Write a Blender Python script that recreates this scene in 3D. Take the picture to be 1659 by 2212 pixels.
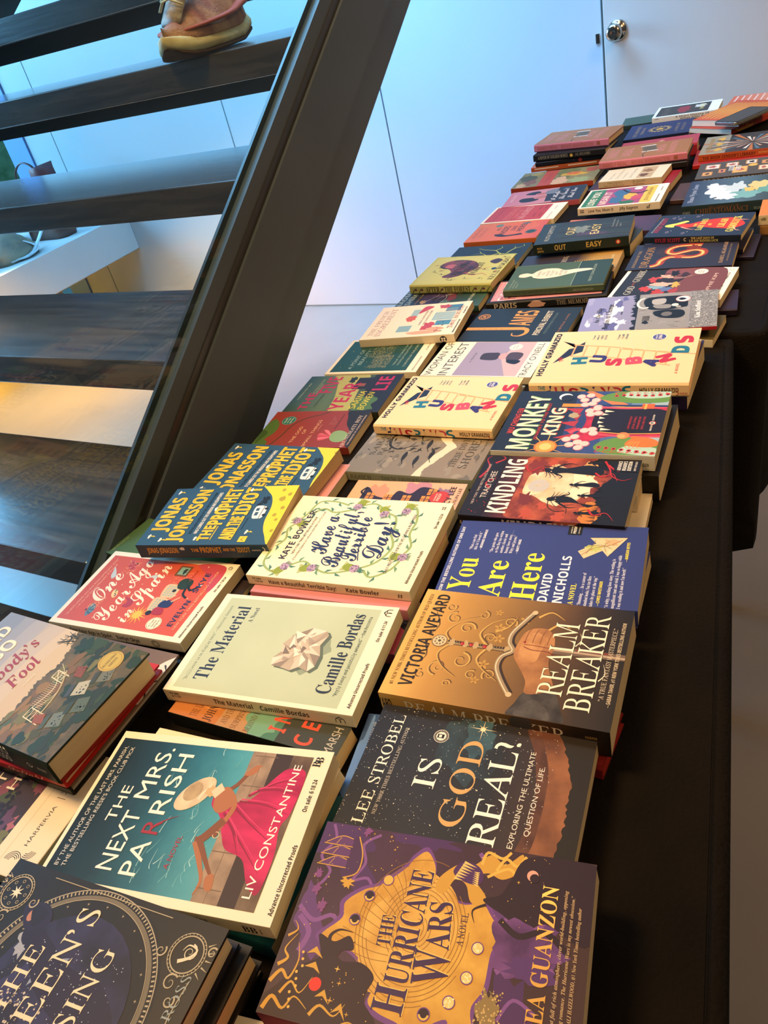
import bpy, math, random
from math import pi, sin, cos, radians
from mathutils import Vector, Matrix
from mathutils.geometry import tessellate_polygon

for _o in list(bpy.data.objects): bpy.data.objects.remove(_o)
SC = bpy.context.scene
COL = SC.collection
Z0 = 0.75                      # height of the table top above the floor

# ---------------------------------------------------------------- camera
_cd = bpy.data.cameras.new('camera'); CAM = bpy.data.objects.new('camera', _cd); COL.objects.link(CAM)
_p, _r = radians(34.42534), radians(-14.989442)
_fw = Vector((0, cos(_p), -sin(_p))); _r0 = Vector((1, 0, 0)); _u0 = _r0.cross(_fw)
_rt = cos(_r) * _r0 + sin(_r) * _u0; _up = -sin(_r) * _r0 + cos(_r) * _u0
_m = Matrix((( _rt.x, _up.x, -_fw.x, 0), (_rt.y, _up.y, -_fw.y, 0), (_rt.z, _up.z, -_fw.z, Z0 + 0.6149), (0, 0, 0, 1)))
CAM.matrix_world = _m
_cd.sensor_fit = 'VERTICAL'; _cd.sensor_height = 24.0; _cd.lens = 1681.9 / 2212 * 24.0
_cd.clip_start = 0.02; _cd.clip_end = 60
SC.camera = CAM

# ---------------------------------------------------------------- world, lights, exposure
# directions of the building: AT runs along the back wall, AN points into it
_a = radians(-36.555); AT = Vector((cos(_a), sin(_a), 0)); AN = Vector((-sin(_a), cos(_a), 0))
def W(t, n, z): return AT * t + AN * n + Vector((0, 0, Z0 + z))      # building coordinates, z measured from the table top
SC.view_settings.view_transform = 'Standard'; SC.view_settings.look = 'None'
SC.view_settings.gamma = 1; SC.view_settings.use_curve_mapping = False
SC.view_settings.exposure = 0.0
wd = bpy.data.worlds.new('world'); SC.world = wd; wd.use_nodes = True
_bg = wd.node_tree.nodes['Background']; _bg.inputs[0].default_value = (0.62, 0.66, 0.72, 1); _bg.inputs[1].default_value = 0.11

def area(name, loc, target, sx, sy, power, color, spread=180):
    l = bpy.data.lights.new(name, 'AREA'); l.shape = 'RECTANGLE'; l.size = sx; l.size_y = sy
    l.energy = power; l.color = color; l.spread = radians(spread)
    o = bpy.data.objects.new(name, l); COL.objects.link(o); o.location = loc
    o.rotation_euler = (Vector(target) - Vector(loc)).to_track_quat('-Z', 'Y').to_euler()
    return o
area('window_daylight', W(-6.0, 1.2, 1.5), W(-2, 2.5, -.3), 3.6, 1.8, 540, (0.22, 0.54, 1.0))
area('daylight_fill', W(-2.3, 2.1, 2.5), W(-1.7, 2.2, -.75), 1.4, 1.4, 55, (0.22, 0.54, 1.0), 85)  # added blue fill from above, brightens the floor by the stairs; no roof opening modelled
area('daylight_fill_rear', W(-1.6, 2.45, 2.1), W(-1.75, 3.0, -.75), 2.0, .5, 80, (0.17, 0.50, 1.0), 120)  # second added blue fill, lifts the lower back wall and the floor beside it
area('ceiling_lamp_near', W(-1.05, .25, 1.9), W(-.5, .6, 0), .5, .5, 18, (1.0, .61, .265), 110)
area('ceiling_lamp_far', W(-.75, 1.6, 2.2), W(-.45, 1.8, 0), .6, .6, 9.5, (1.0, .66, .35), 85)
area('warm_fill_side', W(1.3, 1.3, 2.0), W(.2, 2.5, .1), .5, .5, 14, (1.0, .56, .22), 110)  # added warm fill for the door side and right floor, not a real fixture
area('warm_fill_front', W(1.1, -.2, 1.7), W(-.2, .7, 0), .5, .5, 6, (1.0, .58, .24), 120)  # extra warm fill put in to brighten the right-hand page edges

# ---------------------------------------------------------------- materials
def lin(h):
    c = [int(h[i:i + 2], 16) / 255 for i in (0, 2, 4)]
    return tuple(x / 12.92 if x <= 0.04045 else ((x + 0.055) / 1.055) ** 2.4 for x in c) + (1,)
MC = {}
def newmat(name):
    m = bpy.data.materials.new(name); m.use_nodes = True
    return m, m.node_tree, m.node_tree.nodes['Principled BSDF']
def ink(h, rough=0.5, metal=0.0, spec=0.26):
    k = (h, rough, metal)
    if k not in MC:
        m, nt, b = newmat('ink_' + h); b.inputs['Base Color'].default_value = lin(h)
        b.inputs['Roughness'].default_value = rough; b.inputs['Metallic'].default_value = metal
        b.inputs['Specular IOR Level'].default_value = spec
        MC[k] = m
    return MC[k]
def paint(h1, h2, scale=60, stretch=(1, 1, 1)):
    """printed area with two blended tones"""
    k = ('paint', h1, h2, scale, stretch)
    if k not in MC: MC[k] = mat_noise('paint_' + h1, h1, h2, scale, .5, stretch, spec=.26)
    return MC[k]
def link(nt, a, b): nt.links.new(a, b)
def ramp(nt, stops, fac):
    r = nt.nodes.new('ShaderNodeValToRGB'); e = r.color_ramp.elements
    while len(e) < len(stops): e.new(0.5)
    for i, (p, h) in enumerate(stops): e[i].position = p; e[i].color = lin(h) if isinstance(h, str) else h
    link(nt, fac, r.inputs[0]); return r.outputs[0]
def mat_print(key, stops, L, w, scale=30, amt=0.25, axis='Y', rough=0.46, stretch=(1, 1, 1)):
    """printed cover stock: colours run down (or across) the cover, broken up by noise"""
    m, nt, b = newmat('print_' + key); tc = nt.nodes.new('ShaderNodeTexCoord')
    sp = nt.nodes.new('ShaderNodeSeparateXYZ'); link(nt, tc.outputs['Object'], sp.inputs[0])
    mr = nt.nodes.new('ShaderNodeMapRange'); mr.inputs['From Min'].default_value = L if axis == 'Y' else 0
    mr.inputs['From Max'].default_value = 0 if axis == 'Y' else w
    link(nt, sp.outputs['Y' if axis == 'Y' else 'X'], mr.inputs[0])
    mp = nt.nodes.new('ShaderNodeMapping'); mp.inputs['Scale'].default_value = stretch; link(nt, tc.outputs['Object'], mp.inputs[0])
    nz = nt.nodes.new('ShaderNodeTexNoise'); nz.inputs['Scale'].default_value = scale; nz.inputs['Detail'].default_value = 5
    nz.inputs['Roughness'].default_value = 0.6; link(nt, mp.outputs[0], nz.inputs['Vector'])
    ma = nt.nodes.new('ShaderNodeMath'); ma.operation = 'MULTIPLY_ADD'; ma.inputs[1].default_value = amt * 2; link(nt, nz.outputs[0], ma.inputs[0])
    sb = nt.nodes.new('ShaderNodeMath'); sb.operation = 'SUBTRACT'; sb.inputs[1].default_value = amt; link(nt, mr.outputs[0], sb.inputs[0])
    link(nt, sb.outputs[0], ma.inputs[2])
    link(nt, ramp(nt, stops, ma.outputs[0]), b.inputs['Base Color'])
    b.inputs['Roughness'].default_value = rough; b.inputs['Specular IOR Level'].default_value = 0.26
    return m
def mat_noise(name, h1, h2, scale=8, rough=0.6, stretch=(1, 1, 1), bump=0.0, metal=0, lo=0.35, hi=0.65, spec=0.5, bscale=None, detail=6):
    m, nt, b = newmat(name); tc = nt.nodes.new('ShaderNodeTexCoord')
    mp = nt.nodes.new('ShaderNodeMapping'); mp.inputs['Scale'].default_value = stretch; link(nt, tc.outputs['Object'], mp.inputs[0])
    nz = nt.nodes.new('ShaderNodeTexNoise'); nz.inputs['Scale'].default_value = scale; nz.inputs['Detail'].default_value = detail
    link(nt, mp.outputs[0], nz.inputs['Vector'])
    link(nt, ramp(nt, [(lo, h1), (hi, h2)], nz.outputs[0]), b.inputs['Base Color'])
    b.inputs['Roughness'].default_value = rough; b.inputs['Metallic'].default_value = metal; b.inputs['Specular IOR Level'].default_value = spec
    if bump:
        bp = nt.nodes.new('ShaderNodeBump'); bp.inputs['Strength'].default_value = bump; bp.inputs['Distance'].default_value = 0.01
        src = nz
        if bscale:
            src = nt.nodes.new('ShaderNodeTexNoise'); src.inputs['Scale'].default_value = bscale; link(nt, mp.outputs[0], src.inputs['Vector'])
        link(nt, src.outputs[0], bp.inputs['Height']); link(nt, bp.outputs[0], b.inputs['Normal'])
    return m
def glass(name, col, rough=0.0, alpha=0.12):
    """thin pane: clear, with a Fresnel reflection on top"""
    m = bpy.data.materials.new(name); m.use_nodes = True; nt = m.node_tree; nt.nodes.remove(nt.nodes['Principled BSDF'])
    t = nt.nodes.new('ShaderNodeBsdfTransparent'); t.inputs[0].default_value = lin(col); g = nt.nodes.new('ShaderNodeBsdfGlossy'); g.inputs['Roughness'].default_value = rough
    lw = nt.nodes.new('ShaderNodeLayerWeight'); pw = nt.nodes.new('ShaderNodeMath'); pw.operation = 'POWER'; pw.inputs[1].default_value = 5; link(nt, lw.outputs['Facing'], pw.inputs[0])
    f = nt.nodes.new('ShaderNodeMath'); f.operation = 'MULTIPLY_ADD'; f.inputs[1].default_value = .6; f.inputs[2].default_value = .025; link(nt, pw.outputs[0], f.inputs[0]); mx = nt.nodes.new('ShaderNodeMixShader')
    link(nt, f.outputs[0], mx.inputs[0]); link(nt, t.outputs[0], mx.inputs[1]); link(nt, g.outputs[0], mx.inputs[2]); link(nt, mx.outputs[0], nt.nodes['Material Output'].inputs[0])
    return m

# ---------------------------------------------------------------- mesh helpers
def mesh(name, V, F, mats, mi=None, parent=None, smooth=False, loc=None):
    me = bpy.data.meshes.new(name); me.from_pydata([tuple(v) for v in V], [], F)
    for m in (mats if isinstance(mats, list) else [mats]): me.materials.append(m)
    if mi: me.polygons.foreach_set('material_index', mi)
    if smooth: me.polygons.foreach_set('use_smooth', [True] * len(me.polygons))
    me.update()
    o = bpy.data.objects.new(name, me); COL.objects.link(o)
    if parent: o.parent = parent
    if loc is not None: o.location = loc
    return o
def empty(name, loc=(0, 0, 0), rz=0.0):
    o = bpy.data.objects.new(name, None); COL.objects.link(o); o.location = loc; o.rotation_euler = (0, 0, rz); o.empty_display_size = 0.05
    return o
def tag(o, label=None, cat=None, group=None, kind=None):
    if label: o['label'] = label
    if cat: o['category'] = cat
    if group: o['group'] = group
    if kind: o['kind'] = kind
    return o
def box(x0, y0, z0, x1, y1, z1):
    V = [(x0, y0, z0), (x1, y0, z0), (x1, y1, z0), (x0, y1, z0), (x0, y0, z1), (x1, y0, z1), (x1, y1, z1), (x0, y1, z1)]
    F = [(0, 3, 2, 1), (4, 5, 6, 7), (0, 1, 5, 4), (1, 2, 6, 5), (2, 3, 7, 6), (3, 0, 4, 7)]
    return V, F
def join(parts):
    V, F = [], []
    for v, f in parts:
        k = len(V); V += list(v); F += [tuple(i + k for i in g) for g in f]
    return V, F
def wbox(t0, n0, z0, t1, n1, z1):
    V, F = box(t0, n0, z0, t1, n1, z1); return [W(*v) for v in V], F
def bevel(o, w, seg=2):
    b = o.modifiers.new('bevel', 'BEVEL'); b.width = w; b.segments = seg; b.limit_method = 'ANGLE'; return o
def loft(rings, close=True, caps=True):
    V, F = [], []; n = len(rings[0])
    for r in rings: V += r
    for i in range(len(rings) - 1):
        for j in range(n if close else n - 1):
            a, b = i * n + j, i * n + (j + 1) % n; F.append((a, b, b + n, a + n))
    if caps: F.append(tuple(range(n))[::-1]); F.append(tuple(range((len(rings) - 1) * n, len(rings) * n)))
    return V, F
def tube(pts, r, n=8, flat=1.0):
    rings = []
    for i, p in enumerate(pts):
        p = Vector(p); d = (Vector(pts[min(i + 1, len(pts) - 1)]) - Vector(pts[max(i - 1, 0)])).normalized()
        a = Vector((0, 0, 1)).cross(d)
        a = a.normalized() if a.length > 1e-4 else Vector((1, 0, 0)); b = d.cross(a)
        rr = r[i] if isinstance(r, (list, tuple)) else r
        rings.append([p + a * cos(2 * pi * k / n) * rr + b * sin(2 * pi * k / n) * rr * flat for k in range(n)])
    return loft(rings)

# ---------------------------------------------------------------- printed artwork
def _m(s, a, b, d=None):
    o = ''
    for ch in s:
        if 'A' <= ch <= 'Z': o += chr(a + ord(ch) - 65)
        elif 'a' <= ch <= 'z': k = chr(b + ord(ch) - 97); o += '\u210e' if k == '\U0001d455' else k
        elif d and '0' <= ch <= '9': o += chr(d + ord(ch) - 48)
        else: o += ch
    return o
STY = {'s': None, 'b': (0x1D5D4, 0x1D5EE, 0x1D7EC), 'f': (0x1D400, 0x1D41A, 0x1D7CE), 'i': (0x1D434, 0x1D44E), 'l': (0x1D434, 0x1D44E),
       'k': (0x1D4D0, 0x1D4EA), 'm': (0x1D670, 0x1D68A, 0x1D7F6), 'q': (0x1D468, 0x1D482), 'o': (0x1D608, 0x1D622)}
TXT = {}
def text_mesh(s, st):
    if (s, st) in TXT: return TXT[(s, st)]
    c = bpy.data.curves.new('lettering', 'FONT'); c.body = _m(s, *STY[st]) if STY[st] else s; c.resolution_u = 3
    o = bpy.data.objects.new('lettering', c); me = o.to_mesh()
    V = [(v.co.x, v.co.y) for v in me.vertices]; F = [tuple(p.vertices) for p in me.polygons]
    o.to_mesh_clear(); bpy.data.objects.remove(o); bpy.data.curves.remove(c)
    if st == 'l': V = [(x - y * 0.29, y) for x, y in V]
    TXT[(s, st)] = (V, F); return V, F
CAPH = {}
def cap(st):
    if st not in CAPH: V, F = text_mesh('H', st); CAPH[st] = max(v[1] for v in V)
    return CAPH[st]
class Art:
    """flat print: page coordinates, x to the right and y down, 100 units across the cover"""
    def __init__(s, H): s.V, s.F, s.M, s.mats, s.z, s.H = [], [], [], [], 0, H
    def mi(s, m):
        if isinstance(m, str): m = ink(m)
        if m not in s.mats: s.mats.append(m)
        return s.mats.index(m)
    def add(s, V, F, m, step=True):
        if step: s.z += 1
        k = len(s.V); s.V += [(x, y, s.z) for x, y in V]; s.F += [tuple(i + k for i in f) for f in F]; s.M += [s.mi(m)] * len(F)
    def R(s, x0, y0, x1, y1, m): s.add([(x0, y1), (x1, y1), (x1, y0), (x0, y0)], [(0, 1, 2, 3)], m)
    def P(s, pts, m):
        T = tessellate_polygon([[Vector((x, y, 0)) for x, y in pts]]); F = []
        for t in T:
            a, b, c = [pts[i] for i in t]
            F.append(t if (b[0] - a[0]) * (c[1] - a[1]) - (b[1] - a[1]) * (c[0] - a[0]) < 0 else (t[0], t[2], t[1]))
        s.add(pts, F, m)
    def B(s, pts, m, n=6):
        s.P(smooth(pts, True, n), m)
    def E(s, x, y, rx, m, ry=None, rot=0, n=28):
        ry = rx if ry is None else ry; a = radians(rot)
        s.P([(x + rx * cos(t) * cos(a) - ry * sin(t) * sin(a), y + rx * cos(t) * sin(a) + ry * sin(t) * cos(a)) for t in [2 * pi * k / n for k in range(n)]], m)
    def O(s, x, y, rx, wd, m, ry=None, n=36, a0=0, a1=360):
        ry = rx if ry is None else ry; V, F = [], []
        for k in range(n + 1):
            t = radians(a0 + (a1 - a0) * k / n); V += [(x + rx * cos(t), y + ry * sin(t)), (x + (rx - wd) * cos(t), y + (ry - wd) * sin(t))]
            if k: F.append((2 * k - 2, 2 * k - 1, 2 * k + 1, 2 * k))
        s.add(V, F, m)
    def S(s, pts, wd, m, sm=True, taper=False, step=True):
        if sm and len(pts) > 2: pts = smooth(pts, False, 5)
        V, F = [], []; N = len(pts)
        for i, p in enumerate(pts):
            a, b = pts[max(i - 1, 0)], pts[min(i + 1, N - 1)]; dx, dy = b[0] - a[0], b[1] - a[1]; l = math.hypot(dx, dy) or 1
            h = wd / 2 * ((1 - 0.9 * i / (N - 1)) if taper else 1)
            V += [(p[0] - dy / l * h, p[1] + dx / l * h), (p[0] + dy / l * h, p[1] - dx / l * h)]
            if i: F.append((2 * i - 2, 2 * i, 2 * i + 1, 2 * i - 1))
        s.add(V, F, m, step)
    def N(s, x, y, rx, ry, m, seed=1, amp=0.3, n=22, rot=0):
        r = random.Random(seed); a = radians(rot); pts = []
        for k in range(n):
            t = 2 * pi * k / n; q = 1 + r.uniform(-amp, amp); u, v = rx * q * cos(t), ry * q * sin(t)
            pts.append((x + u * cos(a) - v * sin(a), y + u * sin(a) + v * cos(a)))
        s.B(pts, m, 2)
    def D(s, n, x0, y0, x1, y1, r0, r1, m, seed=3):
        r = random.Random(seed); s.z += 1
        for _ in range(n):
            x, y, q = r.uniform(x0, x1), r.uniform(y0, y1), r.uniform(r0, r1)
            s.add([(x + q * cos(t), y - q * sin(t)) for t in (0, 1.26, 2.51, 3.77, 5.03)], [(0, 1, 2, 3, 4)], m, False)
    def X(s, x, y, r, m, n=4, k=0.25, rot=0):
        s.P([(x + (r if i % 2 == 0 else r * k) * cos(radians(rot) + pi * i / n), y + (r if i % 2 == 0 else r * k) * sin(radians(rot) + pi * i / n)) for i in range(2 * n)], m)
    def T(s, txt, x, y, wd, h, m, st='s', rot=0, al='l', step=False):
        V, F = text_mesh(txt, st)
        if not V: return
        x0 = min(v[0] for v in V); x1 = max(v[0] for v in V); ky = h / cap(st)
        kx = wd / (x1 - x0) if wd else ky
        W_ = (x1 - x0) * kx; ox = {'l': 0, 'c': -W_ / 2, 'r': -W_}[al]; a = radians(rot)
        out = []
        for vx, vy in V:
            u, v = (vx - x0) * kx + ox, -vy * ky
            out.append((x + u * cos(a) - v * sin(a), y + u * sin(a) + v * cos(a)))
        if step: s.z += 1
        s.z += 0.5; s.add(out, F, m, False)
    def TB(s, txt, x, y, wd, h, m, st='b', rot=0, al='l', f=.4, step=True):
        """heavy lettering: the same letters swollen by f in every direction"""
        if step: s.z += 1
        z = s.z + 1
        for dx, dy in ((-f, -f), (f, -f), (-f, f), (f, f), (0, 0)):
            s.z = z + (.02 * (dx + dy * 3)); s.T(txt, x + dx, y + dy, wd, h, m, st, rot, al)
        s.z = z + 1
    def BL(s, lines, x, y, wd, h, lead, m, st='s', al='l'):
        """a block of small print; widths follow the longest line"""
        n = max(len(t) for t in lines)
        for i, t in enumerate(lines): s.T(t, x, y + i * lead, wd * len(t) / n, h, m, st, 0, al)
def smooth(p, closed, n=6):
    out = []; N = len(p)
    for i in range(N if closed else N - 1):
        g = (lambda k: p[k % N]) if closed else (lambda k: p[max(0, min(N - 1, k))])
        a, b, c, d = g(i - 1), g(i), g(i + 1), g(i + 2)
        for k in range(n):
            t = k / n
            out.append(tuple(0.5 * (2 * b[j] + (c[j] - a[j]) * t + (2 * a[j] - 5 * b[j] + 4 * c[j] - d[j]) * t * t + (3 * b[j] - a[j] - 3 * c[j] + d[j]) * t ** 3) for j in (0, 1)))
    if not closed: out.append(p[-1])
    return out

# ---------------------------------------------------------------- books
def mat_pages(name, h1, h2):
    return mat_noise(name, h1, h2, scale=3, rough=0.85, stretch=(3, 3, 900), bump=0.25, lo=0.3, hi=0.7, spec=0.1)
PAGES = {'cream': mat_pages('paper_cream', 'e2cfa6', 'cdb98e'), 'white': mat_pages('paper_white', 'ece2cc', 'd8cdb6'),
         'grey': mat_pages('paper_grey', 'b9b3a4', '8f897c'), 'tan': mat_pages('paper_tan', 'd0b78a', 'b59a6c')}
def eps_for(A): return min(8e-6, 3.2e-4 / max(A.z, 1))
GROUP = 'books lying face up on the black tables'
def book(key, label, base, art=None, spine=None, spbase=None, hard=False, pages='cream', back=None, bow=0.0, flare=None, group=GROUP, pageof='page_block', name='book'):
    x, y, th, w, L, zb, t, tl = LAY[key]
    e1 = Vector((cos(th), sin(th), 0)); root = empty(name, Vector((x, y, Z0 + zb + 0.0002)) + e1 * L, th + pi / 2)
    tag(root, label, 'book', group)
    t = t - 0.0004; H = L / w * 100; u = w / 100
    rnd = random.Random(key); bt = 0.0026 if hard else 0.00045; ins = 0.0035 if hard else 0.0006
    if flare is None: flare = 0 if hard else rnd.uniform(0.0004, 0.0022)
    if isinstance(base, tuple): bm = mat_print(key, base[0], L, w, *base[1:])
    elif isinstance(base, str): bm = ink(base)
    else: bm = base
    sb = bm if spbase is None else (ink(spbase) if isinstance(spbase, str) else mat_print(key + 's', spbase[0], L, w, *spbase[1:]) if isinstance(spbase, tuple) else spbase)
    bk = sb if back is None else ink(back)
    lift = lambda X: bow * max(0, X) / w
    # front cover: a thin board with the print on its face
    nx = 8; V, F = [], []
    for k in range(nx + 1):
        X = w * k / nx
        for Y, Zq in ((0, t - bt), (L, t - bt), (L, t), (0, t)): V.append((X, Y, Zq + lift(X)))
    for k in range(nx):
        a, b = 4 * k, 4 * k + 4
        F += [(a, a + 1, b + 1, b), (a + 1, a + 2, b + 2, b + 1), (a + 2, a + 3, b + 3, b + 2), (a + 3, a, b, b + 3)]
    F += [(0, 3, 2, 1), (4 * nx, 4 * nx + 1, 4 * nx + 2, 4 * nx + 3)]
    mats, MI = [bm], [0] * len(F)
    if art:
        A = Art(H); art(A); k = len(V); EPS = eps_for(A)
        for px, py, z in A.V:
            X = min(max(px * u, 0.0), w); V.append((X, L - min(max(py, 0), H) * u, t + lift(X) + EPS * (z + 2)))
        F += [tuple(i + k for i in f) for f in A.F]; mats += A.mats; MI += [i + 1 for i in A.M]
    mesh('front_cover', V, F, mats, MI, root)
    # back cover
    V, F = box(0, 0, 0, w, L, bt); mesh('back_cover', V, F, bk, None, root)
    # spine
    bul = 0.0022 if hard else 0.0002; rings = []; bz = lambda z: bul * max(0, min(1, z / (.14 * t), (t - z) / (.14 * t)))
    for Y in (0, L):
        r = [(-0.0004 - bz(t * q), Y, t * q) for q in (0, .14, .86, 1)] + [(0.0003, Y, t), (0.0003, Y, 0)]
        rings.append(r)
    V, F = loft(rings); mats, MI = [sb], [0] * len(F)
    if spine:
        A = Art(H); spine(A); k = len(V); EPS = eps_for(A)
        for px, py, z in A.V:
            Zq = max(0.0, min(t, t - py * u)); V.append((-0.0004 - bz(Zq) - EPS * (z + 4) - 3e-5, L - min(max(px, 0), H) * u, Zq))
        F += [tuple(reversed([i + k for i in f])) for f in A.F]; mats += A.mats; MI += [i + 1 for i in A.M]
    mesh('spine', V, F, mats, MI, root)
    # pages, slightly fanned towards the table
    nz = 5; rings = []
    for k in range(nz + 1):
        f = k / nz; z = bt + (t - 2 * bt) * f; q = flare * (1 - f) ** 1.3
        xr = w - ins + q
        def LZ(X): return z + lift(X) * f
        xs = [0.0005] + [xr * j / 6 for j in range(1, 7)]
        rings.append([(X, ins - q * 0.4, LZ(X)) for X in xs] + [(X, L - ins + q * 0.4, LZ(X)) for X in reversed(xs)])
    V, F = loft(rings); mesh(pageof, V, F, PAGES[pages], None, root)
    return root
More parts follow.
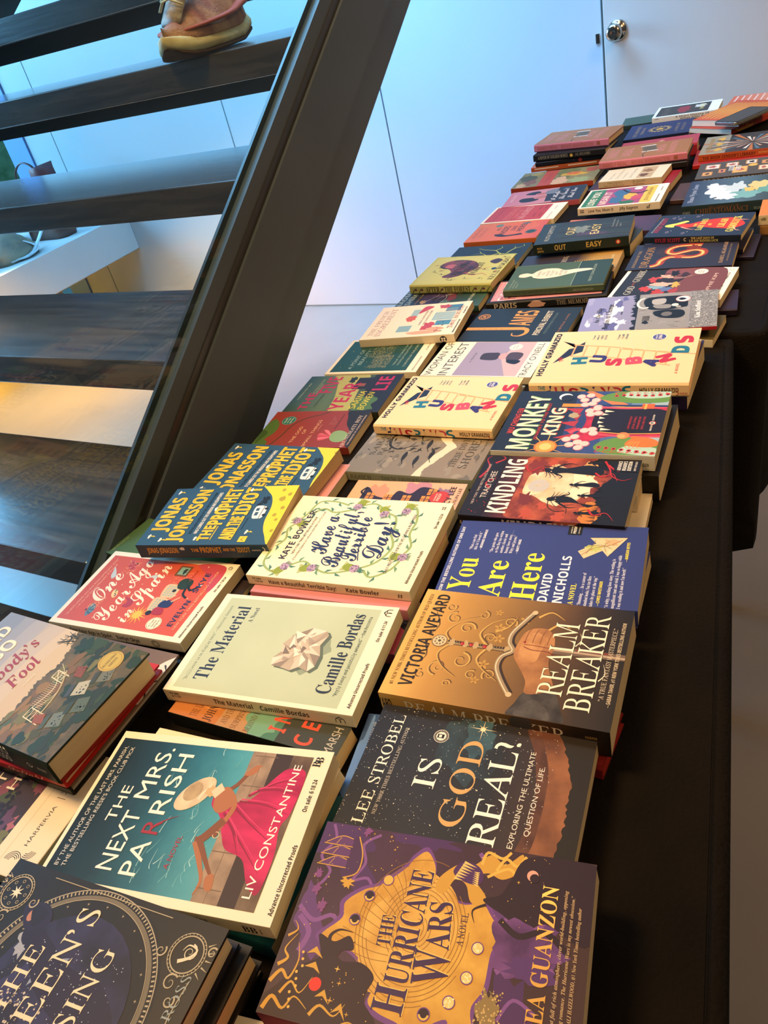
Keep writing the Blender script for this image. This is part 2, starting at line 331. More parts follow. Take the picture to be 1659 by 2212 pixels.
# book placement: x, y, angle, width, length, height of underside, thickness, tilt
LAY = {
    'hurricane': (-0.1728, 0.2655, -0.4504, 0.1438, 0.2142, 0.0370, 0.0240, 0.0000),
    'pinkcorner': (-0.2722, 0.1652, -0.4349, 0.1400, 0.1534, 0.0000, 0.0200, 0.0000),
    'godreal': (-0.1196, 0.3971, -0.5232, 0.1450, 0.2024, 0.0190, 0.0170, 0.0000),
    'nytblue': (-0.1283, 0.4035, -0.4425, 0.1444, 0.2100, 0.0000, 0.0180, 0.0000),
    'realm': (-0.0505, 0.5262, -0.5417, 0.1464, 0.2182, 0.0190, 0.0340, 0.0000),
    'realmred': (-0.0073, 0.5137, -0.6736, 0.0618, 0.1700, 0.0000, 0.0180, 0.0000),
    'youhere': (0.0284, 0.6488, -0.4976, 0.1300, 0.2152, 0.0250, 0.0220, 0.0000),
    'youlow': (0.0462, 0.6785, -0.5599, 0.0987, 0.2100, 0.0000, 0.0240, 0.0000),
    'kindling': (0.0864, 0.7713, -0.5509, 0.1312, 0.1979, 0.0385, 0.0160, 0.0000),
    'kindpink': (0.0879, 0.7701, -0.5411, 0.1200, 0.2100, 0.0000, 0.0125, 0.0000),
    'monkey': (0.1590, 0.8853, -0.5603, 0.1587, 0.2103, 0.0390, 0.0220, 0.0000),
    'monkeyblack': (0.1603, 0.8761, -0.5708, 0.1741, 0.2100, 0.0000, 0.0380, 0.0000),
    'husbR': (0.2618, 1.0455, -0.5569, 0.1749, 0.2270, 0.0360, 0.0220, 0.0000),
    'husbRlow': (0.2918, 1.0701, -0.6143, 0.1543, 0.2100, 0.0000, 0.0350, 0.0000),
    'sky': (0.3965, 1.2134, -0.4968, 0.1460, 0.2196, 0.0300, 0.0060, 0.0000),
    'skylow': (0.4225, 1.2435, -0.6988, 0.0939, 0.2100, 0.0000, 0.0140, 0.0000),
    'gumiho': (0.4986, 1.3401, -0.7072, 0.1401, 0.1978, 0.0145, 0.0150, 0.0000),
    'gumlow': (0.5063, 1.2902, -0.5286, 0.0819, 0.1900, 0.0000, 0.0135, 0.0000),
    'dragon': (0.5740, 1.4382, -0.5898, 0.1315, 0.1918, 0.0180, 0.0150, 0.0000),
    'lilah': (0.6603, 1.5479, -0.7145, 0.1297, 0.1865, 0.0340, 0.0130, 0.0000),
    'lilahlow': (0.6490, 1.5484, -0.6632, 0.1200, 0.2000, 0.0085, 0.0090, 0.0000),
    'lilahlow2': (0.6467, 1.5272, -0.6283, 0.1200, 0.2100, 0.0000, 0.0080, 0.0000),
    'chrest': (0.8153, 1.7042, -0.5728, 0.1833, 0.2100, 0.0130, 0.0220, 0.0000),
    'brown': (0.8527, 1.8411, -0.6283, 0.1254, 0.2100, 0.0000, 0.0120, 0.0000),
    'grief': (0.9357, 1.8873, -0.5716, 0.1296, 0.2100, 0.0130, 0.0160, 0.0000),
    'censor': (1.0392, 2.0768, -0.5970, 0.1757, 0.2100, 0.0130, 0.0160, 0.0000),
    'censred': (1.0175, 2.0639, -0.5411, 0.1400, 0.2100, 0.0000, 0.0125, 0.0000),
    'queen': (-0.4445, 0.2909, -0.5331, 0.1520, 0.2115, 0.0590, 0.0240, 0.0000),
    'queenlow': (-0.4229, 0.3081, -0.5411, 0.1300, 0.2100, 0.0320, 0.0260, 0.0000),
    'queenbase': (-0.4145, 0.3304, -0.5411, 0.1100, 0.2000, 0.0000, 0.0310, 0.0000),
    'somebody': (-0.5560, 0.6634, -0.6429, 0.1456, 0.2350, 0.0460, 0.0340, 0.0000),
    'redlight': (-0.5443, 0.6417, -0.5728, 0.1529, 0.2100, 0.0340, 0.0115, 0.0000),
    'sneaker': (-0.5422, 0.6435, -0.5812, 0.1792, 0.2100, 0.0210, 0.0125, 0.0000),
    'hur': (-0.5747, 0.5490, -0.5411, 0.1350, 0.2030, 0.0000, 0.0205, 0.0000),
    'oneyear': (-0.4563, 0.8188, -0.5444, 0.1410, 0.2159, 0.0090, 0.0160, 0.0000),
    'green': (-0.4104, 0.9714, -0.7559, 0.0870, 0.2100, 0.0000, 0.0080, 0.0000),
    'prophet1': (-0.3339, 0.8867, -0.4131, 0.1267, 0.1970, 0.0380, 0.0220, 0.0000),
    'prophet2': (-0.2803, 1.0210, -0.5725, 0.1400, 0.1959, 0.0170, 0.0200, 0.0000),
    'woh': (-0.2826, 1.0088, -0.5411, 0.1400, 0.2100, 0.0000, 0.0160, 0.0000),
    'godsmall': (-0.1899, 1.1654, -0.5013, 0.1121, 0.1837, 0.0000, 0.0140, 0.0000),
    'fiveyear': (-0.1313, 1.2597, -0.5148, 0.1348, 0.1889, 0.0000, 0.0145, 0.0000),
    'beauty': (-0.0413, 1.3765, -0.5280, 0.1418, 0.1872, 0.0000, 0.0130, 0.0000),
    'french': (0.0398, 1.4525, -0.4813, 0.1538, 0.1943, 0.0140, 0.0160, 0.0000),
    'nomi': (0.1304, 1.6147, -0.5741, 0.0995, 0.1949, 0.0000, 0.0130, 0.0000),
    'after': (0.1826, 1.6716, -0.6404, 0.1511, 0.1919, 0.0140, 0.0200, 0.0000),
    'branches': (0.2688, 1.7847, -0.5865, 0.1400, 0.1845, 0.0000, 0.0130, 0.0000),
    'rhodes': (0.3637, 1.9323, -0.5929, 0.1297, 0.1845, 0.0000, 0.0120, 0.0000),
    'eternal': (0.4359, 2.0449, -0.6218, 0.1281, 0.1958, 0.0000, 0.0130, 0.0000),
    'hope': (0.5178, 2.1345, -0.5252, 0.1289, 0.2077, 0.0000, 0.0140, 0.0000),
    'art': (0.5897, 2.2902, -0.5784, 0.1472, 0.2330, 0.0000, 0.0140, 0.0000),
    'artlow': (0.7033, 2.4626, -0.5411, 0.1400, 0.2100, 0.0000, 0.0125, 0.0000),
    'navyblk': (0.7173, 2.4585, -0.5411, 0.1400, 0.2100, 0.0130, 0.0130, 0.0000),
    'river': (0.7160, 2.4688, -0.6462, 0.1400, 0.2183, 0.0265, 0.0190, 0.0000),
    'fam1': (0.7303, 2.4985, -0.7141, 0.1402, 0.2314, 0.0460, 0.0210, 0.0000),
    'parrish': (-0.3686, 0.4166, -0.4247, 0.1556, 0.2258, 0.0380, 0.0180, 0.0000),
    'parrlow': (-0.3508, 0.4505, -0.5411, 0.1400, 0.2100, 0.0200, 0.0175, 0.0000),
    'teal': (-0.3431, 0.4336, -0.5551, 0.1367, 0.2000, 0.0000, 0.0195, 0.0000),
    'ince': (-0.2795, 0.6068, -0.5969, 0.0368, 0.2100, 0.0000, 0.0210, 0.0000),
    'material': (-0.2796, 0.6234, -0.4887, 0.1490, 0.2255, 0.0215, 0.0180, 0.0000),
    'pink4': (-0.2221, 0.7113, -0.4958, 0.0900, 0.2193, 0.0000, 0.0160, 0.0000),
    'beautiful': (-0.1839, 0.7727, -0.5325, 0.1632, 0.2185, 0.0340, 0.0150, 0.0000),
    'beaulow': (-0.1836, 0.7579, -0.5411, 0.1400, 0.2100, 0.0170, 0.0165, 0.0000),
    'house': (-0.0942, 0.8504, -0.5266, 0.1400, 0.1678, 0.0000, 0.0160, 0.0000),
    'shores': (-0.0439, 1.0080, -0.5856, 0.1379, 0.2075, 0.0000, 0.0160, 0.0000),
    'husbL': (0.0199, 1.0909, -0.5917, 0.1582, 0.1976, 0.0170, 0.0180, 0.0000),
    'woman': (0.1239, 1.2626, -0.6028, 0.1343, 0.2035, 0.0000, 0.0135, 0.0000),
    'james': (0.2143, 1.3628, -0.6145, 0.1446, 0.2007, 0.0000, 0.0140, 0.0000),
    'paris': (0.3086, 1.4988, -0.4884, 0.1153, 0.2361, 0.0000, 0.0170, 0.0000),
    'things': (0.3473, 1.5032, -0.5236, 0.1270, 0.1975, 0.0180, 0.0150, 0.0000),
    'quest': (0.3933, 1.5991, -0.5549, 0.1224, 0.2100, 0.0000, 0.0170, 0.0000),
    'outeasy': (0.4655, 1.6736, -0.4953, 0.1342, 0.2002, 0.0270, 0.0210, 0.0000),
    'outlow': (0.4848, 1.7199, -0.6934, 0.0962, 0.2100, 0.0000, 0.0260, 0.0000),
    'loveyou': (0.6364, 1.8697, -0.5891, 0.1398, 0.1891, 0.0225, 0.0170, 0.0000),
    'lovepurple': (0.5527, 1.7745, -0.6502, 0.1004, 0.2100, 0.0000, 0.0220, 0.0000),
    'once': (0.7611, 2.0597, -0.6548, 0.1104, 0.1596, 0.0180, 0.0160, 0.0000),
    'oncered': (0.7338, 2.0691, -0.6714, 0.1247, 0.2100, 0.0000, 0.0170, 0.0000),
    'fam2': (0.8054, 2.1658, -0.5677, 0.1366, 0.2242, 0.0350, 0.0200, 0.0000),
    'famblk': (0.8196, 2.1435, -0.5411, 0.1000, 0.2000, 0.0180, 0.0160, 0.0000),
    'famred': (0.9083, 2.2896, -0.5411, 0.1000, 0.2100, 0.0000, 0.0345, 0.0000),
    'navy': (0.9999, 2.4776, -0.5561, 0.1720, 0.1881, 0.0000, 0.0180, 0.0000),
    'white': (1.1498, 2.6087, -0.5873, 0.1415, 0.1947, 0.0130, 0.0160, 0.0000),
    'greenfar': (1.0790, 2.6849, -0.5199, 0.1099, 0.2100, 0.0000, 0.0120, 0.0000),
    'kindlow': (0.1271, 0.8401, -0.5411, 0.0450, 0.2000, 0.0130, 0.0245, 0.0000),
    'oneunder': (-0.4149, 0.8417, -0.5411, 0.0900, 0.2100, 0.0000, 0.0080, 0.0000),
    'travtwo': (1.2193, 2.2463, 0.3954, 0.1463, 0.2100, 0.0130, 0.0140, 0.0000),
    'trav': (1.2428, 2.2503, 0.4565, 0.1536, 0.2100, 0.0275, 0.0170, 0.0000),
    'trav3': (1.3419, 2.5072, -0.6799, 0.1200, 0.2100, 0.0130, 0.0180, 0.0000),
    'orangetop': (0.8893, 1.5198, -0.5934, 0.1000, 0.2100, 0.0190, 0.0200, 0.0000),
    'tanlow': (0.8910, 1.5154, -0.5934, 0.1000, 0.2100, 0.0000, 0.0180, 0.0000),
}
# ================================================================ the setting
WN = 3.17
m_floor = mat_noise('polished_concrete', '827d74', '979187', scale=1.4, rough=0.3, bump=0.02, lo=0.3, hi=0.7, spec=0.55)
m_wall = mat_noise('white_painted_panel', 'b1b9bc', 'b8bfc1', scale=1.2, rough=0.35, spec=0.35)
m_seam = ink('6f746c', 0.8)
V, F = wbox(-9, -6, -.80, 5, 4.5, -.75)
tag(mesh('floor', V, F, m_floor), kind='structure')
parts = []
ed = [-4.08, -3.852, -2.645, -1.805, -.881]
for a, b in zip(ed, ed[1:]): parts.append(wbox(a + .0035, WN, -.75, b - (.0035 if b > -1 else .0035), WN + .06, 2.4))
parts.append(wbox(-.881 + .96, WN, -.75, 3.5, WN + .06, 2.4)); parts.append(wbox(-.884, WN, 1.33, .08, WN + .06, 2.4))
wall = mesh('wall_back', *join(parts), m_wall); tag(wall, kind='structure')
V, F = wbox(-4.08, WN + .02, -.75, 3.5, WN + .055, 2.4); s_ = mesh('trim_1', V, F, m_seam); tag(s_, kind='structure')
V, F = wbox(-4.08, WN - .004, -.75, -.884, WN + .002, -.744); tag(mesh('baseboard_back', V, F, m_seam), kind='structure')
V, F = wbox(-.874, WN - .012, -.742, .072, WN + .028, 1.326)
V2 = [v - AN * 0.0 for v in V]
door = mesh('door_1', V2, F, mat_noise('door_paint', 'bdb8ae', 'c4bfb4', scale=2, rough=0.4, spec=0.35)); tag(door, kind='structure')
bevel(door, .002)
# knob on the door
chrome = ink('b9b0a0', 0.16, 1.0)
def lathe_at(c, axis, prof, n=32):
    a = Vector((0, 0, 1)); b = axis.cross(a).normalized(); rings = []
    for h, r in prof: rings.append([c + axis * h + a * cos(2 * pi * k / n) * r + b * sin(2 * pi * k / n) * r for k in range(n)])
    return loft(rings)
kc = W(-.826, WN - .012, .246)
ax = -AN
V, F = lathe_at(kc, ax, [(0, .034), (.004, .034), (.009, .028), (.012, .014), (.026, .013), (.032, .022), (.044, .0275), (.056, .0265), (.062, .021), (.063, .012), (.061, .006), (.061, .0005)])
kb = mesh('door_knob', V, F, chrome, smooth=True); kb.parent = door
V, F = wbox(-.905, WN - .004, .215, -.892, WN - .0005, .245); lp = mesh('latch_plate', V, F, chrome); lp.parent = door
# end of the wall, the corner post and the glazing next to it
V, F = wbox(-4.25, WN - .01, -.75, -4.082, WN + .14, 2.4); tag(mesh('trim_2', V, F, mat_noise('blue_post', '6f8fc4', '7c9acb', 3)), kind='structure')
win = empty('window_1', W(-5.2, WN + .05, .8)); tag(win, kind='structure')
V, F = wbox(-6.6, WN + .045, -.75, -4.252, WN + .057, 2.4); g = mesh('window_glass', V, F, glass('window_pane', 'eef6f8')); g.parent = win; g.matrix_parent_inverse = win.matrix_world.inverted() if False else Matrix.Translation(-win.location)
V, F = join([wbox(-6.6, WN + .02, -.75, -4.252, WN + .09, -.68), wbox(-6.6, WN + .02, 2.34, -4.252, WN + .09, 2.4), wbox(-6.65, WN + .02, -.75, -6.6, WN + .09, 2.4)])
g = mesh('window_frame', V, F, ink('59606a')); g.parent = win; g.matrix_parent_inverse = Matrix.Translation(-win.location)
# trees outside the glass
m_leaf = mat_noise('foliage', '5c8a55', 'a9cf9a', scale=6, rough=0.8)
for i, (t_, n_, z_, r_) in enumerate([(-7.6, 5.6, -.3, .9), (-9.9, 6.6, -.1, 1.0)]):
    rr = random.Random(i); rings = []
    for a in range(1, 12):
        ph = pi * a / 12; rings.append([W(t_, n_, z_) + Vector((cos(q) * sin(ph), sin(q) * sin(ph), -cos(ph))) * r_ * rr.uniform(.82, 1.12) for q in [2 * pi * k / 18 for k in range(18)]])
    V, F = loft(rings); V2, F2 = tube([W(t_, n_, -.75), W(t_, n_, z_ - r_ * .6)], .08)
    tr = empty('tree', W(t_, n_, -.75)); tag(tr, ['round green tree outside the window nearest the corner post', 'larger green tree outside the window, further left'][i], 'tree', 'trees outside the window')
    for nm, (v_, f_), mm in (('foliage', (V, F), m_leaf), ('trunk', (V2, F2), ink('5a4636'))):
        o = mesh(nm, v_, f_, mm, smooth=True); o.parent = tr; o.matrix_parent_inverse = Matrix.Translation(-tr.location)

# ---------------------------------------------------------------- window bench with a lamp strip under it
bench = empty('window_bench', W(-3.95, 2.0, -.75)); tag(bench, 'long white bench along the window with warm light glowing underneath', 'bench')
def under(root, name, vf, m, smooth_=False):
    o = mesh(name, vf[0], vf[1], m, smooth=smooth_); o.parent = root; o.matrix_parent_inverse = Matrix.Translation(-root.location); return o
m_bench = mat_noise('bench_paint', 'c9c6c4', 'd2cfcd', 2, rough=.5)
under(bench, 'seat', wbox(-4.7, -.6, -.387, -3.53, WN - .002, -.198), m_bench)
under(bench, 'plinth', wbox(-4.7, -.55, -.75, -4.35, WN - .002, -.388), m_bench)
under(bench, 'edge_strip', wbox(-3.55, -.6, -.392, -3.533, WN - .002, -.3872), ink('c9a070'))
sm = bpy.data.materials.new('lamp_strip'); sm.use_nodes = True; b_ = sm.node_tree.nodes['Principled BSDF']; b_.inputs['Emission Color'].default_value = (1, .5, .12, 1); b_.inputs['Emission Strength'].default_value = 14
under(bench, 'lamp_strip', wbox(-4.34, -.3, -.40, -4.30, WN - .05, -.39), sm)
area('bench_lamp', W(-4.0, 1.9, -.41), W(-3.75, 2.0, -.78), .12, 2.3, 90, (1.0, .43, .06), 120)

# ================================================================ staircase
m_wood = mat_noise('dark_stained_wood', '2a231f', '52463d', scale=5, rough=0.27, stretch=(1.0, 12, 12), bump=0.07, lo=.3, hi=.75, spec=.6)
m_wood.node_tree.nodes['Principled BSDF'].inputs['Coat Weight'].default_value = .9; m_wood.node_tree.nodes['Principled BSDF'].inputs['Coat Roughness'].default_value = .16
m_steel = mat_noise('dark_painted_steel', '3f484c', '485156', scale=3, rough=0.42, spec=.4)
m_stfl = ink('2b2a26', .3, 0, .6)
st = empty('staircase', W(-1.7, 0.2, -.75)); tag(st, 'open staircase of dark wooden treads between black steel stringers', 'staircase')
NOSE = {7: (-.04, -.36), 6: (.235, -.18), 5: (.514, 0), 4: (.805, .179), 3: (1.128, .363), 2: (1.398, .539), 1: (1.690, .708), 0: (1.99, .88), -1: (2.29, 1.06), 8: (-.32, -.54)}
TL, TR = -2.46, -.934
for k in sorted(NOSE):
    n0, z0 = NOSE[k]
    V, F = box(0, 0, -.056, TR - TL, .295, 0)
    tr = mesh('tread', V, F, m_wood); tr.location = W(TL, n0, z0); tr.rotation_euler = (0, 0, _a); bevel(tr, .0025)
    tr.parent = st; tr.matrix_parent_inverse = Matrix.Translation(-st.location)
    V, F = box(0.02, .20, -.104, TR - TL - .02, .27, -.0562); sp = mesh('tread_support', V, F, m_steel); sp.parent = tr
def sbar(name, t0, t1, c_top, c_bot, n0=-.42, n1=2.9, m=m_steel):
    V = [W(t, n_, .64 * n_ + c) for t in (t0, t1) for n_ in (n0, n1) for c in (c_bot, c_top)]
    F = [(0, 1, 3, 2), (4, 6, 7, 5), (0, 4, 5, 1), (2, 3, 7, 6), (1, 5, 7, 3), (0, 2, 6, 4)]
    return V, F
s1 = under(st, 'stringer', join([sbar('', -.932, -.905, -.337, -.613), sbar('', -.905, -.897, -.39, -.53), sbar('', -.905, -.9035, -.533, -.6125)]), m_steel)
under(s1, 'glazing_channel', join([sbar('', -.931, -.925, -.337, -.336)]), m_steel) if False else None
gl = under(st, 'glass_panel', sbar('', -.920, -.909, .62, -.345), glass('balustrade_glass', 'e9f4f0'))
gc = mesh('glazing_channel', *join([sbar('', -.9085, -.903, -.372, -.392), sbar('', -.9285, -.9225, -.325, -.34), sbar('', -.9088, -.9078, -.352, -.372)]), [m_stfl]); gc.parent = st; gc.matrix_parent_inverse = Matrix.Translation(-st.location)
under(st, 'stringer', sbar('', -2.50, -2.462, -.30, -.60), m_steel)
for t_ in (-.932, -2.5): under(st, 'stair_foot', wbox(t_, -.5, -.75, t_ + .03, -.28, -.70), m_steel)

# ================================================================ tables and cloths
E1 = Vector((cos(radians(-28.3)), sin(radians(-28.3)), 0)); E2 = Vector((-E1.y, E1.x, 0))
m_cloth = mat_noise('black_cloth', '0c0906', '120d08', scale=14, rough=0.92, bump=0.25, spec=0.15, bscale=220)
m_top = ink('8b8577'); m_leg = ink('4a4a4a', .4, .6)
def table(base, ang, x0, x1, y0, y1, drop, label, clabel, wav):
    """base corner frame: x across the table, y along it"""
    t = empty('folding_table', base, ang); t.location.z = 0; tag(t, label, 'table', 'folding tables under black cloths')
    V, F = box(x0 + .004, y0 + .004, Z0 - .032, x1 - .004, y1 - .004, Z0 - .005); mesh('tabletop', V, F, m_top, None, t)
    for sx in (x0 + .08, x1 - .11):
        for sy in (y0 + .12, y1 - .15): V, F = box(sx, sy, 0, sx + .03, sy + .03, Z0 - .033); mesh('leg', V, F, m_leg, None, t)
    # cloth: a top sheet that turns down over the edges and hangs in shallow folds
    V, F = [], []; nx, ny, nd = 26, 44, 8; r = .012
    c = Vector(((x0 + x1) / 2, (y0 + y1) / 2))
    per = []
    def ring(off, z, fold):
        out = []; hx, hy = (x1 - x0) / 2 + off, (y1 - y0) / 2 + off; N = 160
        L_ = 4 * (hx + hy)
        for k in range(N):
            s = L_ * k / N
            if s < 2 * hx: p, nn = (-hx + s, -hy), (0, -1)
            elif s < 2 * hx + 2 * hy: p, nn = (hx, -hy + s - 2 * hx), (1, 0)
            elif s < 4 * hx + 2 * hy: p, nn = (hx - (s - 2 * hx - 2 * hy), hy), (0, 1)
            else: p, nn = (-hx, hy - (s - 4 * hx - 2 * hy)), (-1, 0)
            w_ = fold * (sin(k * .55 + wav) * .6 + sin(k * 1.13 + 2 * wav) * .4 + .9)
            out.append((c.x + p[0] + nn[0] * w_, c.y + p[1] + nn[1] * w_, z))
        return out
    rings = [ring(-.012, Z0 - .0005, 0), ring(-.006, Z0 - .0007, 0), ring(.0, Z0 - .003, 0), ring(.003, Z0 - .009, 0)]
    for k in range(1, nd + 1): rings.append(ring(.004 - .02 * k / nd, Z0 - .01 - drop * k / nd, .016 * (k / nd)))
    V, F = loft(rings, caps=False); k = len(V)
    F.append(tuple(range(160)))
    o = mesh('tablecloth', V, F, m_cloth, smooth=True); o.data.polygons[-1].use_smooth = False; o.location = (base[0], base[1], 0); o.rotation_euler = (0, 0, ang)
    sol = o.modifiers.new('thickness', 'SOLIDIFY'); sol.thickness = .0012; sol.offset = -1
    tag(o, clabel, 'tablecloth', 'black tablecloths')
table(Vector((0, 0, 0)), radians(-28.3), -.665, .0155, -.75, 1.284, .50, 'near folding table hidden under black cloth', 'black cloth over the near table, long right edge at the grey floor', .3)
b2 = E1 * .068 + E2 * 1.30; table(Vector((b2.x, b2.y, 0)), radians(-34.6), -.70, .0, .0, 1.60, .46, 'far folding table hidden under black cloth', 'black cloth of the far table, hem hanging above the floor', 1.7)

# ================================================================ sneaker on the stairs
def sneaker():
    root = empty('sneaker', W(-1.195, 1.415, .5395), 0); tag(root, 'worn pink running shoe with cream laces standing on the stair tread', 'shoe')
    d = (AT * .14 - AN * .99).normalized(); s = Vector((-d.y, d.x, 0))      # toe direction and the side direction
    root.rotation_euler = (0, 0, math.atan2(d.y, d.x))
    root.location = W(-1.225, 1.475, .540); root.scale = (1.0, 1.22, 1.38)
    def rings(fn, n=20, xs=14):
        out = []
        for i in range(xs + 1):
            f = i / xs; out.append(fn(f, n))
        return out
    def half(f):      # half width of the sole along the length, heel f=0 to toe f=1
        return .034 + .018 * sin(pi * min(1, f * 1.15) ** 1.5) - (.034 * max(0, (f - .82) / .18) ** 2)
    def sole(z0, z1, grow):
        def fn(f, n):
            x = -.135 + .285 * f; h = half(f) + grow; zt = z1 + .012 * max(0, f - .75) * 4 * .6 + .014 * max(0, .2 - f) * 4; zb = z0 + .02 * max(0, (f - .8) / .2) ** 2 + .008 * max(0, (.12 - f) / .12)
            pr = []
            for k in range(n):
                a = 2 * pi * k / n; y = cos(a); zz = sin(a); sy = (abs(y) ** .5) * (1 if y > 0 else -1); sz = (abs(zz) ** .6) * (1 if zz > 0 else -1)
                pr.append(Vector((x, h * sy * (1 - .10 * (zz > 0)), (zb + zt) / 2 + (zt - zb) / 2 * sz)))
            return pr
        return loft(rings(fn))
    mesh('midsole', *sole(.004, .027, .0025), mat_noise('midsole_foam', 'b99a66', 'd9c08c', 30, stretch=(1, 1, 4), rough=.7), None, root, True)
    mesh('outsole', *sole(.0, .010, .001), ink('4d3326', .7), None, root, True)
    def up(f, n):
        x = -.130 + .272 * f; h = half(f) - .001
        top = .098 - .01 * f * 2 if f < .38 else (.090 - .052 * ((f - .38) / .62) ** .75)
        if f < .12: top = .104
        if f > .95: top = .045
        nar = .62 if f < .4 else .62 + .3 * (f - .4) / .6
        pr = []
        for k in range(n):
            a = 2 * pi * k / n; y = cos(a); zz = sin(a)
            hh = h * (1 if zz < 0 else (1 - (1 - nar) * zz ** 1.2))
            pr.append(Vector((x, hh * y, .024 + (top - .024) * max(0, zz) if zz > 0 else .024 + .008 * zz)))
        return pr
    V, F = loft(rings(up, 24, 18)); o = mesh('upper', V, F, mat_noise('knit_upper', '8f4f40', 'b88460', 26, rough=.85, bump=.3, bscale=260), None, root, True)
    # red band between upper and midsole, on each side
    for sd in (-1, 1):
        pts = [(-.125 + .25 * f, sd * (half(f) + .0012), .034 + .012 * (1 - f) + .018 * max(0, .3 - f)) for f in [k / 10 for k in range(11)]]
        mesh('side_band', *tube(pts, [.010, .010, .009, .008, .007, .0065, .006, .0055, .005, .0045, .003], 8, .5), ink('a8503f', .7), None, root, True)
    # tongue, collar and laces
    col = [(-.075 + .045 * cos(a), .026 * sin(a), .096 + .010 * cos(a) * -1) for a in [2 * pi * k / 24 for k in range(25)]]
    mesh('collar', *tube(col, .0065), ink('b8876a', .8), None, root, True)
    V, F = loft([[Vector((x, y, z)) for x, y, z in ((x0, -.020, z0), (x0, 0, z0 + .008), (x0, .020, z0), (x0 + .006, .018, z0 - .006), (x0 + .006, -.018, z0 - .006))] for x0, z0 in ((.098, .050), (.07, .066), (.03, .088), (-.01, .108), (-.03, .128))])
    mesh('tongue', V, F, mat_noise('mesh_tongue', '8d7466', 'b49a84', 90), None, root, True)
    lc = ink('d8bf92', .8)
    for i in range(6):
        x0, z0 = .090 - .018 * i, .0645 + .0092 * i
        pts = [(x0 - .006, -.023, z0 - .002), (x0, -.010, z0 + .008), (x0 + .002, .004, z0 + .010), (x0 - .004, .024, z0)]
        if i % 2: pts = [(a, -b, c_) for a, b, c_ in pts]
        mesh('lace', *tube(pts, .0034, 8, .45), lc, None, root, True)
    for sd, ln in ((1, 1.0), (-1, .7)):
        pts = [(.0, 0, .118), (.012, sd * .018 * ln, .126), (.03, sd * .036 * ln, .110), (.045, sd * .040 * ln, .086), (.046, sd * .030 * ln, .074), (.034, sd * .020 * ln, .084), (.014, sd * .008, .112)]
        mesh('lace_bow', *tube([tuple(Vector(p)) for p in smooth3(pts)], .0032, 8, .5), lc, None, root, True)
    mesh('lace_knot', *tube([(-.002, -.008, .118), (.004, 0, .124), (.008, .008, .118)], [.006, .010, .006]), lc, None, root, True)
    mesh('lace_end', *tube([(.006, .002, .12), (.04, .002, .106), (.075, .004, .083)], .002), lc, None, root, True)
    return root
def smooth3(p, n=4):
    out = []
    for i in range(len(p) - 1):
        a, b, c, d = p[max(i - 1, 0)], p[i], p[i + 1], p[min(i + 2, len(p) - 1)]
        for k in range(n):
            t = k / n; out.append(tuple(.5 * (2 * b[j] + (c[j] - a[j]) * t + (2 * a[j] - 5 * b[j] + 4 * c[j] - d[j]) * t * t + (3 * b[j] - a[j] - 3 * c[j] + d[j]) * t ** 3) for j in range(3)))
    out.append(tuple(p[-1])); return out
sneaker()

# ================================================================ bags on the bench
def blob_bag(name, label, c, sx, sy, sz, m, seed, cat='bag', rz=0.0, parts=None, pw=.55):
    root = empty(name, c, _a + rz); tag(root, label, cat)
    r = random.Random(seed); rings = []
    for i in range(9):
        f = i / 8; hh = (sin(pi * min(.98, f * .5 + .5)) ** pw if f > 0 else 1) * (1.0 if f > .05 else .96)
        rings.append([Vector((sx * hh * (abs(cos(a)) ** .6) * (1 if cos(a) > 0 else -1) * (1 + r.uniform(-.05, .05)), sy * hh * (abs(sin(a)) ** .6) * (1 if sin(a) > 0 else -1) * (1 + r.uniform(-.06, .06)), .001 + sz * f)) for a in [2 * pi * k / 24 for k in range(24)]])
    V, F = loft(rings); mesh('body', V, F, m, None, root, True)
    return root
m_lea = mat_noise('brown_leather', '3b2019', '6b3f30', 12, rough=.4, bump=.2)
bb = blob_bag('leather_bag', 'brown leather bag with a looped strap on the window bench', W(-3.78, 2.86, -.198), .15, .07, .30, m_lea, 3)
mesh('strap', *tube(smooth3([(-.12, 0, .26), (-.09, .01, .34), (-.02, .01, .375), (.05, .01, .35), (.09, 0, .28)]), .008, 8, .5), m_lea, None, bb, True)
mesh('flap', *loft([[Vector((x, y, z)) for x, y, z in ((.09 + q, -.05, .26 + q2), (.09 + q, .05, .26 + q2), (.16 + q, .05, .27 + q2), (.16 + q, -.05, .27 + q2))] for q, q2 in ((0, 0), (-.005, .06), (.0, .09))]), mat_noise('leather_shine', '5b3a4c', '7a4a34', 10), None, bb, True)
blob_bag('backpack', 'dark blue backpack slumped at the left end of the window bench', W(-4.13, 2.72, -.198), .13, .12, .33, mat_noise('navy_nylon', '1d2c42', '3b5b92', 5, rough=.5, bump=.2), 5, pw=.4)
pb = blob_bag('paper_bag', 'crumpled brown paper bag lying on the window bench', W(-3.72, 2.52, -.198), .11, .13, .13, mat_noise('kraft_paper', '7a6c5c', 'a08e74', 14, bump=.4), 8)
for i, pts in enumerate([[(.02, -.16, .10), (.06, -.10, .05), (.10, -.02, .01), (.15, .02, .02)], [(.02, -.02, .12), (.07, .04, .08), (.12, .08, .03), (.13, .0, .012), (.10, -.05, .014)], [(.08, .18, .09), (.11, .10, .05), (.12, .02, .015), (.09, -.08, .012)]]):
    mesh('handle', *tube(smooth3(pts), .011, 8, .4), ink('cfd8dc', .6), None, pb, True)
V, F = box(-.05, -.04, .001, .05, .04, .16); tb = mesh('gift_box', V, F, ink('2f7f92'), smooth=False, loc=W(-3.80, 2.28, -.198)); tb.rotation_euler = (0, 0, _a); tag(tb, 'small teal box on the window bench beside paper bag', 'box'); bevel(tb, .008)
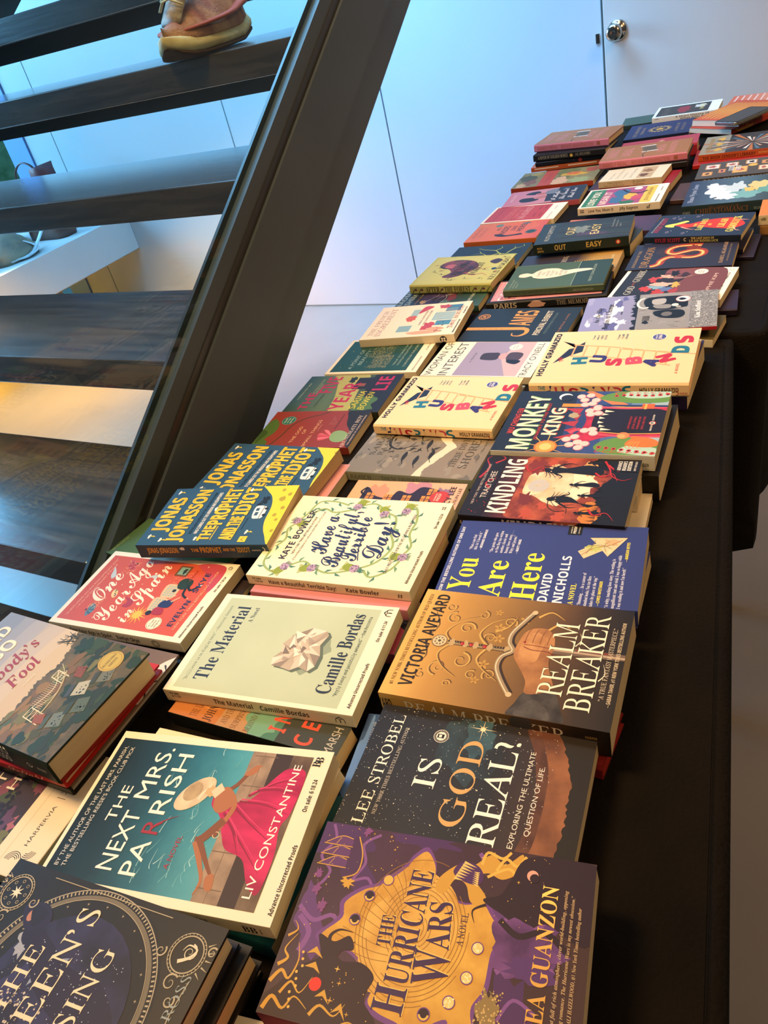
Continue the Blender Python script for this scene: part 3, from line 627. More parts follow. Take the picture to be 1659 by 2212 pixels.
# ================================================================ the books, front of the table to the back
CR = 'efe4cb'
def border(a, c, x0, y0, x1, y1): a.R(x0, y0, x1, y1, c)
def proof(a, H, date, y=None, col='2a2522'):
    """foot line of an advance copy"""
    y = H - 3.5 if y is None else y
    a.T('Advance Uncorrected Proofs', 5, y, 38, 2.3, col, 'b'); a.T('On sale: ' + date, 62, y, 20, 2.3, col, 'b')
def stars(a, n, x0, y0, x1, y1, m='d9c9b0', seed=1, r=.35): a.D(n, x0, y0, x1, y1, r * .35, r, m, seed)
def curl(a, x, y, r, wd, m, d=1, a0=0, turns=1.4):
    a.S([(x + r * (1 - k / 22) * cos(radians(a0) + d * 2 * pi * turns * k / 20), y + r * (1 - k / 22) * sin(radians(a0) + d * 2 * pi * turns * k / 20)) for k in range(21)], wd, m, False, True)

def c_hurricane(a):
    P, G, G2, K = '5e3a72', 'c8983c', 'e0b050', '2a1926'
    for i, (x, y, rx, ry, rot) in enumerate([(92, 12, 12, 20, 20), (40, 14, 14, 8, -30), (70, 30, 22, 6, -40), (60, 118, 16, 22, 10), (20, 118, 22, 10, -10), (4, 20, 6, 26, 0), (98, 60, 5, 18, 0), (46, 10, 20, 5, -20)]):
        a.N(x, y, rx, ry, P if i % 2 else '4a2c5c', i + 3, .35, 18, rot)
    for i, p in enumerate([[(99, 5), (90, 9), (80, 4), (72, 12), (60, 6)], [(52, 2), (46, 12), (50, 22), (40, 30), (34, 24)], [(30, 10), (40, 12), (47, 4)], [(64, 40), (72, 34), (70, 26), (80, 30), (90, 26), (97, 34)], [(60, 105), (66, 112), (62, 122), (70, 130)], [(40, 108), (46, 116), (40, 126), (46, 134)], [(20, 112), (30, 118), (26, 128)], [(96, 90), (88, 98), (92, 108)]]):
        a.S(p, 1.6 + i % 3 * .6, '7d4f8d')
    blob = [(87, 56), (92, 62), (85, 68), (76, 70), (71.5, 74), (68, 86), (70, 96), (65.6, 101), (56, 108), (48, 104.6), (32, 104), (22, 100), (8, 104), (6, 92), (15.9, 90), (8, 76), (10, 67.6), (12, 58), (16.4, 52), (30, 56), (31, 46), (35.4, 36.6), (36, 26), (40, 19), (50, 27), (58, 26), (66, 34), (70, 42), (81, 52.7)]
    a.B([(50 + (x - 50) * 1.06, 68 + (y - 68) * 1.06) for x, y in blob], '6d4282'); a.B(blob, paint('b98430', 'd8a848', 40))
    a.N(50, 62, 30, 22, paint('c08c38', 'dcb058', 30), 5, .1, 20, 20)
    for k in range(15): a.O(52, 66, 5 + k * 2.2, .35, '8f6428', 4 + k * 1.9, 30, k * 37, k * 37 + 150 + k * 5)
    for k in range(12): a.S([(38 + k * 4, 24 + k * 2.4), (34 + k * 3.6, 44 + k), (34 + k * 3, 56)], .3, '8f6428')
    # beast's head, smoke and teeth
    a.B([(99, 112), (92, 104), (96, 96), (89, 88), (88, 80), (80, 72), (73, 71), (72, 76), (80, 80), (78, 86), (70, 90), (68, 97), (74, 97), (82, 90), (86, 96), (84, 104), (90, 112)], G)
    a.B([(90, 82), (84, 78), (80, 83), (79, 92), (84, 94), (89, 90)], '4a2a5c')
    for k in range(7): a.P([(80 + k * 1.5, 79 + k * .6), (81.5 + k * 1.5, 79.4 + k * .6), (80 + k * 1.3, 84 + k)], 'e6c070'); a.P([(78 + k * 1.1, 92 - k * .2), (79 + k * 1.1, 92), (79.6 + k, 88.6)], 'e6c070')
    for p in [[(88, 100), (95, 104), (92, 110), (98, 114)], [(84, 96), (90, 106), (86, 112), (91, 118)], [(90, 92), (97, 94), (95, 102), (99, 106)]]: a.S(p, 1.5, G2)
    a.B([(72, 96), (76, 104), (84, 108), (98, 116), (99, 149), (60, 149), (66, 128), (60, 118), (66, 108)], K)
    a.N(52, 118, 13, 16, paint('4a2c58', '7a4c88', 35), 9, .3); a.N(44, 124, 6, 12, '55346a', 12, .3); a.S([(64, 106), (58, 116), (62, 128), (54, 140)], 3, K); a.S([(70, 98), (66, 92), (60, 94)], 1.6, K, True, True)
    # dark figure with horns
    a.B([(40, 18), (38, 27), (42, 34), (36, 38), (34, 30), (30, 34), (31, 44), (26, 52), (16, 50), (8, 58), (0, 60), (0, 0), (14, 6), (24, 14), (30, 22)], '2e1b24')
    a.S([(34, 26), (40, 24), (44, 28), (44, 35)], 2.6, '2e1b24', True, True); a.S([(32, 30), (36, 33), (40, 38)], 2.2, '2e1b24', True, True)
    a.E(17.3, 24.4, 3.1, 'd8322a', 3.1)
    for x, y, r, m in [(26, 33, 1.6, G2), (20, 36, 1.4, G), (12, 34, 1.8, G), (8, 44, 1.2, G), (97, 40, 1, G2), (90, 44, .9, G2), (92, 104, 1.2, G2), (84, 112, 1, G2), (97, 30, .9, G)]: a.X(x, y, r, m)
    # scroll-work in the corner
    for i, p in enumerate([[(2, 2), (8, 5), (4, 12), (10, 16), (6, 24)], [(14, 1), (20, 5), (17, 10), (26, 12), (34, 9)], [(22, 2), (26, 6), (30, 3), (38, 7)], [(4, 26), (9, 30), (6, 38), (12, 42)], [(10, 8), (16, 12), (12, 18), (20, 22)], [(36, 2), (40, 6), (44, 3)], [(1, 40), (5, 46), (2, 54)]]): a.S(p, 2.3 - i * .18, G, True, True)
    for k in range(9): a.E(30 - k * 3.1, 13 + (k % 3), .7, G2)
    for p in [[(30, 15), (33, 19), (29, 24)], [(24, 16), (26, 21), (22, 25)], [(12, 26), (15, 30), (10, 34)], [(7, 36), (11, 40), (5, 44)]]: a.P([p[0], (p[1][0] + 1, p[1][1]), p[2], (p[1][0] - 2, p[1][1])], G)
    # ships
    a.B([(94, 22), (84, 27), (74, 27), (70, 20), (76, 17), (88, 19)], '46294f'); a.S([(94, 22), (84, 27), (74, 27), (70, 20)], .7, G)
    for x0 in (76, 82, 88): a.B([(x0, 5), (x0 + 4.5, 12), (x0 + 4, 19), (x0 - 1, 18)], '5d3768'); a.S([(x0, 4), (x0 + 4.8, 12), (x0 + 4, 19)], .5, G); a.S([(x0 - .6, 3), (x0 - .6, 20)], .5, G, False); a.S([(x0, 10), (x0 + 4, 12)], .3, G, False)
    a.N(68, 24, 2.4, 3.4, G, 3, .5)
    for x, y in ((98, 26), (62, 8), (54, 14), (70, 6)): a.N(x, y, 2.8, 2.2, '7b447c', int(x), .4)
    stars(a, 60, 40, 0, 99, 50, G2, 4, .4); stars(a, 30, 62, 90, 99, 128, G2, 5, .35); stars(a, 20, 5, 30, 30, 60, G2, 6, .35)
    for x, y, f in [(73.2, 45.3, G2), (63.3, 37.8, K), (50.3, 33.9, K), (48.8, 98, 'ecc878'), (34.8, 95.5, 'ecc878'), (23, 89.7, 'ecc878'), (15.8, 79.5, K)]:
        a.E(x, y, 3.0, '6d4282'); a.E(x, y, 2.5, f)
        if f == K: a.O(x, y, 2.5, .9, G2, a0=90, a1=260)
        if f == 'ecc878': a.D(14, x - 2, y - 2, x + 2, y + 2, .2, .5, 'fff0c0', int(x))
    a.N(22, 108, 10, 5, '8b7446', 7, .35); a.D(90, 12, 102, 32, 114, .2, .6, 'c8a868', 8)
    D = '38224e'
    for o, m in ((.5, 'e2bb62'), (0, D)):
        a.T('THE', 41 + o, 55.5 + o * .6, 15, 7, m, 'f', -3, step=True)
        a.T('H', 12.5 + o, 69.5 + o, 12, 15, m, 'f'); a.T('URRICANE', 25.5 + o, 68.5 + o, 56, 11.5, m, 'f', step=True)
        a.T('W', 29 + o, 87 + o, 16, 17, m, 'f', -6); a.T('ARS', 45 + o, 84.5 + o, 23, 11.5, m, 'f', -7, step=True)
    a.T('A NOVEL', 48, 90.5, 16, 3.2, D, 'l')
    a.E(88.5, 118.5, 2.9, 'e6a08c'); a.E(87.3, 119.6, 2.4, K)
    a.T('THEA GUANZON', 9, 132, 76, 7.6, ink('e0b060', .25, .6), 'f')
    a.BL(['“A remarkable debut full of rich atmosphere, clever world-building, opposing', 'magics and a dazzling romance. The Hurricane Wars is my newest obsession.”', '—SUE LYNN TAN and ALI HAZELWOOD, #1 New York Times bestselling author'], 4, 136.6, 80, 1.7, 3.6, 'c8a878', 'q')
book('hurricane', 'thick purple and gold paperback with beast and crescent moon, nearest the camera', ([(0, '37202f'), (.3, '452840'), (.55, '3a2332'), (1, '3f2a2a')], 22, .2), c_hurricane, bow=.001)

book('pinkcorner', 'pink cover with cream border poking up at the bottom frame edge', CR, lambda a: (a.R(5, 5, 95, 130, 'd66a72'), a.N(60, 40, 20, 16, 'e39a90', 2)))

def c_god(a):
    a.N(80, 66, 30, 17, paint('20262e', '2f4652', 25), 4, .3); a.N(88, 70, 16, 9, paint('2c4450', '46707f', 25), 6, .3)
    a.B([(0, 100), (20, 108), (50, 112), (80, 106), (100, 98), (100, 118), (88, 124), (76, 128), (60, 132), (30, 131), (0, 132)], paint('4a2c24', '6e4634', 40))
    a.B([(0, 112), (30, 117), (70, 116), (100, 106), (100, 116), (88, 123), (76, 128), (60, 131.4), (30, 131), (0, 130)], paint('5e3828', '96603e', 30))
    rr = random.Random(5); top = [(100, 115.5), (89, 122), (78, 126), (64, 130.5), (54, 129.5), (44, 131), (34, 130), (20, 128.5), (8, 131), (0, 129)]
    a.P([(x, y + rr.uniform(-.9, .9)) for x, y in smooth(top, False, 5)] + [(0, 141), (100, 141)], '211b17')
    stars(a, 520, 0, 0, 100, 118, 'cfd3d0', 7, .3); stars(a, 60, 0, 0, 100, 110, 'f2e6c8', 8, .5)
    a.E(93, 70.3, 1.7, 'f4e2b8'); a.X(93, 70.3, 9, 'e8d8b4', 4, .06); a.X(93, 70.3, 4, 'f8e8c8', 4, .12, 45)
    a.T('LEE STROBEL', 14.4, 18, 79, 7.2, 'f2ecdf', 'l'); a.T('NEW YORK TIMES BESTSELLING AUTHOR', 21.9, 23.3, 63, 2.3, 'c9c2b6', 'l')
    a.T('IS', 44.8, 52, 21.5, 13.5, 'f6f1e4', 'l'); a.T('GOD', 24.5, 75, 59, 14.5, ink('c79c5e', .4, .2), 'l'); a.T('REAL?', 17.5, 96, 70, 15.5, 'f6f1e4', 'l')
    a.T('EXPLORING THE ULTIMATE', 20, 106.2, 63, 3.0, 'e4dccb', 's'); a.T('QUESTION OF LIFE.', 29, 113.4, 45, 3.0, 'e4dccb', 's')
    a.E(82.7, 45.6, 4.9, 'd8d3c4'); a.E(82.7, 45.6, 4.5, '1c1c20'); a.E(82.7, 45.6, 3.3, 'e8e3d4'); a.R(81.2, 43.2, 84.2, 47.6, '1c1c20'); a.R(81.7, 44.2, 83.7, 46, 'e8e3d4')
    for k in range(24): a.E(82.7 + 3.9 * cos(k * pi / 12), 45.6 + 3.9 * sin(k * pi / 12), .22, 'e8e3d4')
book('godreal', 'night sky paperback with rust coloured torn lower edge, thin serif lettering', ([(0, '1a1a1f'), (.3, '23252d'), (.6, '1f2128'), (.8, '3a2a28'), (1, '4a2e24')], 14, .1), c_god, bow=.002)
book('nytblue', 'blue paperback mostly hidden beneath the night sky book', ([(0, '2d4a74'), (.5, '1d3154'), (1, '101a30')], 8, .15), lambda a: (a.T('NEW YORK TIMES BESTSELLING AUTHOR', 6, 9, 88, 3.2, 'a9b4c4', 'l'), a.N(60, 4, 30, 5, '5c7fae', 2)))

def c_realm(a):
    g, d, l = 'b98f44', '5e4322', 'd9b468'
    for (x, y, r, w_, dd, a0) in [(36.7, 46, 7, 1.5, 1, 0), (66, 41.5, 6, 1.5, -1, 90), (28, 32, 7, 1.3, 1, 180), (74, 30, 6, 1.2, -1, 0), (60, 60, 5, 1.2, 1, 200), (26, 56, 4, 1, -1, 30), (84, 24, 4, 1, 1, 60), (76, 70, 5, 1.2, -1, 120), (28, 68, 5, 1.2, 1, 220), (20, 22, 4, 1, -1, 0), (80, 50, 4, 1, 1, 0), (16, 42, 3, .9, -1, 90)]:
        curl(a, x + .5, y + .5, r, w_ * 1.5, d, dd, a0); curl(a, x, y, r, w_, g, dd, a0); curl(a, x - .2, y - .2, r, w_ * .35, l, dd, a0)
    for p in [[(51, 34), (60, 28), (72, 36), (78, 48)], [(50, 34), (40, 28), (30, 34), (22, 46)], [(52, 60), (62, 52), (74, 58), (80, 68)], [(50, 60), (40, 56), (32, 62), (24, 74)], [(56, 16), (66, 20), (78, 14)], [(46, 16), (36, 20), (26, 14)], [(66, 62), (72, 70), (82, 74)], [(84, 88), (90, 96), (84, 106)], [(72, 96), (80, 104), (76, 112)]]:
        a.S([(x + .6, y + .6) for x, y in p], 2.8, d, True, True); a.S(p, 2.2, g, True, True); a.S(p, .6, l, True, True)
    for x, y, r in [(60, 66, 3), (70, 64, 3), (36, 62, 3), (80, 80, 3), (22, 60, 2.4), (84, 60, 2.2)]:
        for k in range(5): a.E(x + r * .8 * cos(k * 1.26), y + r * .8 * sin(k * 1.26), r * .55, g, r * .3, k * 72)
    # sword
    a.P([(53, 96), (60, 96), (60, 149), (55, 149)], '6d5a4a'); a.R(56, 96, 57.6, 149, 'b09a80'); a.R(58.4, 118, 59.6, 140, '7d2c22')
    a.R(49.2, 32, 53.2, 76, '3a2c20'); a.R(49.8, 32, 51.2, 76, 'a58e66')
    for k in range(22): a.R(49.2, 34 + k * 1.9, 53.2, 34.6 + k * 1.9, '7d6a48')
    for y in (35, 45, 52, 62, 74): a.N(51.2, y, 3.4, 2, 'b59a6a', y, .15)
    for y in (42.6, 49, 58.5): a.E(51.2, y, 1.5, 'a01e1e'); a.E(50.8, y - .4, .5, 'e86a5a')
    a.E(51.2, 26, 5.6, '6a5a40'); a.E(51.2, 26, 5, 'c9b48a'); a.E(51.2, 26, 3.6, '7d6a4a'); a.X(51.2, 26, 4.6, 'd9c8a0', 8, .4); a.E(51.2, 26, 1.2, '5a4630')
    for p, w_ in (([(88, 84), (80, 80), (67, 74), (58, 74), (51, 78), (45, 72), (36, 71), (26, 76), (15, 84)], 3.2),):
        a.S([(x + .6, y + .9) for x, y in p], w_ + 1.4, '33251a'); a.S(p, w_, '9a8464'); a.S([(x, y - .6) for x, y in p], .8, 'd8c8a4')
    a.E(88, 84.5, 2, 'c9b48a'); a.E(15, 84.5, 2, 'c9b48a')
    # forearm, sleeve and hand
    a.B([(-2, 88), (10, 90), (18, 93), (24, 100), (22, 112), (10, 118), (-2, 120)], paint('28241f', '4a4440', 60)); a.B([(0, 92), (8, 94), (14, 101), (8, 110), (0, 112)], paint('3a3632', '56504a', 80))
    a.B([(18, 94), (28, 92), (40, 84), (46, 80), (52, 79), (60, 80), (68, 82), (73, 87), (74, 96), (68, 102), (58, 104), (46, 103), (36, 106), (26, 110), (20, 104)], paint('8a5a34', 'b47e4c', 40))
    a.B([(44, 84), (54, 82), (66, 85), (70, 91), (64, 97), (52, 96), (44, 94)], paint('aa7444', 'c8935c', 60))
    for y in (84, 89, 94, 99): a.S([(60, y), (68, y + .5), (73, y + 2)], .6, '7d4f2c')
    a.S([(56, 84), (54, 90), (54, 100), (52, 105)], .6, '6f1f1a'); a.S([(58, 84), (58, 92), (57, 104)], .5, '6f1f1a'); a.E(60, 84, .9, '8f1f1f')
    a.T('#1 NEW YORK TIMES BESTSELLING AUTHOR OF RED QUEEN', 8, 7, 87, 2.6, '4d3718', 'l')
    a.T('VICTORIA AVEYARD', 8.8, 20, 87, 9.4, '241a10', 'b')
    for o, m in ((.5, '2a1c12'), (0, 'f2e6c8')):
        a.T('REALM', 19 + o, 116.5 + o * .6, 63, 15.5, m, 'l', step=True); a.T('BREAKER', 10.5 + o, 135 + o * .6, 82, 15.5, m, 'l', step=True)
    a.S([(62, 117), (68, 120), (74, 118)], .8, 'f2e6c8', True, True); a.S([(36, 136), (42, 139), (50, 137)], .8, 'f2e6c8', True, True)
    a.T('“A TRUE FANTASY MASTERPIECE.”', 21, 141.2, 61, 2.9, 'd8c8a8', 'l'); a.T('—SABAA TAHIR, #1 NEW YORK TIMES BESTSELLING AUTHOR', 17, 145.8, 71, 2.4, 'cdbb98', 'b')
def s_realm(a):
    a.T('VICTORIA AVEYARD', -26, 14, 34, 9, '241a10', 'b'); a.T('REALM BREAKER', 17, 15.5, 106, 11, 'e9dcbc', 'l'); a.T('HARPER', 134.5, 9, 7, 2.2, 'b08a50', 'b'); a.T('TEEN', 134.5, 12.4, 5, 2.2, 'b08a50', 'b')
    a.N(96, 6, 7, 8, '4a443f', 3, .2)
gold = [(0, 'd8ac58'), (.2, 'b98a40'), (.45, '8f6a34'), (.7, '5e4226'), (.85, '32251a'), (1, '1d1712')]
book('realm', 'thick golden brown paperback showing a hand gripping an ornate sword', (gold, 10, .1), c_realm, s_realm, bow=.0015)
book('realmred', 'dark red book sticking out beneath the golden sword paperback', '7d1f1c', spbase='7d1f1c', back='7d1f1c', hard=True)

def c_you(a):
    Y = 'f2e23c'
    a.T('FROM THE BESTSELLING AUTHOR OF ONE DAY', 3, 5.6, 88, 2.9, 'e6e6ea', 'b')
    a.T('You', 8, 28.5, 41, 19, Y, 'f'); a.T('Are', 3.5, 56, 44, 19, Y, 'f'); a.T('Here', 2.5, 84.5, 57, 20, Y, 'f')
    a.T('DAVID', 2, 95.5, 33, 7.8, 'f0f0f2', 'b'); a.T('NICHOLLS', 2, 107.5, 56, 7.8, 'f0f0f2', 'b'); a.T('A NOVEL', 1.2, 116, 24, 4.2, Y, 'f')
    a.BL(['“What a rare find', 'this is! I loved it.”'], 60, 19, 25, 2.7, 4, 'd8dae6', 'f'); a.T('—BONNIE GARMUS', 60, 27.4, 28, 2.3, 'f0f0f2', 'b')
    a.BL(['“The genius who gave', 'us One Day has written', 'another classic and', 'funny love story. . . .', 'Witty and joyous.”'], 57.5, 38, 31, 2.7, 4.4, 'd8dae6', 'f'); a.T('—MATT HAIG', 57.5, 60.5, 19, 2.3, 'f0f0f2', 'b')
    a.BL(['“Stunning. . . . In a career of', 'standout books, You Are Here', 'takes its place at the top.”'], .8, 122, 38, 2.7, 4.6, 'd8dae6', 'f'); a.T('—CHRIS WHITAKER', 2, 136.2, 28, 2.5, Y, 'b')
    a.BL(['“A witty, touching love story. The writing is', 'magnificent: taut and vivid. I was so happy while', 'I was reading it and now I’m bereft.”'], .5, 143, 62, 2.7, 4.6, 'd8dae6', 'f'); a.T('—MARIAN KEYES', 55, 152.6, 24, 2.5, Y, 'b')
    a.R(86, 99, 100, 111, '15130f'); a.T('UNCORRECTED', 88, 102.5, 9, 1, 'd8d0b8', 'b'); a.T('PROOF', 88, 106, 9.5, 2.4, 'f0ead8', 'b'); a.T('NOT FOR SALE', 88, 109, 9, 1, 'd8d0b8', 'b')
    sh = [(85, 150), (60, 136), (67, 131), (56, 117), (65, 111), (76, 125), (83, 119)]
    a.P([(x + .5, y + .6) for x, y in sh], '24284e'); a.P(sh, 'd2c294')
    a.N(70, 124, 4, 7, 'b9bd6a', 3, .3); a.N(78, 137, 4, 6, 'c9a878', 5, .3); a.N(66, 137, 2.4, 2, 'dccfa4', 8)
    for p, m in [([(60, 114), (70, 124), (74, 136), (82, 146)], 'a3342c'), ([(62, 118), (72, 122), (80, 124)], '7d6a3a'), ([(66, 134), (74, 132), (80, 136)], '8a7f52'), ([(72, 118), (74, 130), (70, 138)], '7d6a3a'), ([(64, 113), (72, 128), (76, 142)], 'a89a64')]: a.S(p, .5, m)
book('youhere', 'royal blue paperback with big yellow serif words and a map-paper arrow', ([(0, '34407e'), (1, '2f3a74')], 4, .2), c_you, bow=.003)
book('youlow', 'plain white-edged paperback directly under the royal blue one', '444c8c')

def c_kind(a):
    a.B([(0, 48), (30, 44), (60, 46), (100, 46), (100, 120), (70, 128), (30, 126), (0, 126)], paint('6a241a', 'b05432', 45))
    a.N(55, 80, 34, 26, paint('d8a878', 'ecd6b0', 40), 4, .22); a.N(60, 104, 26, 12, 'f0dcb8', 9, .3); a.N(14, 118, 16, 9, 'c8792e', 6, .3); a.N(30, 56, 10, 7, '6f2a22', 8, .4); a.N(84, 56, 12, 8, '7a2c22', 3, .4); a.N(84, 108, 12, 8, 'd89a58', 3, .3)
    a.E(52, 64, 10, 'b9b6ae', 10); a.D(40, 35, 60, 70, 80, .5, 1.6, 'c9b694', 4)
    for i, (x, y, rx, ry) in enumerate([(8, 62, 7, 5), (20, 74, 6, 4), (92, 70, 6, 4), (6, 92, 7, 6), (95, 88, 5, 6)]): a.N(x, y, rx, ry, 'b14a30', i + 20, .45)
    K = '120e0d'
    rr = random.Random(2); e = [(x, 122 + 5 * sin(x / 9.) + rr.uniform(-1.6, 1.6) - (8 if x > 80 else 0)) for x in range(100, -1, -2)]
    a.P(e + [(0, 151), (100, 151)], K)
    for k in range(60): x = rr.uniform(2, 98); a.P([(x - .5, 124), (x + .5, 124), (x + rr.uniform(-.8, .8), 124 - rr.uniform(4, 11))], K)
    def fig(x, y, h, s=1):
        q = h / 10; a.E(x, y, q * .62, K, q * .8); a.S([(x, y), (x, y + q * 2)], q * .5, K, False)
        a.B([(x - q * .9, y + q * 1.2), (x + q * .9, y + q * 1.1), (x + q * .8, y + q * 3.6), (x + q * 1.9 * s, y + q * 7), (x + q * .9, y + q * 9.6), (x - q * 1.0, y + q * 9.6), (x - q * .9, y + q * 6), (x - q * .7, y + q * 3.6)], K, 4)
        a.S([(x + q * s, y + q * 1.6), (x + q * 2.2 * s, y + q * 3.4), (x + q * 2.0 * s, y + q * 5)], q * .5, K, True, True); a.S([(x - q * s, y + q * 1.6), (x - q * 1.8 * s, y + q * 3), (x - q * 2.6 * s, y + q * 2.6)], q * .45, K, True, True)
        for j in range(4): a.S([(x, y - q * .3), (x - q * 1.2 * s, y + q * (.2 + j * .5)), (x - q * 2.4 * s, y + q * (.2 + j * .9))], q * .28, K, True, True)
    fig(78, 66, 54, 1); a.S([(84, 62), (82, 80), (74, 104)], 1, K); fig(32, 80, 50, -1); a.S([(30, 78), (20, 80), (14, 88), (16, 96)], .8, K); a.S([(30, 80), (22, 86), (20, 96), (12, 98)], .6, K); a.S([(31, 82), (24, 92), (26, 102)], .6, K)
    fig(56, 94, 26); fig(92, 104, 26, -1); fig(40, 104, 20); fig(14, 106, 22)
    for p in [[(84, 44), (74, 50), (82, 60), (70, 66)], [(96, 118), (84, 124), (72, 128), (66, 138), (70, 146)], [(20, 116), (12, 122), (16, 132), (6, 140)], [(90, 122), (80, 132), (86, 140)], [(76, 112), (70, 120), (76, 128), (64, 134)]]: a.S(p, 2.2, 'b3262a', True, True)
    a.R(0, 0, 100, 22, '1a0f0e')
    for p in [[(60, 3), (78, 8), (92, 2), (99, 6)], [(44, 18), (52, 12), (62, 20)], [(86, 12), (94, 20), (99, 16)]]: a.S(p, 2.8, 'a3242a', True, True)
    stars(a, 20, 5, 2, 60, 22, 'b3262a', 5, .8)
    a.T('NEW YORK TIMES BESTSELLING AUTHOR', 18, 9, 66, 2.4, 'b9a898', 's'); a.T('TRACI CHEE', 28, 18.4, 44, 5.8, 'd2c4b2', 's')
    a.T('KINDLING', 6.5, 43.5, 87.5, 19.5, 'f2e8d8', 'b', step=True)
    a.R(80, 128, 100, 151, K)
    for i, t in enumerate(['ADVANCE', 'READER’S', 'EDITION']): a.T(t, 82, 134 + i * 4.6, 15, 3.4, 'ece4d4', 'b')
    a.T('NOT FOR SALE', 82, 147.6, 15, 1.9, 'd8cfc0', 'b')
def s_kind(a):
    a.R(30, 0, 110, 14, '4a1f18'); a.N(100, 4, 12, 6, '9a4a2c', 3); a.R(112, 0, 151, 14, '120e0d'); a.T('2.6.24', -2, 10, 10, 4, 'b9a898', 'b'); a.T('CHEE', 14, 12.4, 16, 6, 'd2c4b2', 's'); a.T('KINDLING', 42, 15, 66, 13, 'b9a896', 'b'); a.T('HARPER', 135, 12, 14, 4, 'b9a898', 'b')
book('kindling', 'black and fiery red paperback with silhouettes before a pale moon', ([(0, '17100f'), (.15, '2a1412'), (.35, '6a241c'), (.7, 'a8482c'), (1, '1a1210')], 12, .1), c_kind, s_kind, '17100f', bow=.001)
book('kindlow', 'pale paperback squeezed under the fiery red and black one', 'e9ddc2')
book('kindpink', 'pink and cream paperback at the bottom of the fiery red stack', 'e8dcc0', lambda a: (a.R(70, 0, 100, 151, 'd6a04a'), a.R(0, 80, 100, 151, 'd98a80'), a.B([(100, 118), (60, 112), (40, 151), (100, 151)], 'b83a34')))

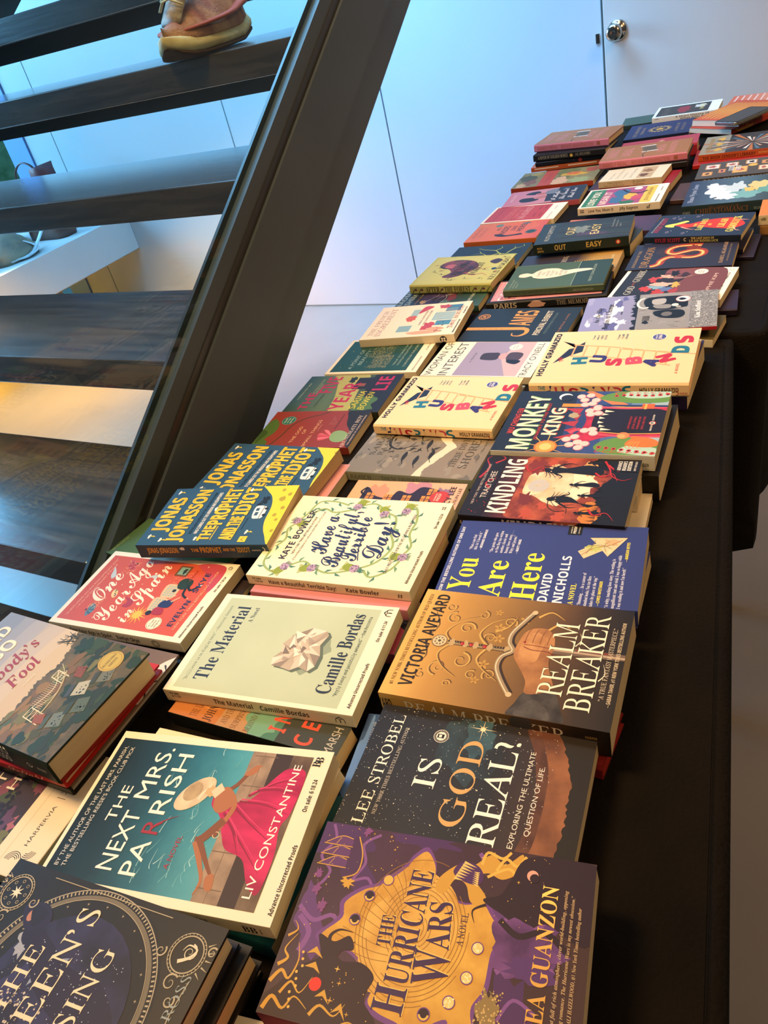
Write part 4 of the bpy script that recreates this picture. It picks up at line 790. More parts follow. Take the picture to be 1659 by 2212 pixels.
def c_monk(a):
    for k, m in enumerate(['2c3c6a', '33487c', '4a6490', '6a86a8', '9ab0b8']): a.R(0, 55 + k * 16, 100, 134, m)
    a.P([(70, 95), (99, 60), (100, 66), (78, 100)], 'd87a48')
    rd = 'b0243a'
    a.B([(22, 62), (34, 68), (50, 70), (66, 66), (74, 74), (72, 90), (74, 134), (30, 134), (28, 104), (24, 88), (16, 74)], paint('8a1c38', 'c02c44', 40))
    for k in range(5): a.P([(20 + k * 10, 62), (30 + k * 10, 64), (22 + k * 12, 48 + (k % 2) * 6)], 'a8323a')
    a.B([(33, 82), (42, 76), (60, 76), (70, 82), (68, 134), (34, 134)], '1c1016')
    for x, y, h in [(66, 83, 8), (61, 81, 6), (55, 80, 5), (48, 80, 5), (42, 82, 5), (37, 84, 9)]: a.P([(x - 2, y), (x + 2, y), (x - .5, y + h)], 'efe2c4')
    for p, w_ in [([(30, 60), (36, 66), (30, 74)], 4), ([(73, 76), (71, 100), (74, 134)], 2.6), ([(29, 84), (27, 104), (28, 134)], 2.6)]: a.S(p, w_, 'c94a5a')
    a.S([(75, 80), (73, 104), (76, 134)], .9, 'e8b04a'); a.S([(33, 84), (31, 104), (33, 134)], .9, 'e8b04a')
    a.R(74, 48, 77, 134, '26355e'); a.R(72.6, 44, 78, 64, 'd88a30'); a.R(71, 112, 79, 122, 'd8602c'); a.R(70, 114, 79, 116, 'e8a84a')
    a.B([(88, 74), (82, 90), (80, 110), (84, 134), (100, 134), (100, 92)], '5f8a3a'); a.B([(90, 96), (88, 116), (92, 134), (100, 134), (100, 100)], 'a9c8b4')
    a.B([(8, 84), (20, 90), (26, 108), (20, 134), (0, 134), (0, 100)], '5f8a3a'); a.B([(4, 104), (14, 112), (10, 134), (0, 134)], 'a9c8b4')
    for k in range(8):
        y = 88 + k * 6; a.E(92 + sin(k) * 1 + k * .4, y, 1.9, 'c23a30'); a.E(92 + k * .4, y, .9, '1c1016'); a.S([(94 + k * .4, y), (98, y - 2), (97, y + 2)], .6, 'c23a30')
        a.E(10 - k * .9, y, 1.9, 'c23a30'); a.E(10 - k * .9, y, .9, '1c1016'); a.S([(8 - k * .9, y), (3, y - 2), (4, y + 3)], .6, 'c23a30')
    a.E(28, 104, 5, 'd88048'); a.E(27, 103, 3, 'e8a060'); a.S([(20, 116), (26, 112), (24, 122)], 3, 'd8702c'); a.B([(14, 108), (24, 112), (26, 124), (18, 134), (12, 126)], 'd8702c')
    for k in range(4): a.S([(20, 112 + k * 2), (12, 108 + k * 3), (9, 112 + k * 3)], 1.3, 'e08a3c', True, True)
    for c in ([(16, 70), (12, 64), (20, 60), (24, 66), (14, 76), (8, 72)], [(84, 62), (90, 58), (92, 66), (84, 72), (78, 70), (72, 76), (76, 64)], [(60, 72), (66, 70), (70, 76), (62, 78)], [(34, 72), (30, 80), (36, 78)]):
        for x, y in c: a.E(x, y, 4.2, 'b96a78'); 
        for x, y in c: a.E(x + .4, y - .4, 3.6, 'e9c4bc')
    a.E(8, 45, 9.5, 'c8702c'); a.E(8, 45, 8, 'e8963c'); a.E(8, 45, 5, 'f4c070')
    for k in range(9): q = k * .7; a.S([(8 + 9 * cos(q), 45 + 9 * sin(q)), (8 + 18 * cos(q), 45 + 18 * sin(q))], .7, 'f0b860', False)
    a.E(89.6, 44, 6, 'e8eef0'); a.E(87.8, 45.6, 5.4, '20222e'); a.N(58, 58, 5, 4, 'a89a78', 4, .2)
    for k in range(9):
        f = k / 8; a.z += 0
    for o, m in ((1.0, '4c8a3a'), (0, 'f2ecc0')): a.T('MONKEY', 3 + o * .6, 31 + o, 88, 19, m, 'b', step=True)
    for o, m in ((.9, 'c8502c'), (0, 'f6eec0')): a.T('KING', 26 + o * .6, 49.4 + o, 44, 12.6, m, 'b', step=True)
    a.T('WU CHENG’EN', 26.5, 11.6, 42, 5.2, 'c9433a', 'b'); a.T('JOURNEY TO THE WEST', 17.5, 34.6, 61, 2.8, 'b03a34', 'b')
    for i, t in enumerate(['A NEW TRANSLATION BY', 'JULIA LOVELL', 'FOREWORD BY', 'GENE LUEN YANG']): a.T(t, 38, 107 + i * 3.6, 20, 1.8, 'b0343a', 'b')
    a.E(48, 124, 2.8, 'c23a30'); a.E(48, 124, 2.1, 'f0e4d0'); a.E(48, 123.8, .9, '161616', 1.5); a.T('PENGUIN CLASSICS', 36, 124.6, 9, 1.4, 'f0e4d0', 'b'); a.T('DELUXE EDITION', 52, 124.6, 9, 1.4, 'f0e4d0', 'b')
book('monkey', 'vivid paperback with roaring red fanged mouth, pink clouds and sun', ([(0, '1c1d26'), (.4, '1f2536'), (.55, '2c3c6a'), (1, '86a0b0')], 5, .06), c_monk, lambda a: (a.R(128, 0, 134, 14, 'e8e0cc'), a.T('PENGUIN', 120, 10, 8, 3, '2a2a2a', 'b')), 'cfd0c2', pages='cream', bow=.001)
book('monkeyblack', 'thick black book with cream pages under the red-mouth paperback', '1a1815', spbase='16140f', flare=.005)

# ---- husbands (two copies)
def c_husb(a):
    a.TB('HOLLY GRAMAZIO', 13, 7.8, 83, 4.8, '1d1a18', 'b', f=.25)
    a.P([(84, 13), (78, 22), (66, 24), (60, 17), (46, 14), (36, 11), (40, 20), (34, 24), (44, 30), (60, 32), (74, 30)], '1b2030') if False else a.P([(80, 12), (74, 24), (66, 26), (64, 21), (36, 12), (52, 26), (58, 34), (78, 33), (70, 27)], '1b2030')
    L = 'dfa26a'
    for p in ([(72, 24), (66, 60), (52, 112)], [(50, 24), (46, 60), (30, 112)], [(84, 60), (82, 90), (70, 130)], [(62, 66), (56, 100), (50, 130)]): a.S(p, 1.8 if p[0][0] < 80 else 1, L if p[0][0] < 80 else 'ecc9a0', False)
    for k in range(9): f = k / 8; a.S([(72 - 19 * f, 26 + 82 * f), (50 - 19 * f, 26 + 82 * f)], 1.5, L, False)
    for k in range(7): f = k / 6; a.S([(83 - 12 * f, 62 + 64 * f), (61 - 10 * f, 68 + 60 * f)], .9, 'ecc9a0', False)
    T_, Pu, R_, Pk = '1f6d84', '2f2a66', 'b8283c', 'c4475a'
    for ch, x, y, h, m, r in [('H', 41, 35, 12, T_, -4), ('U', 42.7, 51, 12, Pu, 8), ('S', 36.8, 65, 12, R_, 2), ('B', 40.6, 81, 12, Pk, -10), ('A', 33.7, 95.5, 12, Pu, 24), ('N', 46, 106, 12, R_, -28), ('D', 58.7, 117, 13, T_, 2), ('S', 78.8, 117.5, 14, R_, -8)]:
        a.TB(ch, x, y + h * .5, 12, h, m, 'b', r, 'c', .7)
    a.T('THE', 40, 21, 8, 3.6, R_, 'b', -20); a.T('A NOVEL', 15, 119, 18, 2.4, R_, 'o')
    for i, t in enumerate(['“A new', 'comedy of', '—GABRIELLE', 'ZEVIN']): a.T(t, 81, 40 + i * 3.6, 10, 1.9, T_, 'q')
    for i, t in enumerate(['“Very funny”', '—CLAIRE', 'LOMBARDO']): a.T(t, 81, 62 + i * 3.6, 11, 1.9, T_, 'q')
    a.E(84, 96.5, 6.2, 'e8e2d4'); a.E(84, 96.5, 5.6, '47508c'); a.T('READ WITH', 80.6, 95, 7, 1.4, 'f0e8d8', 'b'); a.T('JENNA', 79.8, 98.6, 8.6, 2.6, 'f0e8d8', 'b')
def s_husb(a):
    a.T('THE', 8, 6, 6, 4, '2a7f96', 'b')
    x = 14
    for ch, m in zip('HUSBANDS', ['2f2a66', 'c4475a', 'b8283c', '1f6d84', '2f2a66', 'b8283c', 'c4475a', '1f6d84']): a.T(ch, x, 13.5, 8, 10.5, m, 'b', random.Random(x).uniform(-14, 14)); x += 9.4
    a.T('HOLLY GRAMAZIO', 92, 8, 30, 4, '1d1a18', 'b'); a.T('DOUBLEDAY', 123, 10, 6, 2, 'b8604a', 'b'); a.S([(120, 6), (122, 9), (120, 11)], .8, 'b8604a')
HB = 'eecb98'
book('husbR', 'peach hardcover with tumbling coloured letters, right-hand copy on the table edge', HB, c_husb, s_husb, hard=True)
book('husbRlow', 'purple bound book lying under the right peach hardcover', '372c55', spbase='372c55', back='372c55', flare=.002)
book('husbL', 'peach hardcover with tumbling coloured letters, left copy beside the grey crow book', HB, c_husb, s_husb, hard=True)

def c_sky(a):
    for i in range(16): rr = random.Random(i); a.N(rr.uniform(5, 95), rr.uniform(4, 48), rr.uniform(5, 14), rr.uniform(3, 8), ['e4e4e8', 'f0efe9', '5f5f8c', '9a9ab8'][i % 4], i, .35, 16)
    rr = random.Random(4); e = [(x, 57 + rr.uniform(-3, 3) + (3 if x < 40 else 0)) for x in range(0, 101, 2)]
    a.P([(0, 70)] + e + [(100, 70)], '1a1a1a'); a.P([(0, 64), (100, 62), (100, 120), (0, 120)], '8d8a84')
    for i in range(40): x, y = rr.uniform(2, 98), rr.uniform(64, 128); a.S([(x, y), (x + rr.uniform(-3, 3), y + rr.uniform(2, 9))], .6, ['5a5854', 'b4b0a8', '3c3a38'][i % 3])
    K = '121212'
    a.B([(86, 70), (90, 78), (90, 108), (84, 116), (60, 118), (56, 112), (52, 98), (54, 78), (62, 72), (76, 68)], K)
    a.B([(82, 78), (84, 92), (70, 92), (68, 80)], 'a8a49c'); a.B([(66, 80), (66, 98), (56, 98), (57, 84)], '8a867e'); a.B([(50, 84), (50, 110), (38, 116), (28, 110), (30, 92), (40, 82)], K)
    a.O(74, 70, 16, 3, 'd8d4ca', 10, 24, 150, 350); a.E(40, 96, 6, '6a6660'); a.E(64, 104, 4, 'd8d4c8'); a.E(58, 108, 3, '9a968c'); a.N(20, 74, 5, 3, K, 4)
    for k in range(7): a.R(24 + k * 2, 70, 25 + k * 2, 78, '2c2a28')
    a.R(0, 121, 100, 150, '7d7c78'); a.D(420, 0, 121, 100, 150, .3, .9, 'b8b6b0', 4); a.D(300, 0, 121, 100, 150, .3, .8, '4a4846', 5)
    a.T('As the Sky', 26, 21, 42, 5.4, '16140f', 'f'); a.T('Begins to Change', 8, 33, 69, 6.2, '16140f', 'f'); a.T('POEMS', 46, 46, 8, 1.8, '2a2a2a', 'b')
    a.T('Kim Stafford', 25, 132, 46, 5.4, 'f0eee6', 'f')
    a.E(79.8, 112.3, 8.6, 'b23a34'); a.E(79.8, 112.3, 8, 'f2efe4'); a.O(79.8, 112.3, 7.2, .5, '2a2a2a'); a.N(79.8, 112, 3.4, 4.8, '141414', 4, .3, 12, 30)
book('sky', 'thin cover of a black-and-white truck photograph under a cloudy sky', ([(0, '8a8ab0'), (1, '8f8c86')], 10, .2), c_sky, lambda a: a.R(104, 0, 150, 6, 'b0242a'), 'b0242a', bow=.001)
book('skylow', 'olive green paperback under the truck photograph cover', '5d5634', lambda a: (a.N(70, 110, 20, 30, '6f6a3c', 3, .4), a.N(50, 130, 14, 10, '3c3a20', 5, .4)), spbase='e6dcc0')

def c_gum(a):
    a.R(5, 5, 95, 128, '24201f'); a.B([(5, 80), (40, 74), (70, 84), (95, 78), (95, 128), (5, 128)], '70403e'); a.B([(60, 60), (95, 56), (95, 100), (70, 90)], '7c4744')
    for i, (x, y, rx, ry, m) in enumerate([(30, 42, 8, 7, 'b83a30'), (36, 54, 7, 10, '7fa0a8'), (46, 58, 8, 12, 'c9a890'), (60, 46, 9, 8, 'b2403a'), (58, 62, 9, 12, '2a2024'), (70, 58, 5, 10, 'd0a088'), (20, 60, 9, 8, 'b03830'), (30, 68, 8, 8, '5c6f94'), (80, 66, 10, 6, '1c1618'), (44, 76, 9, 5, 'c9a04a'), (76, 80, 8, 5, '3a2426'), (24, 78, 10, 5, 'a03a38'), (10, 70, 6, 5, 'c8564a')]): a.N(x, y, rx, ry, m, i, .35)
    a.S([(66, 56), (66, 76), (72, 90)], 1, 'b9a890'); a.S([(84, 40), (78, 60), (70, 80), (70, 100)], 1.6, '141014', True, True)
    a.T('GOD', 12, 26, 26, 9, 'd8d0b8', 'l'); a.T('and the', 40, 22, 10, 3, 'c8644a', 'i'); a.T('GUMIHO', 52, 26, 40, 9, 'd8d0b8', 'l'); a.E(66, 100, 8, 'f0ead4', 8) if False else a.E(86, 98, 8.5, 'f0ead4'); a.O(86, 98, 7.4, .4, '8a8468')
    for i, t in enumerate(['STUNNING', 'NEW FANTASY', 'DEBUT']): a.T(t, 81, 95.6 + i * 3, 10, 1.8, '3a3628', 'b')
    a.T('SOPHIE KIM', 14, 121, 66, 4.6, 'd8b8a4', 's'); proof(a, 140, '8.13.24', 135)
    a.E(92, 134, 2.6, '8a8672'); a.E(92, 134, 2.1, CR)
book('gumiho', 'cream-bordered proof with crowded red and brown fantasy figures, right edge', CR, c_gum, bow=.002)
book('gumlow', 'dark purple book overhanging the table edge beneath the cream-bordered fantasy proof', '2b1f33', spbase='241a2a', back='241a2a', pages='grey', hard=True)

def c_drag(a):
    rd, go = '9a3424', 'd8923c'
    body = [(20, 96), (32, 84), (26, 66), (34, 50), (52, 44), (66, 52), (70, 70), (60, 84), (44, 84), (36, 96), (38, 112)]
    body = [(8, 34), (16, 44), (30, 46), (42, 56), (40, 72), (38, 88), (46, 100), (60, 100), (66, 88), (60, 74), (54, 62), (60, 52), (74, 52), (84, 62), (86, 80), (84, 96)]
    a.S([(x + 2, y + 1) for x, y in body], 12, rd); a.S(body, 5, go); a.S(body, 2, 'ecc47c')
    for k in range(26): q = k * .24; a.S([(66 + 14 * cos(q), 64 + 18 * sin(q)), (66 + 22 * cos(q), 64 + 30 * sin(q))], .5, '7a5636', False)
    a.N(78, 86, 10, 8, '7a2c20', 4, .4); a.N(44, 70, 6, 8, 'b04a2c', 3, .35)
    a.T('KINGDOM OF THE', 8, 12, 66, 4, 'b89868', 'l'); a.T('DRAGON', 6, 30, 80, 11, 'b98a50', 'l'); a.T('KIRANSOUL', 20, 19, 50, 5, 'b89868', 'l') if False else None
    a.T('ISABEL AGAJANIAN', 10, 132, 84, 5, 'c9a070', 'l'); a.T('NEW YORK TIMES BESTSELLING AUTHOR', 16, 138.5, 66, 2, 'a88c64', 'l')
book('dragon', 'dark slate paperback with a coiling red and gold dragon', ([(0, '262633'), (1, '2a2732')], 8, .2), c_drag, pages='cream', bow=.001)

def c_lilah(a):
    Y, R_, F_ = 'e8dc5a', 'bf3226', 'd8907a'
    a.B([(50, 34), (58, 44), (56, 56), (66, 70), (76, 92), (78, 116), (60, 134), (44, 138), (30, 124), (34, 96), (42, 70), (38, 56), (44, 44)], R_)
    a.E(48, 28, 4.5, F_); a.B([(44, 22), (52, 20), (60, 34), (70, 46), (66, 52), (56, 42), (50, 34), (42, 34)], Y); a.S([(42, 46), (32, 60), (30, 70)], 4, F_, True, True); a.S([(40, 124), (24, 130), (20, 138)], 3.6, F_, True, True); a.S([(68, 128), (66, 142)], 3.6, F_, True, True)
    for i, (t, x, y, w_, h) in enumerate([('THE', 42, 62, 14, 4), ('LAST DAYS', 26, 74, 50, 9), ('OF', 46, 84, 8, 5), ('LILAH', 38, 104, 36, 10), ('GOODLUCK', 16, 122, 68, 11)]): a.T(t, x, y + 6, w_, h, Y, 'f')
    a.T('KYLIE SCOTT', 20, 16, 66, 7, 'a8283a', 'b'); a.T('NEW YORK TIMES BESTSELLING AUTHOR', 18, 8, 66, 2, 'b0a8a0', 'b')
    for x, y in ((20, 30), (84, 24), (88, 60), (14, 56), (80, 34)): a.N(x, y, 5, 3, '5c5468', x, .3); a.X(x + 6, y + 5, 1.6, 'e0e0e8')
    a.T('A NOVEL', 18, 134, 8, 1.6, 'b0a8a0')
def s_lilah(a): a.T('KYLIE SCOTT', 18, 8.6, 38, 6, 'b0283a', 'b'); a.O(64, 5, 2.6, 1, 'd0c8b0', a0=60, a1=300); a.T('THE LAST DAYS OF', 72, 4.6, 34, 3.2, 'c9be6a', 'b'); a.T('LILAH GOODLUCK', 70, 9, 42, 3.6, 'c9be6a', 'b')
book('lilah', 'navy paperback with woman in red dress and yellow lettering, right side', '1f2a3c', c_lilah, s_lilah, '1c2534')
book('lilahlow', 'grey-edged paperback beneath the navy red-dress book', '2a2434', spbase='2a2434')
book('lilahlow2', 'dark violet hardcover at the very bottom of the red-dress stack', '241c30', spbase='241c30', back='241c30', hard=True)

def c_chrest(a):
    for i, (x, y, rx, ry, m) in enumerate([(45, 40, 22, 14, 'cfd8d8'), (58, 56, 20, 12, 'bcc8c4'), (30, 66, 18, 18, '6fa09a'), (60, 84, 18, 12, 'c8b878'), (40, 96, 18, 12, '5f9488'), (24, 46, 10, 12, 'dce0dc'), (70, 30, 10, 8, 'dce4e4'), (20, 110, 16, 14, '3c3a30'), (46, 72, 9, 7, 'd8b060'), (72, 100, 14, 10, '3a4434'), (34, 118, 12, 6, 'c87a4a')]): a.N(x, y, rx, ry, m, i, .35)
    for k in range(9): a.P([(24 + k * 4, 112), (26 + k * 4, 112), (25 + k * 4, 122)], 'e0a084')
    a.T('Diana Wynne Jones', 12, 11, 72, 6, '9aa4b4', 'f')
def s_chrest(a): a.T('JONES', 1, 10, 9, 3.4, '8a96a0', 'b'); a.T('CHRESTOMANCI', 16, 10.6, 58, 6, '8f5a34', 'l'); a.T('THE CHRONICLES OF', 30, 4.6, 34, 2.4, '7d5436', 'l'); a.T('VOLUMES I & II', 80, 10, 16, 3, '7d8a80', 'b')
book('chrest', 'thick dark teal book painted with white swans and glowing clouds', ([(0, '28344c'), (.5, '4a6470'), (1, '2a2e28')], 10, .15), c_chrest, s_chrest, '27383a')
book('brown', 'dark reddish brown book left of the painted swan book', '4a332f', lambda a: a.T('A NOVEL', 10, 100, 20, 3, 'b08a6a', 'i'), pages='tan', hard=True)
def c_grief(a):
    for i, (x, y, w_, h, m) in enumerate([(60, 14, 24, 22, 'd8d0c4'), (20, 12, 18, 14, 'd8a060'), (64, 50, 22, 18, 'cfc6b4'), (30, 40, 18, 8, 'c97a64'), (20, 64, 34, 22, 'd8a860'), (70, 84, 20, 16, 'cfc6b4'), (24, 108, 24, 14, 'd8c8a8'), (62, 112, 18, 18, 'c98a54')]):
        a.R(x - 2, y - 2, x + w_ + 2, y + h + 2, 'b9824a'); a.R(x, y, x + w_, y + h, m); a.N(x + w_ / 2, y + h / 2, w_ * .28, h * .3, '2a2422' if i % 2 else 'a85a48', i, .3)
    a.T('GOOD', 34, 64, 30, 9, 'cdd0c8', 'b', 0); a.T('GRIEF', 34, 76, 30, 9, 'cdd0c8', 'b'); a.E(58, 96, 8, 'd8a850')
book('grief', 'grey-brown book covered with small framed pictures', '4c463f', c_grief, lambda a: a.T('GOOD GRIEF DAPHNE', 14, 9.4, 110, 7.4, 'a8a090', 'b'), '3a3129')
def c_cens(a):
    a.R(0, 36, 100, 151, '3a3430')
    for k in range(34):
        q = k * 2 * pi / 34; w_ = .05; r = 26 + (k * 7 % 5) * 7
        a.P([(44 + 3 * cos(q), 70 + 3 * sin(q)), (44 + r * cos(q - w_), 70 + r * 1.4 * sin(q - w_)), (44 + r * cos(q + w_), 70 + r * 1.4 * sin(q + w_))], ['c9a084', '4f6a74', 'b06a3c', 'd8cfb8', '4a2c28'][k % 5])
    for x in (20, 50, 80): a.N(x, 24, 8, 5, 'c9a04a', x, .4)
    a.T('THE BOOK CENSOR’S', 10, 14, 80, 6, 'a98a54', 'f')
book('censor', 'book with pale top and wheel of radiating pages, by the frame edge', ([(0, '948c74'), (1, '8a8270')], 20, .2), c_cens, lambda a: (a.T('THE BOOK CENSOR’S LIBRARY', 6, 7.4, 72, 4.4, '4a2016', 'b'), a.T('BOTHAYNA AL-ESSA', 82, 6, 30, 2.8, 'd8a060', 'b'), a.E(124, 4.5, 2.6, '1c1410')), 'b5532c')
book('censred', 'red spined book right under the wheel-of-pages book', 'a02420', None, lambda a: a.R(60, 0, 150, 2.4, 'd8a040'), 'a8241f', hard=True, back='a02420')
# ---------------------------------------------------------------- left column
def c_queen(a):
    g = 'b0a488'
    a.E(48, 70, 53, '12110f', 53.5); a.O(48, 70, 51, .5, g, 52, 90); a.O(48, 70, 48, 2.2, '6f6754', 49, 90)
    for k in range(150):
        q = 2 * pi * k / 150; a.S([(48 + 48.6 * cos(q), 70 + 49.6 * sin(q)), (48 + 50.2 * cos(q), 70 + 51.2 * sin(q))], .7, g, False)
    a.O(48, 70, 46, .3, g, 46.6, 90)
    for k in range(24): q = 2 * pi * k / 24; a.X(48 + 43.5 * cos(q), 70 + 44 * sin(q), .9, g)
    a.E(46, 70, 40, paint('15152c', '2b2c54', 28), 40.5)
    rr = random.Random(3)
    for k in range(16): a.N(30 + rr.uniform(-12, 30), 62 + rr.uniform(-28, 26), rr.uniform(4, 13), rr.uniform(3, 8), ['2a2a50', '3c4a72', '252246', '8a94ac', '1a1830'][k % 5] if k < 12 else '2e2c58', k, .4, 16, rr.uniform(0, 90))
    a.N(66, 38, 7, 5, '9aa0ae', 3, .4); a.B([(76, 34), (70, 50), (62, 70), (60, 92), (46, 108), (40, 84), (48, 60), (60, 44), (66, 34)], '1b1634'); a.B([(80, 24), (84, 36), (78, 44), (72, 40), (70, 32)], '1d1838')
    a.E(76.5, 31, 3, 'b07a66', 2.2); a.B([(78, 30), (82, 30), (80, 40), (72, 36)], '16122a'); a.D(200, 22, 36, 70, 100, .12, .4, 'b4bccc', 5); a.D(60, 28, 44, 48, 70, .3, .8, 'c4b6a4', 6)
    for cx_, cy_, sg in ((84, 13, 0), (84, 125, 1), (12, 13, 0), (12, 125, 1)):
        a.O(cx_, cy_, 8.6, .6, g); a.O(cx_, cy_, 9.8, .35, g)
        for k in range(30): q = 2 * pi * k / 30; a.E(cx_ + 9.2 * cos(q), cy_ + 9.2 * sin(q), .26, g)
        if sg: a.S([(cx_ - 4, cy_ - 3), (cx_ - 1, cy_ + 2), (cx_ + 3, cy_ + 4), (cx_ + 4, cy_ - 1), (cx_ + 1, cy_ - 3)], 1.8, 'd8ceb0', True, True); curl(a, cx_ + 1, cy_ + 1, 4, .7, 'd8ceb0', 1, 0, 1.6)
        else:
            a.X(cx_, cy_, 4, 'e0d8c0', 8, .35)
            for k in range(8): q = k * pi / 4; a.O(cx_ + 6 * cos(q), cy_ + 6 * sin(q), .9, .25, g, n=10)
        dr = 1 if cx_ < 50 else -1; du = 1 if cy_ < 60 else -1
        for r_, x, y, dd in [(4, cx_ + dr * 13, cy_ + du * 1, 1), (3, cx_ + dr * 2, cy_ + du * 14, -1), (3, cx_ + dr * 20, cy_ - du * 3, -1), (2.6, cx_ - dr * 4, cy_ - du * 12, 1)]: curl(a, x, y, r_, .9, g, dd * dr, 40)
        for k in range(5): q = pi * (.5 * du * -1) + (k - 2) * .3; a.S([(cx_ + 10.6 * cos(q), cy_ + 10.6 * sin(q)), (cx_ + 14.5 * cos(q), cy_ + 14.5 * sin(q))], .8, g, False, True)
        a.S([(cx_ + dr * 10, cy_ - du * 8), (cx_ + dr * 24, cy_ - du * 7), (cx_ + dr * 34, cy_ - du * 8)], .5, g)
    a.R(3, 30, 3.4, 108, g); a.R(96.4, 30, 96.8, 108, g)
    F_ = 'e0d6b4'
    a.T('THE', 34, 51, 32, 9, F_, 'l'); a.T('QUEEN’S', 6, 68.8, 83, 11.5, F_, 'l'); a.T('RISING', 22, 89.6, 53, 10, F_, 'l'); a.T('REBECCA ROSS', 17, 133.4, 59, 4.6, '8f9a98', 'l')
book('queen', 'dark hardcover with ornate silver oval frame, lower left corner of the frame', ([(0, '100f0d'), (1, '13120f')], 10, .2), c_queen, hard=True, spbase='1b1a20', back='191724')
book('queenlow', 'black-boarded hardcover with ragged cream pages under the silver oval book', '16130f', hard=True, pages='tan', back='16130f')
book('queenbase', 'brown-edged hardcover at the bottom of the silver oval stack', '201a16', hard=True, back='201a16')

def c_some(a):
    for y, m in ((0, '8d8f9a'), (14, '9b99a0'), (28, 'a8a2a4'), (44, 'bcae9f'), (62, 'c6b49b'), (76, 'c4b090')): a.N(50, y + 14, 62, 11, m, y, .14)
    hz = [(100, 84), (92, 88), (84, 92), (76, 94), (68, 96), (60, 95), (52, 93), (44, 94), (36, 96), (26, 97), (14, 96), (0, 98)]
    rr = random.Random(9)
    a.P([(x, y + rr.uniform(-1.4, 1.4)) for x, y in smooth(hz, False, 6)] + [(0, 161), (100, 161)], paint('4a4426', '6c5c34', 60))
    for k in range(110):
        x, y = rr.uniform(0, 100), rr.uniform(97, 160); d = (y - 97) / 60
        a.N(x, y, rr.uniform(3, 8), rr.uniform(2, 5), [['8a6a34', '6f6a34', '75582c', '4f5a30'], ['364416', '28360f', '4a4818', '2c3210']][1 if d + rr.uniform(-.25, .25) > .4 or x > 80 else 0][k % 4], k, .4, 10)
    for k in range(26): a.S([(rr.uniform(88, 100), rr.uniform(80, 92)), (rr.uniform(84, 98), rr.uniform(74, 88))], .4, '2a2c1c', False)
    w_ = 'd8cfb0'
    for x0, y0, s in ((57, 101, 1), (22, 110, 1.2)):
        for dx in (0, 7 * s): a.S([(x0 + dx, y0), (x0 + dx - 2, y0 + 14 * s)], .8, w_, False)
        for k in range(4): a.S([(x0, y0 + 3.4 * k * s), (x0 + 7 * s, y0 + 3 * k * s)], .6, w_, False); a.S([(x0, y0 + 3 * k * s), (x0 + 6.6 * s, y0 + 3 + 3 * k * s)], .3, w_, False)
    a.S([(64, 101), (50, 112), (30, 110)], .6, w_); a.S([(70, 99), (60, 112), (44, 118), (29, 112)], .4, w_); a.S([(66, 108), (48, 118), (24, 122)], 1.2, 'b0a27c')
    for k in range(20): a.S([(64 - k * 1.7, 105 + .1 * k), (64 - k * 1.7, 110 + .45 * k)], .25, w_, False)
    a.P([(72, 114), (74, 122), (64, 126), (63, 118)], '7d4526'); a.D(14, 65, 116, 73, 124, .3, .6, '5a2c20', 4)
    for x, y, c_, r_ in ((56, 136, 'a9a894', '43484a'), (72, 146, '6a6c58', '3e4234'), (28, 140, '6a7468', '4a5648'), (44, 148, '54604c', '38402e')): a.P([(x - 8, y - 5), (x + 4, y - 8), (x + 9, y), (x - 3, y + 5)], c_); a.P([(x - 9, y - 6), (x + 3, y - 9), (x - 1, y - 12), (x - 11, y - 9)], r_); a.D(10, x - 4, y - 3, x + 4, y + 2, .4, .8, '20241f', int(x))
    a.P([(26, 118), (30, 126), (22, 130), (20, 122)], '8a4c28')
    a.T('RICHARD', 8, 21, 78, 13, 'efe4c4', 'b'); a.T('RUSSO', 20, 40, 56, 13, 'efe4c4', 'b')
    a.T('Somebody’s', 4, 60, 78, 12, '98302c', 'q'); a.T('Fool', 38, 78, 30, 12, '98302c', 'q'); a.T('a novel', 43, 85.5, 12, 2.4, 'e8dcc0', 'o')
    a.E(84, 137, 10, 'b08a3a'); a.E(84, 137, 9.6, ink('d9b45c', .3, .4)); a.O(84, 137, 8.6, .3, '7d6026')
    a.T('SIGNED FIRST', 76.5, 136.5, 15, 2.2, '4a3814', 'f'); a.T('EDITION', 79.5, 140.5, 9, 2.2, '4a3814', 'f')
def s_some(a): a.T('RICHARD', 92, 9, 26, 7, 'e4dcc8', 'b'); a.T('RUSSO', 94, 17.4, 22, 7, 'e4dcc8', 'b'); a.T('KNOPF', 146, 12, 10, 3, 'd8d0b8', 'q'); curl(a, 138, 10, 3, 1, 'd8d0b8')
book('somebody', 'large hardcover with hillside and bridge scene and round gold seal', ([(0, '8d8f9a'), (.5, 'c6b49b'), (.65, '4a4a2c'), (1, '28301f')], 10, .05), c_some, s_some, '232a1c', hard=True, back='8f1f1c')
book('redlight', 'scarlet hardcover whose spine shows cursive lettering, under the bridge-scene book', 'b52420', None, lambda a: a.T('Delight', 84, 6.6, 34, 5, 'e8a890', 'k'), 'b52420', hard=True, back='b52420')
def c_snk(a):
    a.N(50, 120, 50, 30, '6f5848', 2, .2); a.B([(60, 112), (84, 108), (98, 118), (96, 128), (78, 130), (62, 124)], 'd8d0c4'); a.S([(64, 118), (74, 112), (80, 122), (90, 114)], 1.2, '2a2624'); a.B([(60, 124), (80, 131), (97, 128), (96, 133), (76, 136)], 'f0ebe0')
book('sneaker', 'black-edged book with a white shoe pictured on its cover, in the left pile', ([(0, '3a302a'), (1, '77604e')], 12, .2), c_snk, spbase='191512', back='141210', pages='grey', hard=True)
